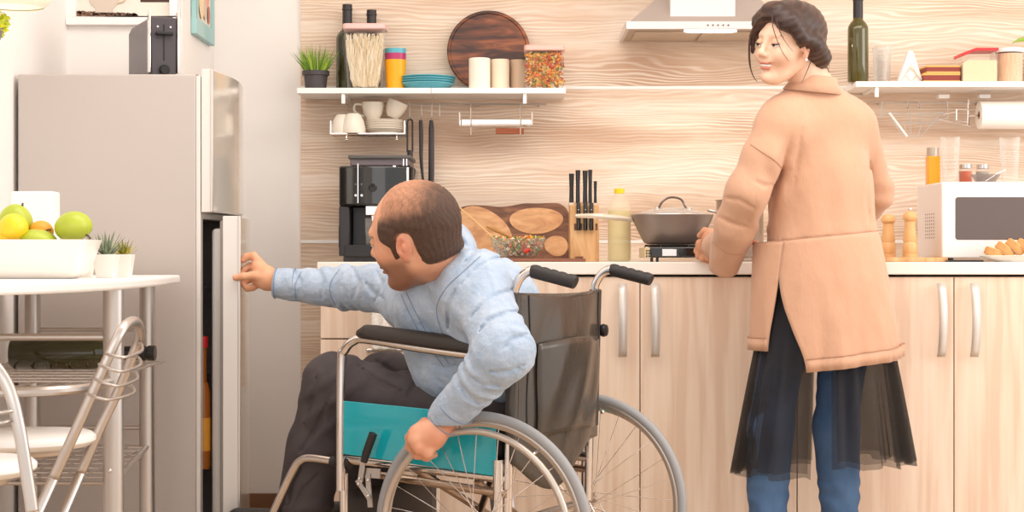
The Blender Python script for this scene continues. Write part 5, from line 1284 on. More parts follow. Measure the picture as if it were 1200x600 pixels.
loop2 = [A(38, 600, g1), A(32, 560, g1), A(22, 500, g1), A(10, 455, g1+0.005), A(-10, 425, g1+0.02), A(-35, 405, g1+0.05), A(-50, 405, g1+0.10), A(-55, 430, g1+0.16), A(-50, 470, g2), A(-46, 500, g2), A(-36, 560, g2)]
l1_ = ext(A(32, 560, g1), A(38, 600, g1), 0, 0); l2_ = ext(A(-46, 500, g2), A(-36, 560, g2), 0, 0)
coils2 = [[A(14, 492, g1), A(0, 496, g1-0.02), A(-25, 496, g1), A(-45, 490, g2-0.1), A(-52, 482, g2)], [A(19, 480, g1), A(0, 484, g1-0.02), A(-25, 484, g1), A(-45, 478, g2-0.1), A(-52, 470, g2)]]
stool('steel bar stool at the very left edge, nearest the camera', (-1.0, 2.9, 0), loop2, [l1_, l2_], (Wp(-48, 2.85), 2.88, H-248*2.80/F), 0.118, coils2)
# ---------------------------------------------------------------- wheelchair
AL = math.radians(154.0); O0 = np.array([0.064, 4.3485, 0.0])
U_ = np.array([math.cos(AL), math.sin(AL), 0]); L_ = np.array([-math.sin(AL), math.cos(AL), 0])
def C(a, lat, z): return O0+U_*a+L_*lat+np.array([0, 0, z])
M['tyre'] = mat('grey_tyre', (158, 158, 160), 0.6); M['rimalu'] = mat('rim_aluminium', (200, 188, 178), 0.35, 0.7)
M['vinyl'] = mat('dark_vinyl', (74, 66, 58), 0.27, noise=((68, 60, 53), (6, 6, 6), 3), bump=(0.3, (11, 11, 7), 0.014), coat=0.15)
M['pad'] = mat('black_padding', (50, 42, 38), 0.5, bump=(0.2, (60, 60, 60), 0.003))
M['grip'] = mat('black_rubber', (42, 38, 38), 0.55)
M['teal'] = mat('teal_panel', (30, 178, 194), 0.10, coat=0.8, alpha=0.93)
M['brass'] = mat('bronze_tube', (190, 168, 150), 0.22, 0.95)
t = thing('wheelchair', 'chrome folding wheelchair with black vinyl back and teal side panel, carrying the man', 'wheelchair', O0, AL)
def tb(name, pts, r, m, par=None, sm_=0, seg=12, local=True, **k): return build(name, MB().tube(pts, r, seg, smooth=sm_), M[m] if isinstance(m, str) else m, par or t, local=True, smooth=40, **k)
R_W = 0.29
def circ(r, lat, n=72): return [(r*math.sin(a), lat, R_W+r*math.cos(a)) for a in np.linspace(0, 2*PI, n+1)[:-1]]
for sg in (1, -1):
    wl = build('wheel', MB().tube(circ(0.2635, sg*0.31), 0.0085, 10, closed=True).tube(circ(0.258, sg*0.31), 0.006, 8, closed=True), M['rimalu'], t, local=True, smooth=40)
    build('tyre', MB().tube(circ(0.2775, sg*0.31), 0.0125, 14, closed=True), M['tyre'], wl, local=True, smooth=True)
    build('handrim', MB().tube(circ(0.246, sg*0.352), 0.0085, 12, closed=True), M['chrome'] if sg < 0 else M['rimalu'], wl, local=True, smooth=True)
    for i in range(6):
        a = i*PI/3+0.4; build('handrim_bracket', MB().tube([(0.258*math.sin(a), sg*0.318, R_W+0.258*math.cos(a)), (0.249*math.sin(a), sg*0.346, R_W+0.249*math.cos(a))], 0.004, 8), M['chrome'], wl, local=True)
    hub = MB()
    hub = MB().lathe([(0, -0.035), (0.010, -0.035), (0.010, -0.028), (0.022, -0.026), (0.022, -0.022), (0.012, -0.02), (0.012, 0.02), (0.022, 0.022), (0.022, 0.026), (0.010, 0.028), (0.010, 0.042), (0, 0.044)], (0, sg*0.31, R_W), 24, rotx(-sg*PI/2))
    build('hub', hub, M['chrome'], wl, local=True, smooth=40)
    for i in range(28):
        a = 2*PI*i/28+0.05; da = (0.62 if (i//2) % 2 == 0 else -0.62); s2 = 0.022 if i % 2 == 0 else -0.022
        p0 = (0.020*math.sin(a+da*1.6), sg*0.31+s2, R_W+0.020*math.cos(a+da*1.6)); p1 = (0.258*math.sin(a), sg*0.31, R_W+0.258*math.cos(a))
        build('spoke', MB().tube([p0, p1], 0.0011, 6), M['chrome'], wl, local=True)
    la = sg*0.245
    # push cane with grip
    tb('back_cane', [(-0.035, la, 0.30), (-0.045, la, 0.70), (-0.052, la, 0.845), (-0.062, la, 0.885), (-0.085, la, 0.910), (-0.115, la, 0.913), (-0.20, la, 0.892)], 0.0115, 'chrome', sm_=5)
    gp = [np.array([-0.102, la, 0.9145]), np.array([-0.215, la, 0.888])]; n = 22; pts = [gp[0]*(1-i/n)+gp[1]*i/n for i in range(n+1)]
    rs = [0.0155+0.0016*abs(math.sin(i/n*PI*5)) if 0 < i < n else 0.0155 for i in range(n+1)]
    pts = [p-np.array([0, 0, 0.0015*(1-abs(math.sin(i/n*PI*5)))]) for i, p in enumerate(pts)]
    tb('push_grip', pts, rs, 'grip', seg=18)
    # arm rest
    tb('armrest_tube', [(0.0, sg*0.262, 0.705), (0.18, sg*0.262, 0.722), (0.345, sg*0.262, 0.742), (0.385, sg*0.262, 0.737), (0.412, sg*0.262, 0.712), (0.422, sg*0.262, 0.67), (0.424, sg*0.262, 0.36)], 0.0118, 'chrome', sm_=6)
    mb = MB(); rows = []
    for q in np.linspace(0, 1, 15):
        x = 0.375-0.375*q; z = 0.753-0.035*q; e = min(1, math.sqrt(max(0, 1-(max(0, 0.12-q)/0.12)**2))+0.02); hw = 0.026*max(e, 0.25)
        ht = 0.030*max(e, 0.35); rows.append([(x, sg*0.262+hw*math.cos(a)*abs(math.cos(a))**-0.4 if abs(math.cos(a)) > 1e-3 else sg*0.262, z+(ht*math.sin(a) if math.sin(a) > 0 else 0.008*math.sin(a))) for a in np.linspace(0, 2*PI, 21)[:-1]])
    mb.grid(rows, closed=True); mb.add(rows[0], [tuple(range(20))]); mb.add(rows[-1], [tuple(range(20))]); build('armrest_pad', mb, M['pad'], t, local=True, smooth=50)
    # rails
    tb('seat_rail', [(0.43, la, 0.437), (-0.04, la, 0.412)], 0.0115, 'chrome'); tb('lower_rail', [(0.33, la+sg*0.012, 0.405), (-0.04, la+sg*0.012, 0.378)], 0.0105, 'brass')
    tb('frame_post', [(-0.02, la+sg*0.018, 0.46), (-0.02, la+sg*0.018, 0.20)], 0.0125, 'chrome')
    tb('bottom_rail', [(0.42, la, 0.165), (-0.02, la, 0.165)], 0.0105, 'chrome'); tb('front_post', [(0.424, la+sg*0.002, 0.40), (0.424, la, 0.15)], 0.011, 'chrome')
    # teal guard
    pn = [(0.418, 0.586), (0.418, 0.452), (-0.015, 0.420), (-0.015, 0.566)]
    build('side_panel', MB().prism(pn, sg*0.262-0.003, sg*0.262+0.003, 'xz'), M['teal'], t, local=True, bevel=0.002)
    # leg rest
    tb('legrest_tube', [(0.43, la, 0.4275), (0.52, la-sg*0.008, 0.433), (0.562, la-sg*0.014, 0.424), (0.592, la-sg*0.02, 0.392), (0.655, la-sg*0.03, 0.285), (0.715, la-sg*0.043, 0.180)], 0.0115, 'chrome', sm_=6)
    for a_ in (0.412, 0.452): tb('black_collar', [(a_-0.006, la, 0.4278), (a_+0.008, la, 0.4278)], 0.0165, 'grip')
    mb = MB().box((0.66, sg*0.06 if sg > 0 else -0.235, 0.170), (0.84, 0.235 if sg > 0 else -0.06, 0.182)); build('footplate', mb, M['pad'], t, local=True, bevel=0.006)
    # caster
    cs = build('caster', MB().tube([(0.33+0.075*math.cos(a), la+sg*0.0, 0.087+0.075*math.sin(a)) for a in np.linspace(0, 2*PI, 33)[:-1]], 0.0125, 10, closed=True).lathe([(0, -0.012), (0.066, -0.008), (0.066, 0.008), (0, 0.012)], (0.33, la, 0.087), 24, rotx(PI/2)), M['tyre'], t, local=True)
    build('fork', MB().tube([(0.33, la-0.022, 0.087), (0.36, la-0.022, 0.18), (0.40, la, 0.20), (0.36, la+0.022, 0.18), (0.33, la+0.022, 0.087)], 0.007, 8), M['chrome'], cs, local=True)
    tb('cross_brace', [(0.22, la, 0.425), (0.12 if sg > 0 else 0.10, -la, 0.17)], 0.010, 'brass')
    # brake
    lb_ = sg*0.300
    br = build('brake_lever', MB().tube([(0.333, lb_, 0.44), (0.326, lb_, 0.462), (0.306, lb_, 0.512)], [0.0085, 0.0105, 0.0105], 12), M['grip'], t, local=True, smooth=40)
    mb = MB(); 
    def plate_(p, q, w_, y): 
        p = np.array(p); q = np.array(q); d = unit(q-p); n_ = np.array([-d[1], d[0]])*w_; e = d*w_*0.6
        mb.prism([tuple(p-n_-e), tuple(q-n_+e), tuple(q+n_+e), tuple(p+n_-e)], y-0.002, y+0.002, 'xz')
    plate_((0.338, 0.436), (0.345, 0.395), 0.007, lb_-0.004); plate_((0.350, 0.392), (0.318, 0.352), 0.006, lb_); plate_((0.325, 0.405), (0.318, 0.332), 0.0065, lb_-0.006); plate_((0.345, 0.412), (0.300, 0.412), 0.012, lb_-0.012)
    build('brake_linkage', mb, M['steel'], br, local=True)
    mb = MB()
    for p in ((0.345, 0.398), (0.320, 0.395), (0.320, 0.356), (0.348, 0.384)): mb.ell((p[0], lb_+sg*0.003, p[1]), (0.004, 0.003, 0.004), seg=8, rings=6)
    build('brake_bolts', mb, M['chrome'], br, local=True)
tb('cross_brace', [(0.05, 0.24, 0.40), (0.05, -0.24, 0.16)], 0.010, 'brass')
tb('axle_tube', [(0, -0.27, R_W), (0, 0.27, R_W)], 0.009, 'steel')
# seat sling and calf strap
mb = MB(); rows = []
for a in np.linspace(0.42, -0.02, 8): rows.append([(a, l, 0.452-0.014*math.cos(l/0.24*PI/2)) for l in np.linspace(-0.245, 0.245, 11)])
build('seat_sling', mb.grid(rows), M['pad'], t, local=True, solid=0.012, smooth=True)
build('seat_cushion', MB().box((-0.01, -0.22, 0.455), (0.41, 0.22, 0.50)), M['pad'], t, local=True, bevel=0.012)
mb = MB(); rows = []
for z in np.linspace(0.20, 0.358, 5): rows.append([(0.425-0.035*math.cos(l/0.24*PI/2), l, z) for l in np.linspace(-0.235, 0.24, 11)])
build('calf_strap', mb.grid(rows), M['pad'], t, local=True, solid=0.008, smooth=True)
# back sling
def back_x(l, z): 
    v = (z-0.42)/0.44; return -0.052+0.012*(1-v)-0.040*math.cos(l/0.25*PI/2)**1.0*(0.35+0.65*math.sin(PI*min(max(1-v, 0.0), 1)*0.75+0.35))+0.004*math.sin(l*40+z*20)*math.sin(PI*min(max(v, 0), 1))
mb = MB(); rows = []
for i in range(25):
    v = i/24; row = []
    for l in np.linspace(-0.258, 0.258, 25):
        zb = 0.470-0.100*(0.5+0.5*math.cos(max(-1, min(1, (l-0.07)/0.26))*PI)); z = 0.862+(zb-0.862)*v; row.append((back_x(l, z)-0.012, l, z-0.006*math.cos(l/0.25*PI/2)*(v == 0)))
    rows.append(row)
build('back_sling', mb.grid(rows), M['vinyl'], t, local=True, solid=0.007, smooth=True)
mb = MB(); rows = []
for i in range(15):
    v = i/14; row = []
    for l in np.linspace(-0.215, 0.175, 21):
        z = 0.735+0.012*math.cos(l*9)+(0.50-0.735)*v; row.append((back_x(l, z)-0.021-0.010*math.sin(PI*(l+0.215)/0.39)*(1-v), l, z))
    rows.append(row)
build('back_pocket', mb.grid(rows), M['vinyl'], t, local=True, solid=0.003, smooth=True)
for l in (0.205, -0.235): build('seam', MB().tube([(back_x(l, z)-0.0165, l, z) for z in np.linspace(0.855, 0.52, 16)], 0.0022, 6), M['grip'], t, local=True)
for sg in (1, -1): build('cane_sleeve', MB().tube([(-0.046, sg*0.247, 0.50), (-0.050, sg*0.247, 0.66), (-0.056, sg*0.247, 0.86)], 0.0165, 14), M['vinyl'], t, local=True, smooth=40)
build('clamp_knob', MB().lathe([(0, 0), (0.008, 0), (0.016, 0.004), (0.018, 0.010), (0.015, 0.018), (0, 0.020)], (-0.066, -0.255, 0.752), 16, rotz(0) @ roty(-PI/2)), M['black'], t, local=True, smooth=40)
build('screw', MB().ell((-0.075, -0.25, 0.535), (0.006, 0.006, 0.006), seg=10, rings=6), M['chrome'], t, local=True)

# ---------------------------------------------------------------- figures: shared head
def sstep(x, a, b): q = np.clip((x-a)/(b-a), 0, 1); return q*q*(3-2*q)
def grooves(p, lines, wpx, ymax=9.0, ymin=0.0):
    """depth of creases running along given lines on the near side of a garment"""
    px = 600+p[:, 0]/p[:, 1]*F; py = 300-(p[:, 2]-H)/p[:, 1]*F; out = np.zeros(len(p))
    for ln in lines:
        ln = [np.array(q, float) for q in ln]; gd = np.full(len(p), 1e9); g2 = np.full(len(p), 1e9); n_ = len(ln)-1
        for i, (a, b) in enumerate(zip(ln[:-1], ln[1:])):
            q = ((px-a[0])*(b[0]-a[0])+(py-a[1])*(b[1]-a[1]))/((b-a) @ (b-a)); q = np.clip(q, 0, 1); d = np.hypot(px-a[0]-q*(b[0]-a[0]), py-a[1]-q*(b[1]-a[1]))
            tt = (i+q)/n_; wd = wpx*(0.35+0.65*np.sin(PI*np.clip(tt, 0.02, 0.98))); d = d/wd; gd = np.minimum(gd, d)
        out = np.maximum(out, np.exp(-gd**2)-0.45*np.exp(-((gd-2.0)/0.8)**2))
    return out*(p[:, 1] < ymax)*(p[:, 1] > ymin)
def cone_cap(s, a, b, ra, rb, k=0.01, cap0=False):
    a = np.asarray(a, float); b = np.asarray(b, float); m = max(ra, rb)+max(k, 0.01)+s.h*2
    sl, p = s._blk(np.minimum(a, b)-m, np.maximum(a, b)+m); ab = b-a; L = np.linalg.norm(ab)
    t_ = ((p-a) @ ab)/(ab @ ab); tc_ = np.clip(t_, 0, 2); q = p-(a+tc_[..., None]*ab)
    d = np.linalg.norm(q, axis=-1)-(ra+(rb-ra)*np.clip(t_, 0, 1)); d = np.maximum(d, (t_-1)*L)
    if cap0: d = np.maximum(d, -t_*L)
    s._comb(sl, d, k, 'add')
Field.cone_cap = cone_cap
def head_field(female=False, earx=-0.010, h=0.0026, smile=False):
    s = Field((-.135, -.11, -.235), (.15, .11, .14), h)
    s.ell((-.014, 0, .028), (.097, .075, .089), k=0)
    s.ell((.036, 0, -.005), (.060, .064, .078), k=.03)
    s.ell((.040, 0, -.058), (.050, .050 if not female else .041, .055), k=.03)
    jw = 0.052 if not female else 0.038
    for sg in (-1, 1):
        s.cone((-.004, sg*jw, -.052), (.062, sg*.016, -.100), .018, .014, k=.03)
        s.ell((.064, sg*.036, -.030), (.020, .020, .020), k=.03)
    s.ell((.082, 0, -.100), (.017, .020, .016), k=.02)
    s.cone((.084, -.032, .022), (.084, .032, .022), .010 if not female else .007, .010 if not female else .007, k=.02)
    for sg in (-1, 1): s.ell((.104, sg*.031, .004), (.017, .019, .013), k=.014, mode='sub')
    for sg in (-1, 1): s.ell((.0835, sg*.032, .003), (.0135, .0150, .0118), k=.004)
    nl = 1.0 if not female else 0.92
    s.cone((.092, 0, .014), (.092+.020*nl, 0, -.024), .007, .0095*nl, k=.014); s.ell((.094+.020*nl, 0, -.029), (.0105, .011, .0095), k=.008)
    for sg in (-1, 1): s.ell((.103, sg*.011, -.034), (.010, .007, .007), k=.006); s.ell((.108, sg*.0065, -.041), (.005, .0035, .004), k=.003, mode='sub')
    s.ell((.093, 0, -.050), (.012, .022, .016), k=.012)
    s.ell((.098, 0, -.0590), (.0085, .022, .0048), k=.006); s.ell((.0955, 0, -.0715), (.0095, .019, .0058), k=.006)
    if smile:
        s.ell((.103, 0, -.0645), (.012, .023, .0048), k=.003, mode='sub')
        for sg in (-1, 1): s.ell((.093, sg*.023, -.0605), (.010, .006, .005), k=.004, mode='sub'); s.ell((.070, sg*.041, -.036), (.018, .017, .016), k=.02)
    else: s.ell((.108, 0, -.065), (.013, .024, .0018), k=.003, mode='sub')
    for sg in (-1, 1):
        Re = rotz(sg*0.35) @ roty(-0.18)
        s.ell((earx, sg*.079, -.008), (.017, .0075, .0265), Re, k=.006); s.ell((earx+.003, sg*.0875, -.004), (.0108, .0068, .0165), Re, k=.003, mode='sub'); s.ell((earx-.003, sg*.084, -.010), (.006, .004, .010), Re, k=.003)
        s.ell((earx+.014, sg*.076, -.012), (.006, .006, .009), k=.005); s.ell((earx+.004, sg*.077, -.034), (.009, .006, .009), k=.006)
    return s
def col_mix(base, other, w_): return base*(1-w_[:, None])+other[None, :]*w_[:, None]
def frame_(b, p, r, sgn):
    b, p, r = map(math.radians, (b, p, r))
    f = np.array([-math.cos(b)*math.cos(p), sgn*math.sin(b)*math.cos(p), -math.sin(p)]); l = unit(np.cross([0, 0, 1], f)); up = np.cross(f, l)
    return np.array([f, l*math.cos(r)-up*math.sin(r), up*math.cos(r)+l*math.sin(r)]).T
def addcol(mb, V, Fq, cols, R=None, T=None, k=1.0):
    V2 = V*k
    if R is not None: V2 = V2 @ R.T
    if T is not None: V2 = V2+T
    n = len(mb.v); mb.v += [tuple(x) for x in V2.tolist()]; mb.c += [tuple(c)+(1.0,) if len(c) == 3 else tuple(c) for c in cols.tolist()]
    mb.f += (Fq+n).tolist()
def lin3(c): return np.array(lin(c)[:3])

# ---------------------------------------------------------------- the man
skinM = lin3((226, 170, 138)); redM = lin3((216, 130, 106)); hairM = lin3((54, 37, 28)); stub = lin3((138, 98, 76))
RM = frame_(28, 8, 17, 1); TM = P(487, 274, 4.14); KM = 1.10
tm = thing('person', 'balding man in a light denim shirt and dark trousers, seated in the wheelchair and reaching for the fridge door', 'person', O0)
tm['label'] = 'balding man in light denim shirt, seated in the wheelchair, reaching for the fridge door'
body = MB()
hf = head_field(); nbl = (RM.T @ (P(514, 303, 4.235)-TM))/KM; hf.path([(-.028, 0, -.04), tuple((np.array([-.028, 0, -.04])+nbl)/2), tuple(nbl)], [.057, .056, .058], k=.035)
V, Fq = hf.mesh()
def face_cols(V, skin, lip, red, stubw=0):
    c = np.tile(skin, (len(V), 1)); x, y, z = V.T
    w_ = sstep(x, .088, .094)*(1-sstep(np.abs(y), .019, .024))*(1-sstep(np.abs(z+.0655), .010, .0135)); c = col_mix(c, lip, w_*0.8)
    c = col_mix(c, red, 0.35*np.exp(-((x-.07)**2+(np.abs(y)-.045)**2+(z+.03)**2)/0.0006)+0.45*sstep(np.abs(y), .074, .082)*(np.abs(z+.01) < .06))
    if stubw:
        w_ = sstep(-z, .025, .055)*sstep(x, -.02, .015)*(1-sstep(-z, .115, .14)); c = col_mix(c, stub, stubw*w_*(1-0.5*(np.abs(y) < .02)*(x > .09)))
    return c
cM = face_cols(V, skinM, lin3((190, 110, 96)), redM, 0.85)
addcol(body, V, Fq, cM, RM, TM, KM)
def bodypiece(mb, s, col): V, Fq = s.mesh(); addcol(mb, V, Fq, np.tile(col, (len(V), 1)))
# shoulders under the shirt, limbs (joined under the clothes)
SL, SR_ = P(557, 333, 4.14), P(484, 338, 4.44)
EL, WL = P(590, 413, 3.955), P(520, 494, 4.065)
ER, WR = P(405, 337, 4.60), P(322, 332, 4.605)
CH = (SL+SR_)/2; PV = C(0.07, 0.0, 0.575)
nb = P(514, 299, 4.235)
s = Field(np.minimum.reduce([WR, PV, WL])-0.25, np.maximum.reduce([SL, PV, CH, nb])+0.2, 0.010)
s.cone(PV, (PV+CH)/2, .09, .08, k=0); s.cone((PV+CH)/2, CH, .08, .07, k=.05); s.cone(SL, SR_, .04, .04, k=.04); s.cone(CH, nb, .045, .045, k=.03)
s.path([SL, EL, WL], [.04, .03, .024], k=.02); s.path([SR_, ER, WR], [.038, .03, .024], k=.02)
for lt, kn, an in ((0.10, (0.53, 0.13, 0.615), (0.635, 0.14, 0.24)), (-0.09, (0.50, -0.10, 0.61), (0.60, -0.12, 0.24))):
    s.path([C(0.07, lt, 0.55), C(.28, lt*1.1, .56), C(*kn), C(*an)], [.055, .045, .036, .026], k=.02)
bodypiece(body, s, skinM)
# left hand closed on the push rim
hs = Field(P(470, 545, 4.02)-[0, 0.05, 0.01], P(540, 478, 4.02)+[0.02, 0.14, 0.02], 0.0024)
W0 = P(522, 497, 4.062)
pc_ = P(500, 511, 4.050)
hs.cone(W0, P(509, 508, 4.052), .025, .029, k=0); hs.ell(pc_, (.040, .024, .036), roty(math.radians(38)), k=.02)
hs.cone(P(509, 508, 4.05), P(489, 514, 4.045), .027, .022, k=.015)
kn = [(487, 507, 4.043), (486, 516, 4.036), (491, 525, 4.034), (501, 531, 4.038)]
md = [(481, 513, 4.068), (482, 523, 4.064), (489, 532, 4.062), (500, 535, 4.066)]
tp = [(487, 520, 4.105), (492, 528, 4.105), (501, 536, 4.105), (509, 533, 4.100)]
for i in range(4):
    rr = [.0112, .0115, .0108, .0095][i]; hs.path([P(503-2*i+i*3, 512+3*i, 4.05), P(*kn[i]), P(*md[i]), P(*tp[i])], [rr*1.4, rr*1.2, rr*1.05, rr*0.9], k=.010)
hs.path([P(512, 500, 4.075), P(498, 496, 4.09), P(486, 503, 4.105)], [.014, .0125, .010], k=.008)
V, Fq = hs.mesh(); rng = _noise3(V*60); cc_ = col_mix(np.tile(lin3((230, 170, 138)), (len(V), 1)), redM, 0.25*sstep(rng, 0, 0.6)); addcol(body, V, Fq, cc_)
# right hand on the fridge door edge
hs = Field(P(262, 350, 4.56)-[0, 0.02, 0], P(335, 285, 4.70)+[0.03, 0.06, 0.02], 0.0022)
hs.cone(P(326, 331, 4.605), P(313, 326, 4.61), .024, .026, k=0, flat=((0, 1, 0), .8)); hs.path([P(314, 325, 4.612), P(303, 313, 4.622)], [.027, .020], k=.02); hs.path([P(312, 328, 4.612), P(301, 326, 4.62)], [.023, .016], k=.02)
fing = [([(305, 309, 4.625), (297, 300, 4.63), (289, 301, 4.632), (285, 305, 4.630)], [.0130, .0110, .0095, .0082]),
        ([(303, 316, 4.635), (293, 312, 4.645), (287, 316, 4.640), (284.5, 320, 4.636)], [.0120, .0098, .0088, .0078]),
        ([(303, 326, 4.635), (293, 327, 4.65), (287, 330, 4.645), (285, 333, 4.640)], [.0115, .0095, .0085, .0078]),
        ([(305, 332, 4.625), (296, 337, 4.635), (290, 338, 4.635), (287, 336, 4.632)], [.0105, .0088, .0080, .0072]),
        ([(309, 325, 4.598), (297, 323, 4.592), (285, 324, 4.590), (276, 325.5, 4.592)], [.0150, .0112, .0100, .0085])]
for pts, rs in fing: hs.path([P(*p) for p in pts], rs, k=.006)
V, Fq = hs.mesh(); addcol(body, V, Fq, np.tile(lin3((230, 174, 138)), (len(V), 1)))
M['skin'] = mat('skin', (255, 255, 255), 0.5, attr=True, sss=0.12, bump=(0.08, (350, 350, 350), 0.001), noise=((244, 232, 226), (30, 30, 30), 4)); M['skin']['useattr'] = 1
build('body', body, M['skin'], tm, smooth=True, recalc=False)
# hair: short, thin on top
hf.D -= 0  # reuse the head surface, raised where hair grows
def hair_d(V):
    x, y, z = V[:, 0], V[:, 1], V[:, 2]; ay = np.abs(y)
    d = np.ones(len(V))
    front = .054-0.25*np.clip(z-.03, 0, 1)-0.30*np.clip(.0-z, 0, .05)         # hairline at the temple
    side = sstep(front-x, -.010, .006)
    low = sstep(z-(-.066+0.75*np.clip(x+.045, 0, .2)+0.10*np.clip(-x-.06, 0, .1)), -.008, .012)      # nape rising towards the ear
    burn = sstep(x, .008, .014)*(1-sstep(x, .026, .032))*sstep(z, -.046, -.034)*sstep(ay, .05, .06)
    ear = 1-np.exp(-(((x+.004)/.024)**4+((z+.004)/.036)**4))*0
    d = np.maximum(side*low, burn)
    earm = np.exp(-(((x+.012)/.022)**4+((z+.012)/.034)**4))*(ay > .055); d = d*(1-earm*(x < .008)) 
    return np.clip(d, 0, 1)
def hair_dens(V):
    x, y, z = V[:, 0], V[:, 1], V[:, 2]
    top = np.exp(-(((x-.008)/.078)**4+(y/.095)**4))*sstep(z, .040, .078); fr = sstep(x, .015, .055)*sstep(z, .045, .075)
    return np.clip(1-0.86*top-0.9*fr, 0.04, 1)
hh = Field((-.14, -.11, -.11), (.10, .11, .14), 0.0026)
hh.ell((-.014, 0, .028), (.097, .075, .089), k=0); hh.ell((.036, 0, -.005), (.060, .064, .078), k=.03); hh.path([(-.028, 0, -.04), tuple((np.array([-.028, 0, -.04])+nbl)/2), tuple(nbl)], [.057, .056, .058], k=.035)
pp = hh.points().reshape(-1, 3); dd = hair_d(pp); de = hair_dens(pp)
st = 0.0010*np.sin(pp[:, 1]*420+3*np.sin(pp[:, 2]*60+pp[:, 0]*40))*np.sin(pp[:, 0]*300+2*np.sin(pp[:, 2]*80))
hh.D = (hh.D.reshape(-1)-(0.0042*dd*(0.25+0.75*de)-0.0035*(1-dd))-st*dd).reshape(hh.D.shape).astype(np.float32)
V, Fq = hh.mesh(); hc = MB(); dn = hair_dens(V)*sstep(hair_d(V), 0.1, 0.8); nz = _noise3(V*np.array([220, 220, 60]))
w_ = np.clip(dn+0.10*nz*(dn < .97), 0, 1)*0.93; cH = col_mix(np.tile(lin3((218, 160, 126)), (len(V), 1)), hairM, w_)
addcol(hc, V, Fq, cH, RM, TM, KM)
M['hairm'] = mat('short_brown_hair', (255, 255, 255), 0.6, attr=True, bump=(0.8, (420, 420, 120), 0.003), noise=((222, 212, 206), (260, 260, 60), 4))
build('hair', hc, M['hairm'], tm, smooth=True, recalc=False)
def HM(x, y, z): return RM @ (np.array([x, y, z])*KM)+TM
mb = MB()
for sg in (-1, 1): mb.tube([HM(.0885, sg*.014, .020), HM(.0935, sg*.026, .0245), HM(.086, sg*.042, .022), HM(.076, sg*.050, .016)], [.0022, .0036, .0032, .0018], 7, smooth=4)
build('eyebrows', mb, mat('brow_brown', (84, 56, 40), 0.8), tm)
for sg in (-1, 1):
    e = build('eye', MB().ell(HM(.0855, sg*.032, .001), (.0128*KM,)*3), mat('eye_white', (236, 228, 220), 0.2), tm, smooth=True)
    build('iris', MB().ell(HM(.0945, sg*.032, -.001), (.005, .005, .005)), mat('dark_iris', (50, 34, 26), 0.2), e, smooth=True)
    build('lashes', MB().tube([HM(.0965, sg*.022, .002), HM(.0990, sg*.032, .0045), HM(.091, sg*.044, .001)], .0012, 6, smooth=4), mat('lash', (36, 26, 22), 0.8), e)
# shirt
s = Field((-.70, 3.85, .545), (.13, 4.78, 1.045), 0.0050)
s.cone(PV+[0, 0, .0], (PV+CH)/2+[0.03, 0, 0], .145, .145, k=0); s.cone((PV+CH)/2+[0.03, 0, 0], CH+[.01, 0, -.02], .145, .125, k=.06)
s.cone(SL, SR_, .072, .066, k=.05); s.ell(P(562, 346, 4.30), (.105, .12, .112), k=.06); s.ell(P(598, 362, 4.34), (.07, .12, .105), k=.05)
s.cone(C(0.03, 0.14, 0.66), SL-[0, 0, .03], .085, .085, k=.06); s.cone(C(0.05, -0.12, 0.66), SR_-[0, 0, .04], .085, .08, k=.06)
s.cone(P(522, 430, 4.33), P(500, 360, 4.34), .09, .085, k=.06)
s.cone(CH, nb+[.012, 0, .004], .085, .066, k=.04)
s.path([SL+[.003, 0, 0], EL], [.070, .068], k=.035); s.cone_cap(EL, WL+(EL-WL)*0.02, .068, .043, k=.02)
s.cone_cap(WL+(EL-WL)*0.24, WL+(WL-EL)*0.03, .047, .042, k=.004)
s.path([SR_, ER], [.072, .058], k=.03); s.cone_cap(ER, WR+(ER-WR)*0.02, .056, .038, k=.02); s.cone_cap(WR+(ER-WR)*0.32, WR+(WR-ER)*0.02, .042, .0395, k=.004)
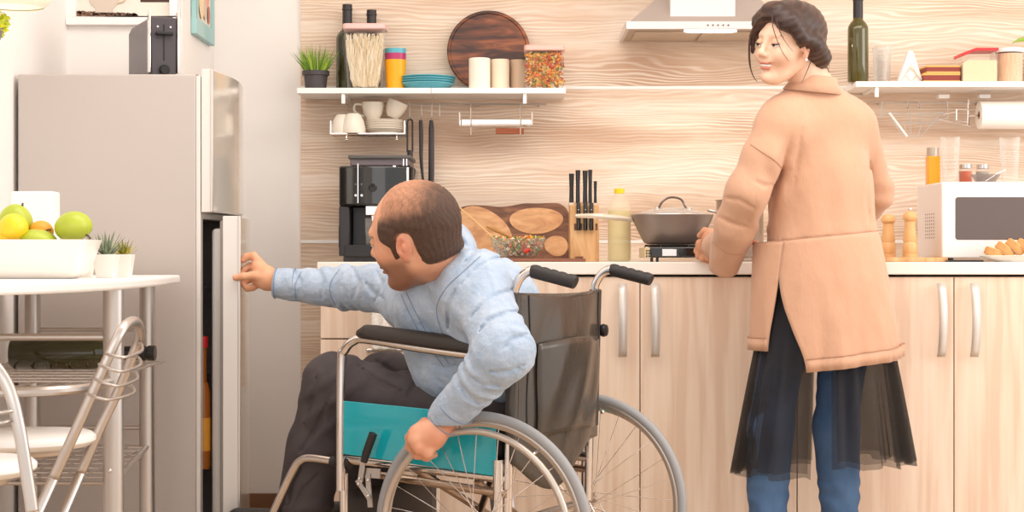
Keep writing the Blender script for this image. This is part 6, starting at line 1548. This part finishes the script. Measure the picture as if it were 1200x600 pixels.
def folds(p):
    out = 0.0034*_noise3(p*np.array([30, 30, 30]))+0.0018*_noise3(p*75, 2)
    for A, B, Cc, amp, fr in ((SL, EL, WL, .0075, 150), (SR_, ER, WR, .0058, 130)):
        for a, b in ((A, B), (B, Cc)):
            ab = b-a; L = np.linalg.norm(ab); tt = ((p-a) @ ab)/(L*L); d = np.linalg.norm(p-(a+np.clip(tt, 0, 1)[:, None]*ab), axis=-1)
            w2 = np.exp(-((np.maximum(d-.045, 0))/.03)**2)*(tt > -.1)*(tt < .78 if b is Cc else tt < 1.1)
            ph = tt*L*fr+2.2*_noise3(p*np.array([22, 22, 22]), 1); bend = np.exp(-((tt*L-(0 if a is B else L))/.09)**2)
            out = out+amp*w2*(0.35+bend)*np.maximum(np.sin(ph), -0.35)*(0.5+0.5*np.sin(p[:, 0]*30+p[:, 2]*24+1))
    bk = np.exp(-(np.linalg.norm(p-P(545, 325, 4.22), axis=-1)/.13)**2); dr = p[:, 0]*0.75+p[:, 2]*0.66
    out = out+.0060*bk*np.maximum(np.sin(dr*105+1.8*_noise3(p*18, 3)), -.3)
    out = out-.0085*grooves(p, [[(604, 338), (585, 345), (566, 356), (552, 372)], [(614, 366), (596, 366), (576, 374), (562, 388)], [(617, 392), (600, 398), (588, 410)], [(612, 428), (594, 436), (574, 436)],
        [(584, 452), (566, 450), (552, 441)], [(560, 474), (548, 464), (540, 452)], [(592, 300), (574, 306), (556, 318), (540, 334)], [(570, 286), (556, 294), (544, 308)], [(534, 340), (526, 360), (526, 384)]], 3.4, ymax=4.34)
    out = out-.0065*grooves(p, [[(345, 316), (352, 330), (349, 348)], [(372, 314), (380, 330), (376, 350)], [(412, 312), (420, 330), (414, 350)], [(440, 315), (448, 332), (440, 352)], [(462, 326), (468, 342), (462, 358)], [(428, 330), (436, 342), (450, 350)]], 2.8, ymax=4.64, ymin=4.30)
    out = out-.006*grooves(p, [[(492, 372), (506, 392), (524, 404)], [(496, 404), (512, 414), (530, 416)], [(508, 428), (522, 432), (536, 428)]], 3.0, ymax=4.40)
    return -out
s.displace(folds)
V, Fq = s.mesh(); sh = MB().add(V, Fq.tolist()); SHV = (V, Fq)
# keep the fabric off the neck opening
M['denim'] = mat('light_blue_denim', (160, 180, 204), 0.85, noise=((182, 196, 214), (26, 26, 26), 6), bump=(0.6, (46, 46, 46), 0.012), sheen=0.2)
M['denim_in'] = mat('darker_blue_denim', (130, 146, 172), 0.85, bump=(0.25, (420, 420, 420), 0.0012))
shirt = build('shirt', sh, M['denim'], tm, smooth=True, recalc=False)
# collar standing round the neck
nd = unit(RM @ np.array([-.35, 0, -1.0])); 
c0 = TM+RM @ (np.array([-.070, 0, -.150])*KM)
ax = unit(nb-(TM+RM @ np.array([-.04, 0, -.06]))); e1 = unit(np.cross(ax, [0, 0, 1])); e2 = np.cross(ax, e1)
cb_ = nb-ax*0.018
rows = []
for q, rr_, in ((0.030, .068), (0.0, .0695), (-0.016, .071), (-0.018, .075), (0.0, .082), (0.034, .096)):
    rows.append([cb_+ax*q+e1*rr_*math.cos(a)+e2*rr_*1.0*math.sin(a) for a in np.linspace(0, 2*PI, 41)[:-1]])
build('collar', MB().grid(rows, closed=True), M['denim'], shirt, solid=0.003, smooth=True)
def stitch(pts, nm='seam'): return build(nm, MB().tube(pts, .0011, 5, smooth=4), M['denim_in'], shirt)
for A, B, tpos, rr in ((EL, WL, (0.80, 0.985), (.0500, .0440)), (ER, WR, (0.72, 0.985), (.0435, .0412))):
    d = unit(B-A); n1 = unit(np.cross(d, [0, 0, 1])); n2 = np.cross(d, n1)
    for q, r_ in zip(tpos, rr): build('cuff_seam', MB().tube([A+(B-A)*q+n1*r_*math.cos(a)+n2*r_*math.sin(a) for a in np.linspace(0, 2*PI, 33)[:-1]], .0013, 5, closed=True), M['denim_in'], shirt)
for pl in ([(563, 300), (543, 318), (524, 336), (512, 358), (514, 378), (522, 398)], [(398, 315), (388, 330), (387, 345), (393, 358)], [(353, 318), (346, 334), (347, 352)], [(470, 345), (482, 372), (497, 398), (520, 430)], [(476, 343), (489, 370), (504, 396), (526, 426)]):
    q_ = on_surface(*SHV, pl)
    if len(q_) > 2: build('seam', MB().tube(q_, .0009, 5), M['denim_in'], shirt)
# trousers
s = Field((-.68, 4.10, .17), (.20, 4.86, .75), 0.0055)
s.cone(C(0.03, .10, .56), C(0.03, -.10, .56), .10, .10, k=0)
s.path([C(0.07, .10, .55), C(.28, .115, .56), C(.525, .13, .612)], [.095, .084, .081], k=.04); s.path([C(.525, .13, .612), C(.575, .135, .45), C(.615, .14, .27)], [.083, .072, .066], k=.02); s.cone_cap(C(.575, .135, .45), C(.632, .14, .205), .072, .064, k=.02)
s.path([C(0.07, -.09, .55), C(.28, -.095, .57), C(.50, -.10, .607)], [.095, .084, .079], k=.03); s.cone_cap(C(.50, -.10, .607), C(.60, -.12, .205), .08, .062, k=.02)
knn = C(.525, .13, .612); knf = C(.50, -.10, .607); hipc = C(0.07, .10, .578)
def folds2(p):
    out = 0.0020*_noise3(p*26)
    for kc in (knn, knf):
        w2 = np.exp(-(np.linalg.norm(p-kc-np.array([.03, 0, -.03]), axis=-1)/.12)**2); out = out+.008*w2*np.maximum(np.sin((p[:, 0]*0.55-p[:, 2]*0.8)*120+1.5*_noise3(p*16)), -.3)
    w2 = np.exp(-((p[:, 2]-.25)/.06)**2); out = out+.0060*w2*np.sin(p[:, 2]*130+2*_noise3(p*20)); w2 = np.exp(-(np.linalg.norm(p-hipc, axis=-1)/.16)**2); out = out+.005*w2*np.sin((p[:, 0]+p[:, 2]*.5)*110+1.5*_noise3(p*14))
    out = out-.008*grooves(p, [[(372, 440), (366, 470), (356, 500)], [(384, 470), (372, 500), (352, 530)], [(420, 428), (440, 446), (470, 458)], [(440, 422), (462, 436), (496, 446)], [(500, 440), (486, 452), (476, 466)], [(352, 548), (340, 566), (338, 590)], [(372, 556), (356, 574), (344, 596)]], 3.4)
    return -out
s.displace(folds2); V, Fq = s.mesh()
M['trous'] = mat('charcoal_twill', (82, 74, 76), 0.85, noise=((70, 62, 64), (20, 20, 20), 5), bump=(0.2, (300, 300, 300), 0.001))
build('trousers', MB().add(V, Fq.tolist()), M['trous'], tm, smooth=True, recalc=False)
for an, to in ((C(.635, .14, .235), C(.80, .20, .252)), (C(.60, -.12, .225), C(.77, -.14, .225))):
    s = Field(np.minimum(an, to)-[.09, .09, .10], np.maximum(an, to)+[.09, .09, .10], 0.005)
    d = unit(to-an); s.cone(an-d*.035+[0, 0, -.03], to+[0, 0, -.033], .040, .036, k=0); s.cone(an+[0, 0, .02], an-[0, 0, .02], .044, .05, k=.03); s.cone(an+d*.02, to-d*.02, .046, .034, k=.02)
    s.cut(C(0, 0, 0.1825), (0, 0, -1)); V, Fq = s.mesh(); build('shoe', MB().add(V, Fq.tolist()), mat('black_shoe', (44, 40, 42), 0.5), tm, smooth=True, recalc=False)
# ---------------------------------------------------------------- the woman
skinW = lin3((244, 206, 180)); lipW = lin3((206, 110, 100)); redW = lin3((232, 156, 128)); hairW = lin3((60, 41, 35))
RWm = frame_(35, 3, 8, -1); TW = P(925.5, 51.5, 4.72); KW = 0.93
tw = thing('person', 'smiling woman in a long peach coat and black tulle skirt over jeans, standing at the worktop', 'person', (0.86, 4.78, 0))
tw['label'] = 'smiling dark-haired woman in long peach coat and black tulle skirt, standing at the worktop'
body = MB(); hf = head_field(True, earx=0.006, smile=True)
NW = P(953, 101, 4.76)
loc = lambda p: (RWm.T @ (np.asarray(p)-TW))/KW
nb_l = loc(NW)
hf2 = Field((-.16, -.13, -.26), (.15, .13, .14), 0.0026)
for nm in ('dummy',): pass
V, Fq = hf.mesh(); addcol(body, V, Fq, face_cols(V, skinW, lipW, redW), RWm, TW, KW)
neck = Field(np.minimum(TW, NW)-[.12, .12, .12], np.maximum(TW, NW)+[.12, .12, .10], 0.004)
a_ = RWm @ (np.array([-.018, 0, -.035])*KW)+TW
neck.path([a_, (a_+NW)/2+[0.000, 0, 0], NW, NW+[.004, .02, -.05]], [.047, .046, .052, .05], k=.02)
V, Fq = neck.mesh(); addcol(body, V, Fq, np.tile(skinW, (len(V), 1)))
SLw, SRw = P(908, 150, 4.72), P(1000, 148, 4.82)
ELw, WLw = P(873, 232, 4.70), P(838, 288, 4.97)
ERw, WRw = P(1026, 225, 4.92), P(1005, 262, 5.10)
HIP = P(968, 310, 4.78)
s = Field((.40, 4.50, 0.10), (1.15, 5.2, 1.42), 0.012)
s.cone(P(958, 140, 4.78), P(962, 220, 4.78), .065, .07, k=0); s.cone(P(962, 220, 4.78), HIP, .07, .08, k=.05); s.cone(SLw, SRw, .035, .035, k=.03); s.path([SLw, ELw, WLw], [.036, .030, .024], k=.02); s.path([SRw, ERw, WRw], [.034, .03, .024], k=.02)
AN1, AN2 = P(899, 640, 4.75), P(985, 640, 4.79)
s.path([P(935, 340, 4.78), P(915, 410, 4.79), P(902, 500, 4.775), AN1], [.05, .045, .035, .03], k=.02); s.path([P(995, 340, 4.80), P(990, 410, 4.81), P(980, 500, 4.80), AN2], [.05, .045, .035, .03], k=.02)
V, Fq = s.mesh(); addcol(body, V, Fq, np.tile(skinW, (len(V), 1)))
hs = Field(P(800, 325, 4.9)-[0, 0, 0], P(860, 255, 5.2)+[0, 0, 0], 0.0024)
hs.cone(P(846, 288, 4.93), P(834, 281, 5.01), .024, .025, k=0); hs.path([P(836, 280, 5.005), P(826, 289, 5.055)], [.027, .023], k=.02, flat=None)
for i, (k_, m_, t_) in enumerate((((820, 285, 5.065), (817, 294, 5.085), (822, 300, 5.095)), ((824, 291, 5.055), (819, 300, 5.075), (825, 304, 5.085)), ((829, 294, 5.045), (824, 303, 5.06), (830, 306, 5.07)), ((834, 295, 5.035), (831, 303, 5.045), (836, 306, 5.055)))):
    rr = [.0098, .0100, .0094, .0082][i]; hs.path([P(832, 283, 5.03), P(*k_), P(*m_), P(*t_)], [rr*1.3, rr*1.1, rr, rr*.85], k=.006)
hs.path([P(834, 273, 5.04), P(826, 271, 5.075), P(820, 276, 5.095)], [.013, .0105, .009], k=.008)
V, Fq = hs.mesh(); addcol(body, V, Fq, np.tile(lin3((226, 168, 134)), (len(V), 1)))
hs = Field(WRw-[.09, .06, .09], WRw+[.07, .14, .07], 0.004)
hs.cone(WRw-(WRw-ERw)*.1, WRw+[-.02, .03, -.01], .023, .026, k=0); hs.ell(WRw+[-.03, .045, -.015], (.032, .03, .018), k=.02)
for i in range(4): b = WRw+[-.040+.016*i, .055, -.015]; hs.path([b, b+[-.008, .026, -.012], b+[-.010, .034, -.034]], [.0095, .0088, .0078], k=.005)
hs.path([WRw+[-.03, .03, 0], WRw+[-.06, .045, -.01], WRw+[-.068, .062, -.02]], [.013, .0105, .009], k=.006)
V, Fq = hs.mesh(); addcol(body, V, Fq, np.tile(skinW, (len(V), 1)))
build('body', body, M['skin'], tw, smooth=True, recalc=False)
def HW(x, y, z): return RWm @ (np.array([x, y, z])*KW)+TW
mb = MB()
for sg in (-1, 1): mb.tube([HW(.0875, sg*.013, .0205), HW(.0905, sg*.026, .0265), HW(.085, sg*.040, .0265), HW(.074, sg*.050, .019)], [.0016, .0030, .0027, .0012], 7, smooth=4)
build('eyebrows', mb, mat('brow_dark', (84, 54, 42), 0.8), tw)
for sg in (-1, 1):
    e = build('eye', MB().ell(HW(.0862, sg*.032, -.0015), (.0126*KW,)*3), MATS['eye_white'], tw, smooth=True)
    build('iris', MB().ell(HW(.0957, sg*.033, -.0035), (.0048, .0048, .0048)), MATS['dark_iris'], e, smooth=True)
    build('eyelid', MB().ell(HW(.0856, sg*.032, .0030), (.0142*KW, .0142*KW, .0112*KW), RWm), mat('eyelid_skin', (226, 178, 148), 0.5), e, smooth=True)
    build('lashes', MB().tube([HW(.0960, sg*.0215, -.0035), HW(.1005, sg*.032, -.0020), HW(.0935, sg*.0445, -.0015), HW(.088, sg*.049, .001)], [.0008, .0016, .0016, .0008], 6, smooth=4), MATS['lash'], e)
build('teeth', MB().ell(HW(.0915, 0, -.0645), (.0105, .0195, .0050), RWm, 20, 10), mat('teeth', (250, 244, 236), 0.25), tw, smooth=True)
build('earring', MB().ell(HW(.010, .083, -.043), (.0042, .0042, .0042), seg=12, rings=8), mat('pearl', (250, 244, 238), 0.2), tw, smooth=True)
# hair
hh = Field((-.19, -.125, -.15), (.13, .125, .165), 0.0030)
hh.ell((-.020, 0, .034), (.104, .084, .095), k=0); hh.ell((.030, .0, .070), (.068, .072, .052), k=.03)
for sg in (-1, 1):
    hh.path([(.072, sg*.018, .098), (.060, sg*.062, .062), (.034, sg*.081, .022), (-.018, sg*.084, .002), (-.07, sg*.062, -.035)], [.020, .022, .018, .022, .032], k=.03)
hh.path([(.098, -.030, .060), (.094, -.058, .020), (.086, -.066, -.030)], [.014, .010, .005], k=.012)
hh.ell((-.078, .0, -.055), (.044, .056, .046), k=.03); hh.ell((-.098, .012, -.045), (.034, .042, .036), k=.02); hh.ell((-.078, .02, -.094), (.028, .034, .030), k=.02)
hh.ell((.118, .0, -.022), (.064, .062, .098), k=.010, mode='sub'); hh.ell((.088, .050, -.028), (.058, .05, .066), k=.012, mode='sub')
hh.ell((.028, .092, -.040), (.038, .022, .036), k=.010, mode='sub')
def strands(p):
    r = np.sqrt((p[:, 0]+.02)**2+(p[:, 2]-.02)**2); th = np.arctan2(p[:, 2]-.02-0.35*p[:, 0], p[:, 1]); 
    a = p[:, 2]*0.9+p[:, 0]*0.55; return -(0.0008*np.sin(a*300+3*_noise3(p*18))+0.0004*np.sin(a*110+p[:, 1]*40+1.5*_noise3(p*10, 2)))
hh.displace(strands); V, Fq = hh.mesh(); hc = MB()
ns = _noise3(np.stack([(V[:, 2]*.9+V[:, 0]*.55)*260, V[:, 1]*30, V[:, 0]*20], 1)); c_ = col_mix(np.tile(hairW, (len(V), 1)), lin3((122, 88, 68)), 0.45*np.clip(ns, 0, 1))
addcol(hc, V, Fq, c_, RWm, TW, KW)
M['hairw'] = mat('dark_brown_hair', (255, 255, 255), 0.42, attr=True, bump=(0.4, (60, 60, 260), 0.002))
hr = build('hair', hc, M['hairw'], tw, smooth=True, recalc=False)
mb = MB(); mb.cur = tuple(hairW)+(1,)
locks = [[(.092, .016, .098), (.108, .034, .058), (.104, .048, .020), (.088, .060, -.020), (.062, .066, -.050)],
         [(.086, .024, .098), (.098, .046, .055), (.086, .062, .015), (.06, .076, -.02)], [(.098, -.03, .085), (.108, -.056, .02), (.104, -.060, -.05), (.09, -.056, -.095), (.080, -.045, -.115)],
         [(.094, -.03, .085), (.102, -.060, .03), (.098, -.066, -.03), (.092, -.062, -.080)],
         [(-.02, .082, -.02), (-.01, .072, -.07), (.004, .062, -.115)],
         [(-.12, .03, -.05), (-.135, .035, -.08), (-.125, .045, -.115)], [(-.10, .04, -.09), (-.11, .05, -.12), (-.14, .05, -.125)], [(-.13, .0, -.02), (-.155, .01, -.04), (-.15, .02, -.07)]]
for i, lk in enumerate(locks):
    rr = 0.0013 if i not in (2, 3) else 0.0026; mb = MB().tube([HW(*p) for p in lk], [rr, rr, rr*0.7, rr*0.3], 6, smooth=5); build('loose_lock', mb, mat('lock_brown', (78, 52, 42), 0.5), hr)
random.seed(8)

# coat: upper part with sleeves
M['coat'] = mat('peach_jersey', (212, 167, 138), 0.9, noise=((205, 159, 130), (9, 9, 9), 4), bump=(0.45, (15, 15, 7), 0.02), sheen=0.25)
M['seamc'] = mat('coat_seam', (190, 144, 116), 0.9)
WAIST = H+(300-276)*4.77/F
s = Field((.42, 4.52, .875), (1.16, 5.14, 1.47), 0.0055)
Rz = rotz(math.radians(8))
def TE(px, py, rx, ry, k=.06, Y=4.78): s.ell(P(px, py, Y), (rx, ry, .16), Rz, k=k)
s.cone(P(954, 150, 4.78), P(961, 215, 4.78), .125, .130, k=0, flat=((0, 1, 0), .78)); s.cone(P(961, 215, 4.78), P(965, 330, 4.78), .133, .170, k=.06, flat=((0, 1, 0), .80))
s.cone(P(918, 141, 4.74), P(990, 142, 4.80), .066, .064, k=.05); s.cone(P(925, 155, 4.74), P(988, 154, 4.82), .082, .078, k=.05)
s.path([P(907, 155, 4.715), P(896, 185, 4.70)], [.058, .060], k=.03)
s.path([P(896, 185, 4.70), P(878, 226, 4.70), P(862, 265, 4.76)], [.060, .062, .056], k=.025); s.cone_cap(P(862, 265, 4.76), P(848, 315, 4.86), .056, .043, k=.02); s.cone_cap(P(862, 275, 4.80), P(838, 291, 4.92), .050, .043, k=.02)
s.path([SRw+[.008, 0, 0], ERw], [.058, .050], k=.03); s.cone_cap(ERw, WRw, .050, .040, k=.02)
s.cone(P(952, 118, 4.78), NW, .080, .060, k=.04)
s.cone(NW+[0, 0, .060], NW-[0, 0, .0], .052, .050, k=.006, mode='sub')
def foldc(p):
    out = 0.0016*_noise3(p*np.array([26, 26, 12]))
    ax_ = P(893, 185, 4.70); w2 = np.exp(-(np.linalg.norm(p-P(905, 200, 4.70), axis=-1)/.07)**2); out = out+.003*w2*np.sin((p[:, 0]*0.95+p[:, 2]*.3)*110+_noise3(p*12))
    tt = (WAIST+.25-p[:, 2]); w3 = sstep(p[:, 0], .66, .74)*np.exp(-((p[:, 2]-WAIST)/.14)**2); out = out+.0035*w3*np.sin(p[:, 0]*70+1.2*_noise3(p*6))
    w4 = np.exp(-(np.linalg.norm(p-P(862, 270, 4.80), axis=-1)/.07)**2); out = out+.0035*w4*np.sin((p[:, 0]*.5-p[:, 2]*.85)*120+1.4*_noise3(p*14))
    pxx = 600+p[:, 0]/p[:, 1]*F; pyy = 300-(p[:, 2]-H)/p[:, 1]*F; gd = np.full(len(p), 1e9); gl = [(936, 142), (926, 165), (916, 196), (906, 228), (894, 258)]
    for a, b in zip(gl[:-1], gl[1:]):
        a = np.array(a, float); b = np.array(b, float); q = np.clip(((pxx-a[0])*(b[0]-a[0])+(pyy-a[1])*(b[1]-a[1]))/((b-a) @ (b-a)), 0, 1); gd = np.minimum(gd, np.hypot(pxx-a[0]-q*(b[0]-a[0]), pyy-a[1]-q*(b[1]-a[1])))
    out = out-.011*np.exp(-(gd/4.5)**2)*(p[:, 1] < 4.80)*sstep(pyy, 140, 185)+.004*np.exp(-((gd-11)/5)**2)*(p[:, 1] < 4.80)*sstep(pyy, 150, 185)
    out = out-.0055*grooves(p, [[(850, 232), (866, 234), (884, 244)], [(842, 254), (858, 262), (876, 266)], [(884, 212), (896, 218), (906, 216)], [(940, 150), (936, 180), (930, 220)], [(1020, 190), (1016, 225), (1018, 262)]], 3.2, ymax=4.84)
    w5 = np.exp(-(np.linalg.norm(p-P(1030, 225, 4.9), axis=-1)/.06)**2); return -(out+.004*w5*np.sin(p[:, 2]*110+_noise3(p*14)))
s.displace(foldc)
XC = (965-600)*4.78/F; SLP = 0.10
s.cut_where((XC, 0, WAIST-.004), (SLP, 0, -1), .668)
V, Fq = s.mesh(); CV = (V, Fq)
_sel = V[np.abs(V[:, 2]-(WAIST+SLP*(V[:, 0]-XC))-0.006) < .009]; _sel = _sel[(_sel[:, 0]-XC > -.21) & (_sel[:, 0]-XC < .21)]
_th = np.arctan2(_sel[:, 0]-XC-.006, -(_sel[:, 1]-4.785)); _r = np.hypot(_sel[:, 0]-XC-.006, _sel[:, 1]-4.785)
_bins = np.linspace(-PI, PI, 61); _rm = np.full(60, np.nan)
for i in range(60):
    q = _r[(_th >= _bins[i]) & (_th < _bins[i+1])]
    if len(q): _rm[i] = np.percentile(q, 90)
_rm = np.where(np.isnan(_rm), np.nanmedian(_rm), _rm); _rm = np.minimum(_rm, .20)
_rm = np.convolve(np.concatenate([_rm[-2:], _rm, _rm[:2]]), np.ones(5)/5, 'valid'); _bc = (_bins[1:]+_bins[:-1])/2
cu = build('coat', MB().add(V, Fq.tolist()), M['coat'], tw, smooth=True, recalc=False)
# coat skirt panels hanging from the waist seam; theta: 0 = camera side, increasing to screen right
def coat_pt(th, v, zb, thick=0):
    """v 0 at the waist seam .. 1 at the hem"""
    r0 = float(np.interp(th, _bc, _rm, period=2*PI))+.001; x0, y0 = XC+.006+r0*math.sin(th), 4.785-r0*math.cos(th)
    zt = WAIST-.002+SLP*(x0-XC); z = zt+(zb-zt)*v
    fw_ = 0.009*v*math.sin(th*8+1.0+0.8*math.sin(th*3))+0.0035*math.sin(th*31+1.5*math.sin(th*7))*v*v+0.004*math.sin(th*17+z*20)*(1-v)*v*2
    rx = .211+fw_; ry = .178+fw_; x1, y1 = XC+.010+rx*math.sin(th), 4.785-ry*math.cos(th)
    q = v**.85
    return np.array([x0+(x1-x0)*q, y0+(y1-y0)*q, z])
def panel(th0, th1, zb0, zb1, n=48, m=26, slit0=None):
    rows = []
    for i in range(m+1):
        v = i/m; row = []
        for k in range(n+1):
            q = k/n; a0 = th0 if slit0 is None else th0+(slit0-th0)*sstep(np.array(v), .28, 1.0)*1.0
            th = a0+(th1-a0)*q; row.append(coat_pt(th, v, zb0+(zb1-zb0)*q))
        rows.append(row)
    return rows
hemL, hemR = H-(436-300)*4.64/F, H-(417-300)*4.80/F
# slit: panels part at the camera-left of the back
th_s = -0.98
rowsB = panel(th_s, 2.75, hemL, hemR+0.01, slit0=-0.20)
rowsB = []
m = 28; n = 60
for i in range(m+1):
    v = i/m; a0 = th_s+0.57*float(sstep(np.array(v), .22, 1.05)); row = []
    for k in range(n+1):
        q = k/n; th = a0+(2.75-a0)*q; zb = hemL+(hemR-hemL)*min(1, q*2.2); row.append(coat_pt(th, v, zb))
    rowsB.append(row)
build('back_panel', MB().grid(rowsB), M['coat'], cu, solid=0.004, smooth=True)
rowsS = []
hemS = H-(404-300)*4.70/F
for i in range(m+1):
    v = i/m; a1 = th_s-0.10*float(sstep(np.array(v), .25, 1.0)); row = []
    for k in range(31):
        q = k/30; th = a1+(-2.75-a1)*q; row.append(coat_pt(th, v*0.86, hemL+(hemS-hemL)*0+0.0)*np.array([1, 1, 0])+np.array([0, 0, WAIST-.002-.016+(hemS-WAIST)*v]))
    rowsS.append(row)
build('side_panel', MB().grid(rowsS), M['coat'], cu, solid=0.004, smooth=True)
def off(p, d): 
    c = np.array([(965-600)*4.78/F+.006, 4.785, p[2]]); return p+unit(p-c)*d
for rows, nm in ((rowsB, 'hem_band'), (rowsS, 'hem_band')):
    b = [[off(p, .0035) for p in rows[-1]], ]
    top = [off(np.array(p)+[0, 0, .034], .0026) for p in rows[-1]]
    bot = [off(np.array(p)-[0, 0, .001], .0026) for p in rows[-1]]
    build(nm, MB().grid([top, bot]), M['coat'], cu, solid=0.002, smooth=True)
    build('hem_seam', MB().tube([off(np.array(p)+[0, 0, .035], 0.0040) for p in rows[-1]], .0011, 5), M['seamc'], cu)
ws = [off(coat_pt(a, 0, hemL), .0012) for a in np.linspace(-1.5, 2.4, 60)]
build('waist_seam', MB().tube(ws, .0016, 5), M['seamc'], cu)
cl = []
for i in range(5): pass
# collar
ax = unit(np.array([.10, -.10, 1.0])); e1 = unit(np.cross(ax, [0, 1, 0])); e2 = np.cross(ax, e1)
rows = [[NW+ax*q+e1*rr_*math.cos(a)+e2*rr_*math.sin(a) for a in np.linspace(0, 2*PI, 41)[:-1]] for q, rr_ in ((-.010, .058), (.010, .0565), (.026, .056), (.029, .058), (.026, .061), (.008, .066), (-.016, .082))]
build('collar', MB().grid(rows, closed=True), M['coat'], cu, solid=0.003, smooth=True)
# cuff and shoulder seams on the near sleeve
def ring_seam(A, B, r, q=0.5, tilt=(0, 0, 0)):
    d = unit(np.asarray(B)-np.asarray(A)+np.asarray(tilt)); n1 = unit(np.cross(d, [0, 1, 0])); n2 = np.cross(d, n1); c = A+(np.asarray(B)-A)*q
    return MB().tube([c+n1*r*math.cos(a)+n2*r*math.sin(a) for a in np.linspace(0, 2*PI, 41)[:-1]], .0016, 5, closed=True)
for pl in ([(879, 169), (893, 178), (908, 188), (917, 198)], [(835, 283), (845, 292), (857, 298), (869, 298)]):
    q_ = on_surface(*CV, pl)
    if len(q_) > 3: build('sleeve_seam', MB().tube(q_, .0013, 5), M['seamc'], cu)
# tulle skirt
M['tulle'] = mat('black_tulle', (46, 38, 33), 0.85, alpha=0.52)
M['tulle2'] = mat('black_tulle_lining', (44, 36, 32), 0.85, alpha=0.38)
def tulle(th0, th1, zt, zb, r0x, r0y, r1x, r1y, fr, seed, cxo=0):
    rows = []; cx = (965-600)*4.78/F+.006+cxo; n = 120
    for i in range(13):
        v = i/12; row = []
        for k in range(n+1):
            th = th0+(th1-th0)*k/n; w_ = (0.003+0.013*v)*math.sin(th*fr+seed+1.2*math.sin(th*4+seed)); rx = r0x+(r1x-r0x)*v**.85+w_; ry = r0y+(r1y-r0y)*v**.85+w_
            row.append((cx+rx*math.sin(th), 4.785-ry*math.cos(th), zt+(zb-zt)*v+0.006*v*math.sin(th*fr*.5)))
        rows.append(row)
    return MB().grid(rows)
zb1 = H-(560-300)*4.62/F
sk = build('skirt', tulle(-0.05, 3.05, .86, H-(548-300)*4.66/F, .150, .130, .240, .170, 26, 0), M['tulle'], tw, smooth=True)
build('skirt_layer', tulle(0.02, 3.00, .86, H-(542-300)*4.66/F, .142, .122, .226, .160, 22, 2.0), M['tulle2'], sk, smooth=True)
build('skirt_side', tulle(-0.28, -3.1, .86, H-(562-300)*4.64/F, .155, .125, .252, .172, 24, 1.0), M['tulle'], sk, smooth=True)
build('skirt_layer', tulle(-0.34, -3.1, .86, H-(556-300)*4.64/F, .145, .117, .236, .164, 20, 3.0), M['tulle2'], sk, smooth=True)
# jeans
s = Field((.55, 4.60, .03), (1.09, 4.96, 1.0), 0.0055)
s.cone(P(946, 335, 4.79), P(985, 335, 4.79), .075, .075, k=0)
s.path([P(938, 345, 4.80), P(917, 410, 4.80), P(903, 500, 4.775), P(898, 575, 4.765)], [.075, .066, .060, .050], k=.03); s.cone_cap(P(903, 500, 4.775), P(899, 645, 4.75), .060, .052, k=.02)
s.path([P(993, 345, 4.80), P(988, 410, 4.81), P(980, 500, 4.80), P(984, 575, 4.79)], [.078, .068, .060, .050], k=.03); s.cone_cap(P(980, 500, 4.80), P(986, 645, 4.79), .060, .050, k=.02)
def foldj(p):
    w2 = np.exp(-((p[:, 2]-.27)/.075)**2); w3 = np.exp(-((p[:, 2]-.55)/.06)**2)
    return -(.0015*_noise3(p*30)+.0032*w2*np.sin(p[:, 2]*120+p[:, 0]*60+4.5*_noise3(p*30))*(0.5+0.5*np.sin(p[:, 0]*50+p[:, 1]*40))+.0012*w3*np.sin(p[:, 2]*130+2*_noise3(p*18)))
s.displace(foldj); V, Fq = s.mesh()
M['jeans'] = mat('blue_jeans', (56, 84, 122), 0.85, noise=((84, 116, 156), (12, 12, 8), 5), bump=(0.3, (380, 380, 380), 0.001))
jn = build('jeans', MB().add(V, Fq.tolist()), M['jeans'], tw, smooth=True, recalc=False)
for an in (P(898, 655, 4.75), P(986, 655, 4.79)):
    an[2] = 0.06; s = Field(an-[.08, .12, .06], an+[.08, .24, .06], 0.006); s.cone(an+[0, -.02, -.02], an+[.0, .16, -.028], .040, .034, k=0); s.cone(an+[0, -.01, .02], an+[0, .05, -.01], .042, .04, k=.02)
    s.cut((0, 0, .0015), (0, 0, -1)); V, Fq = s.mesh(); build('shoe', MB().add(V, Fq.tolist()), mat('pale_slipper', (214, 196, 180), 0.7), tw, smooth=True, recalc=False)
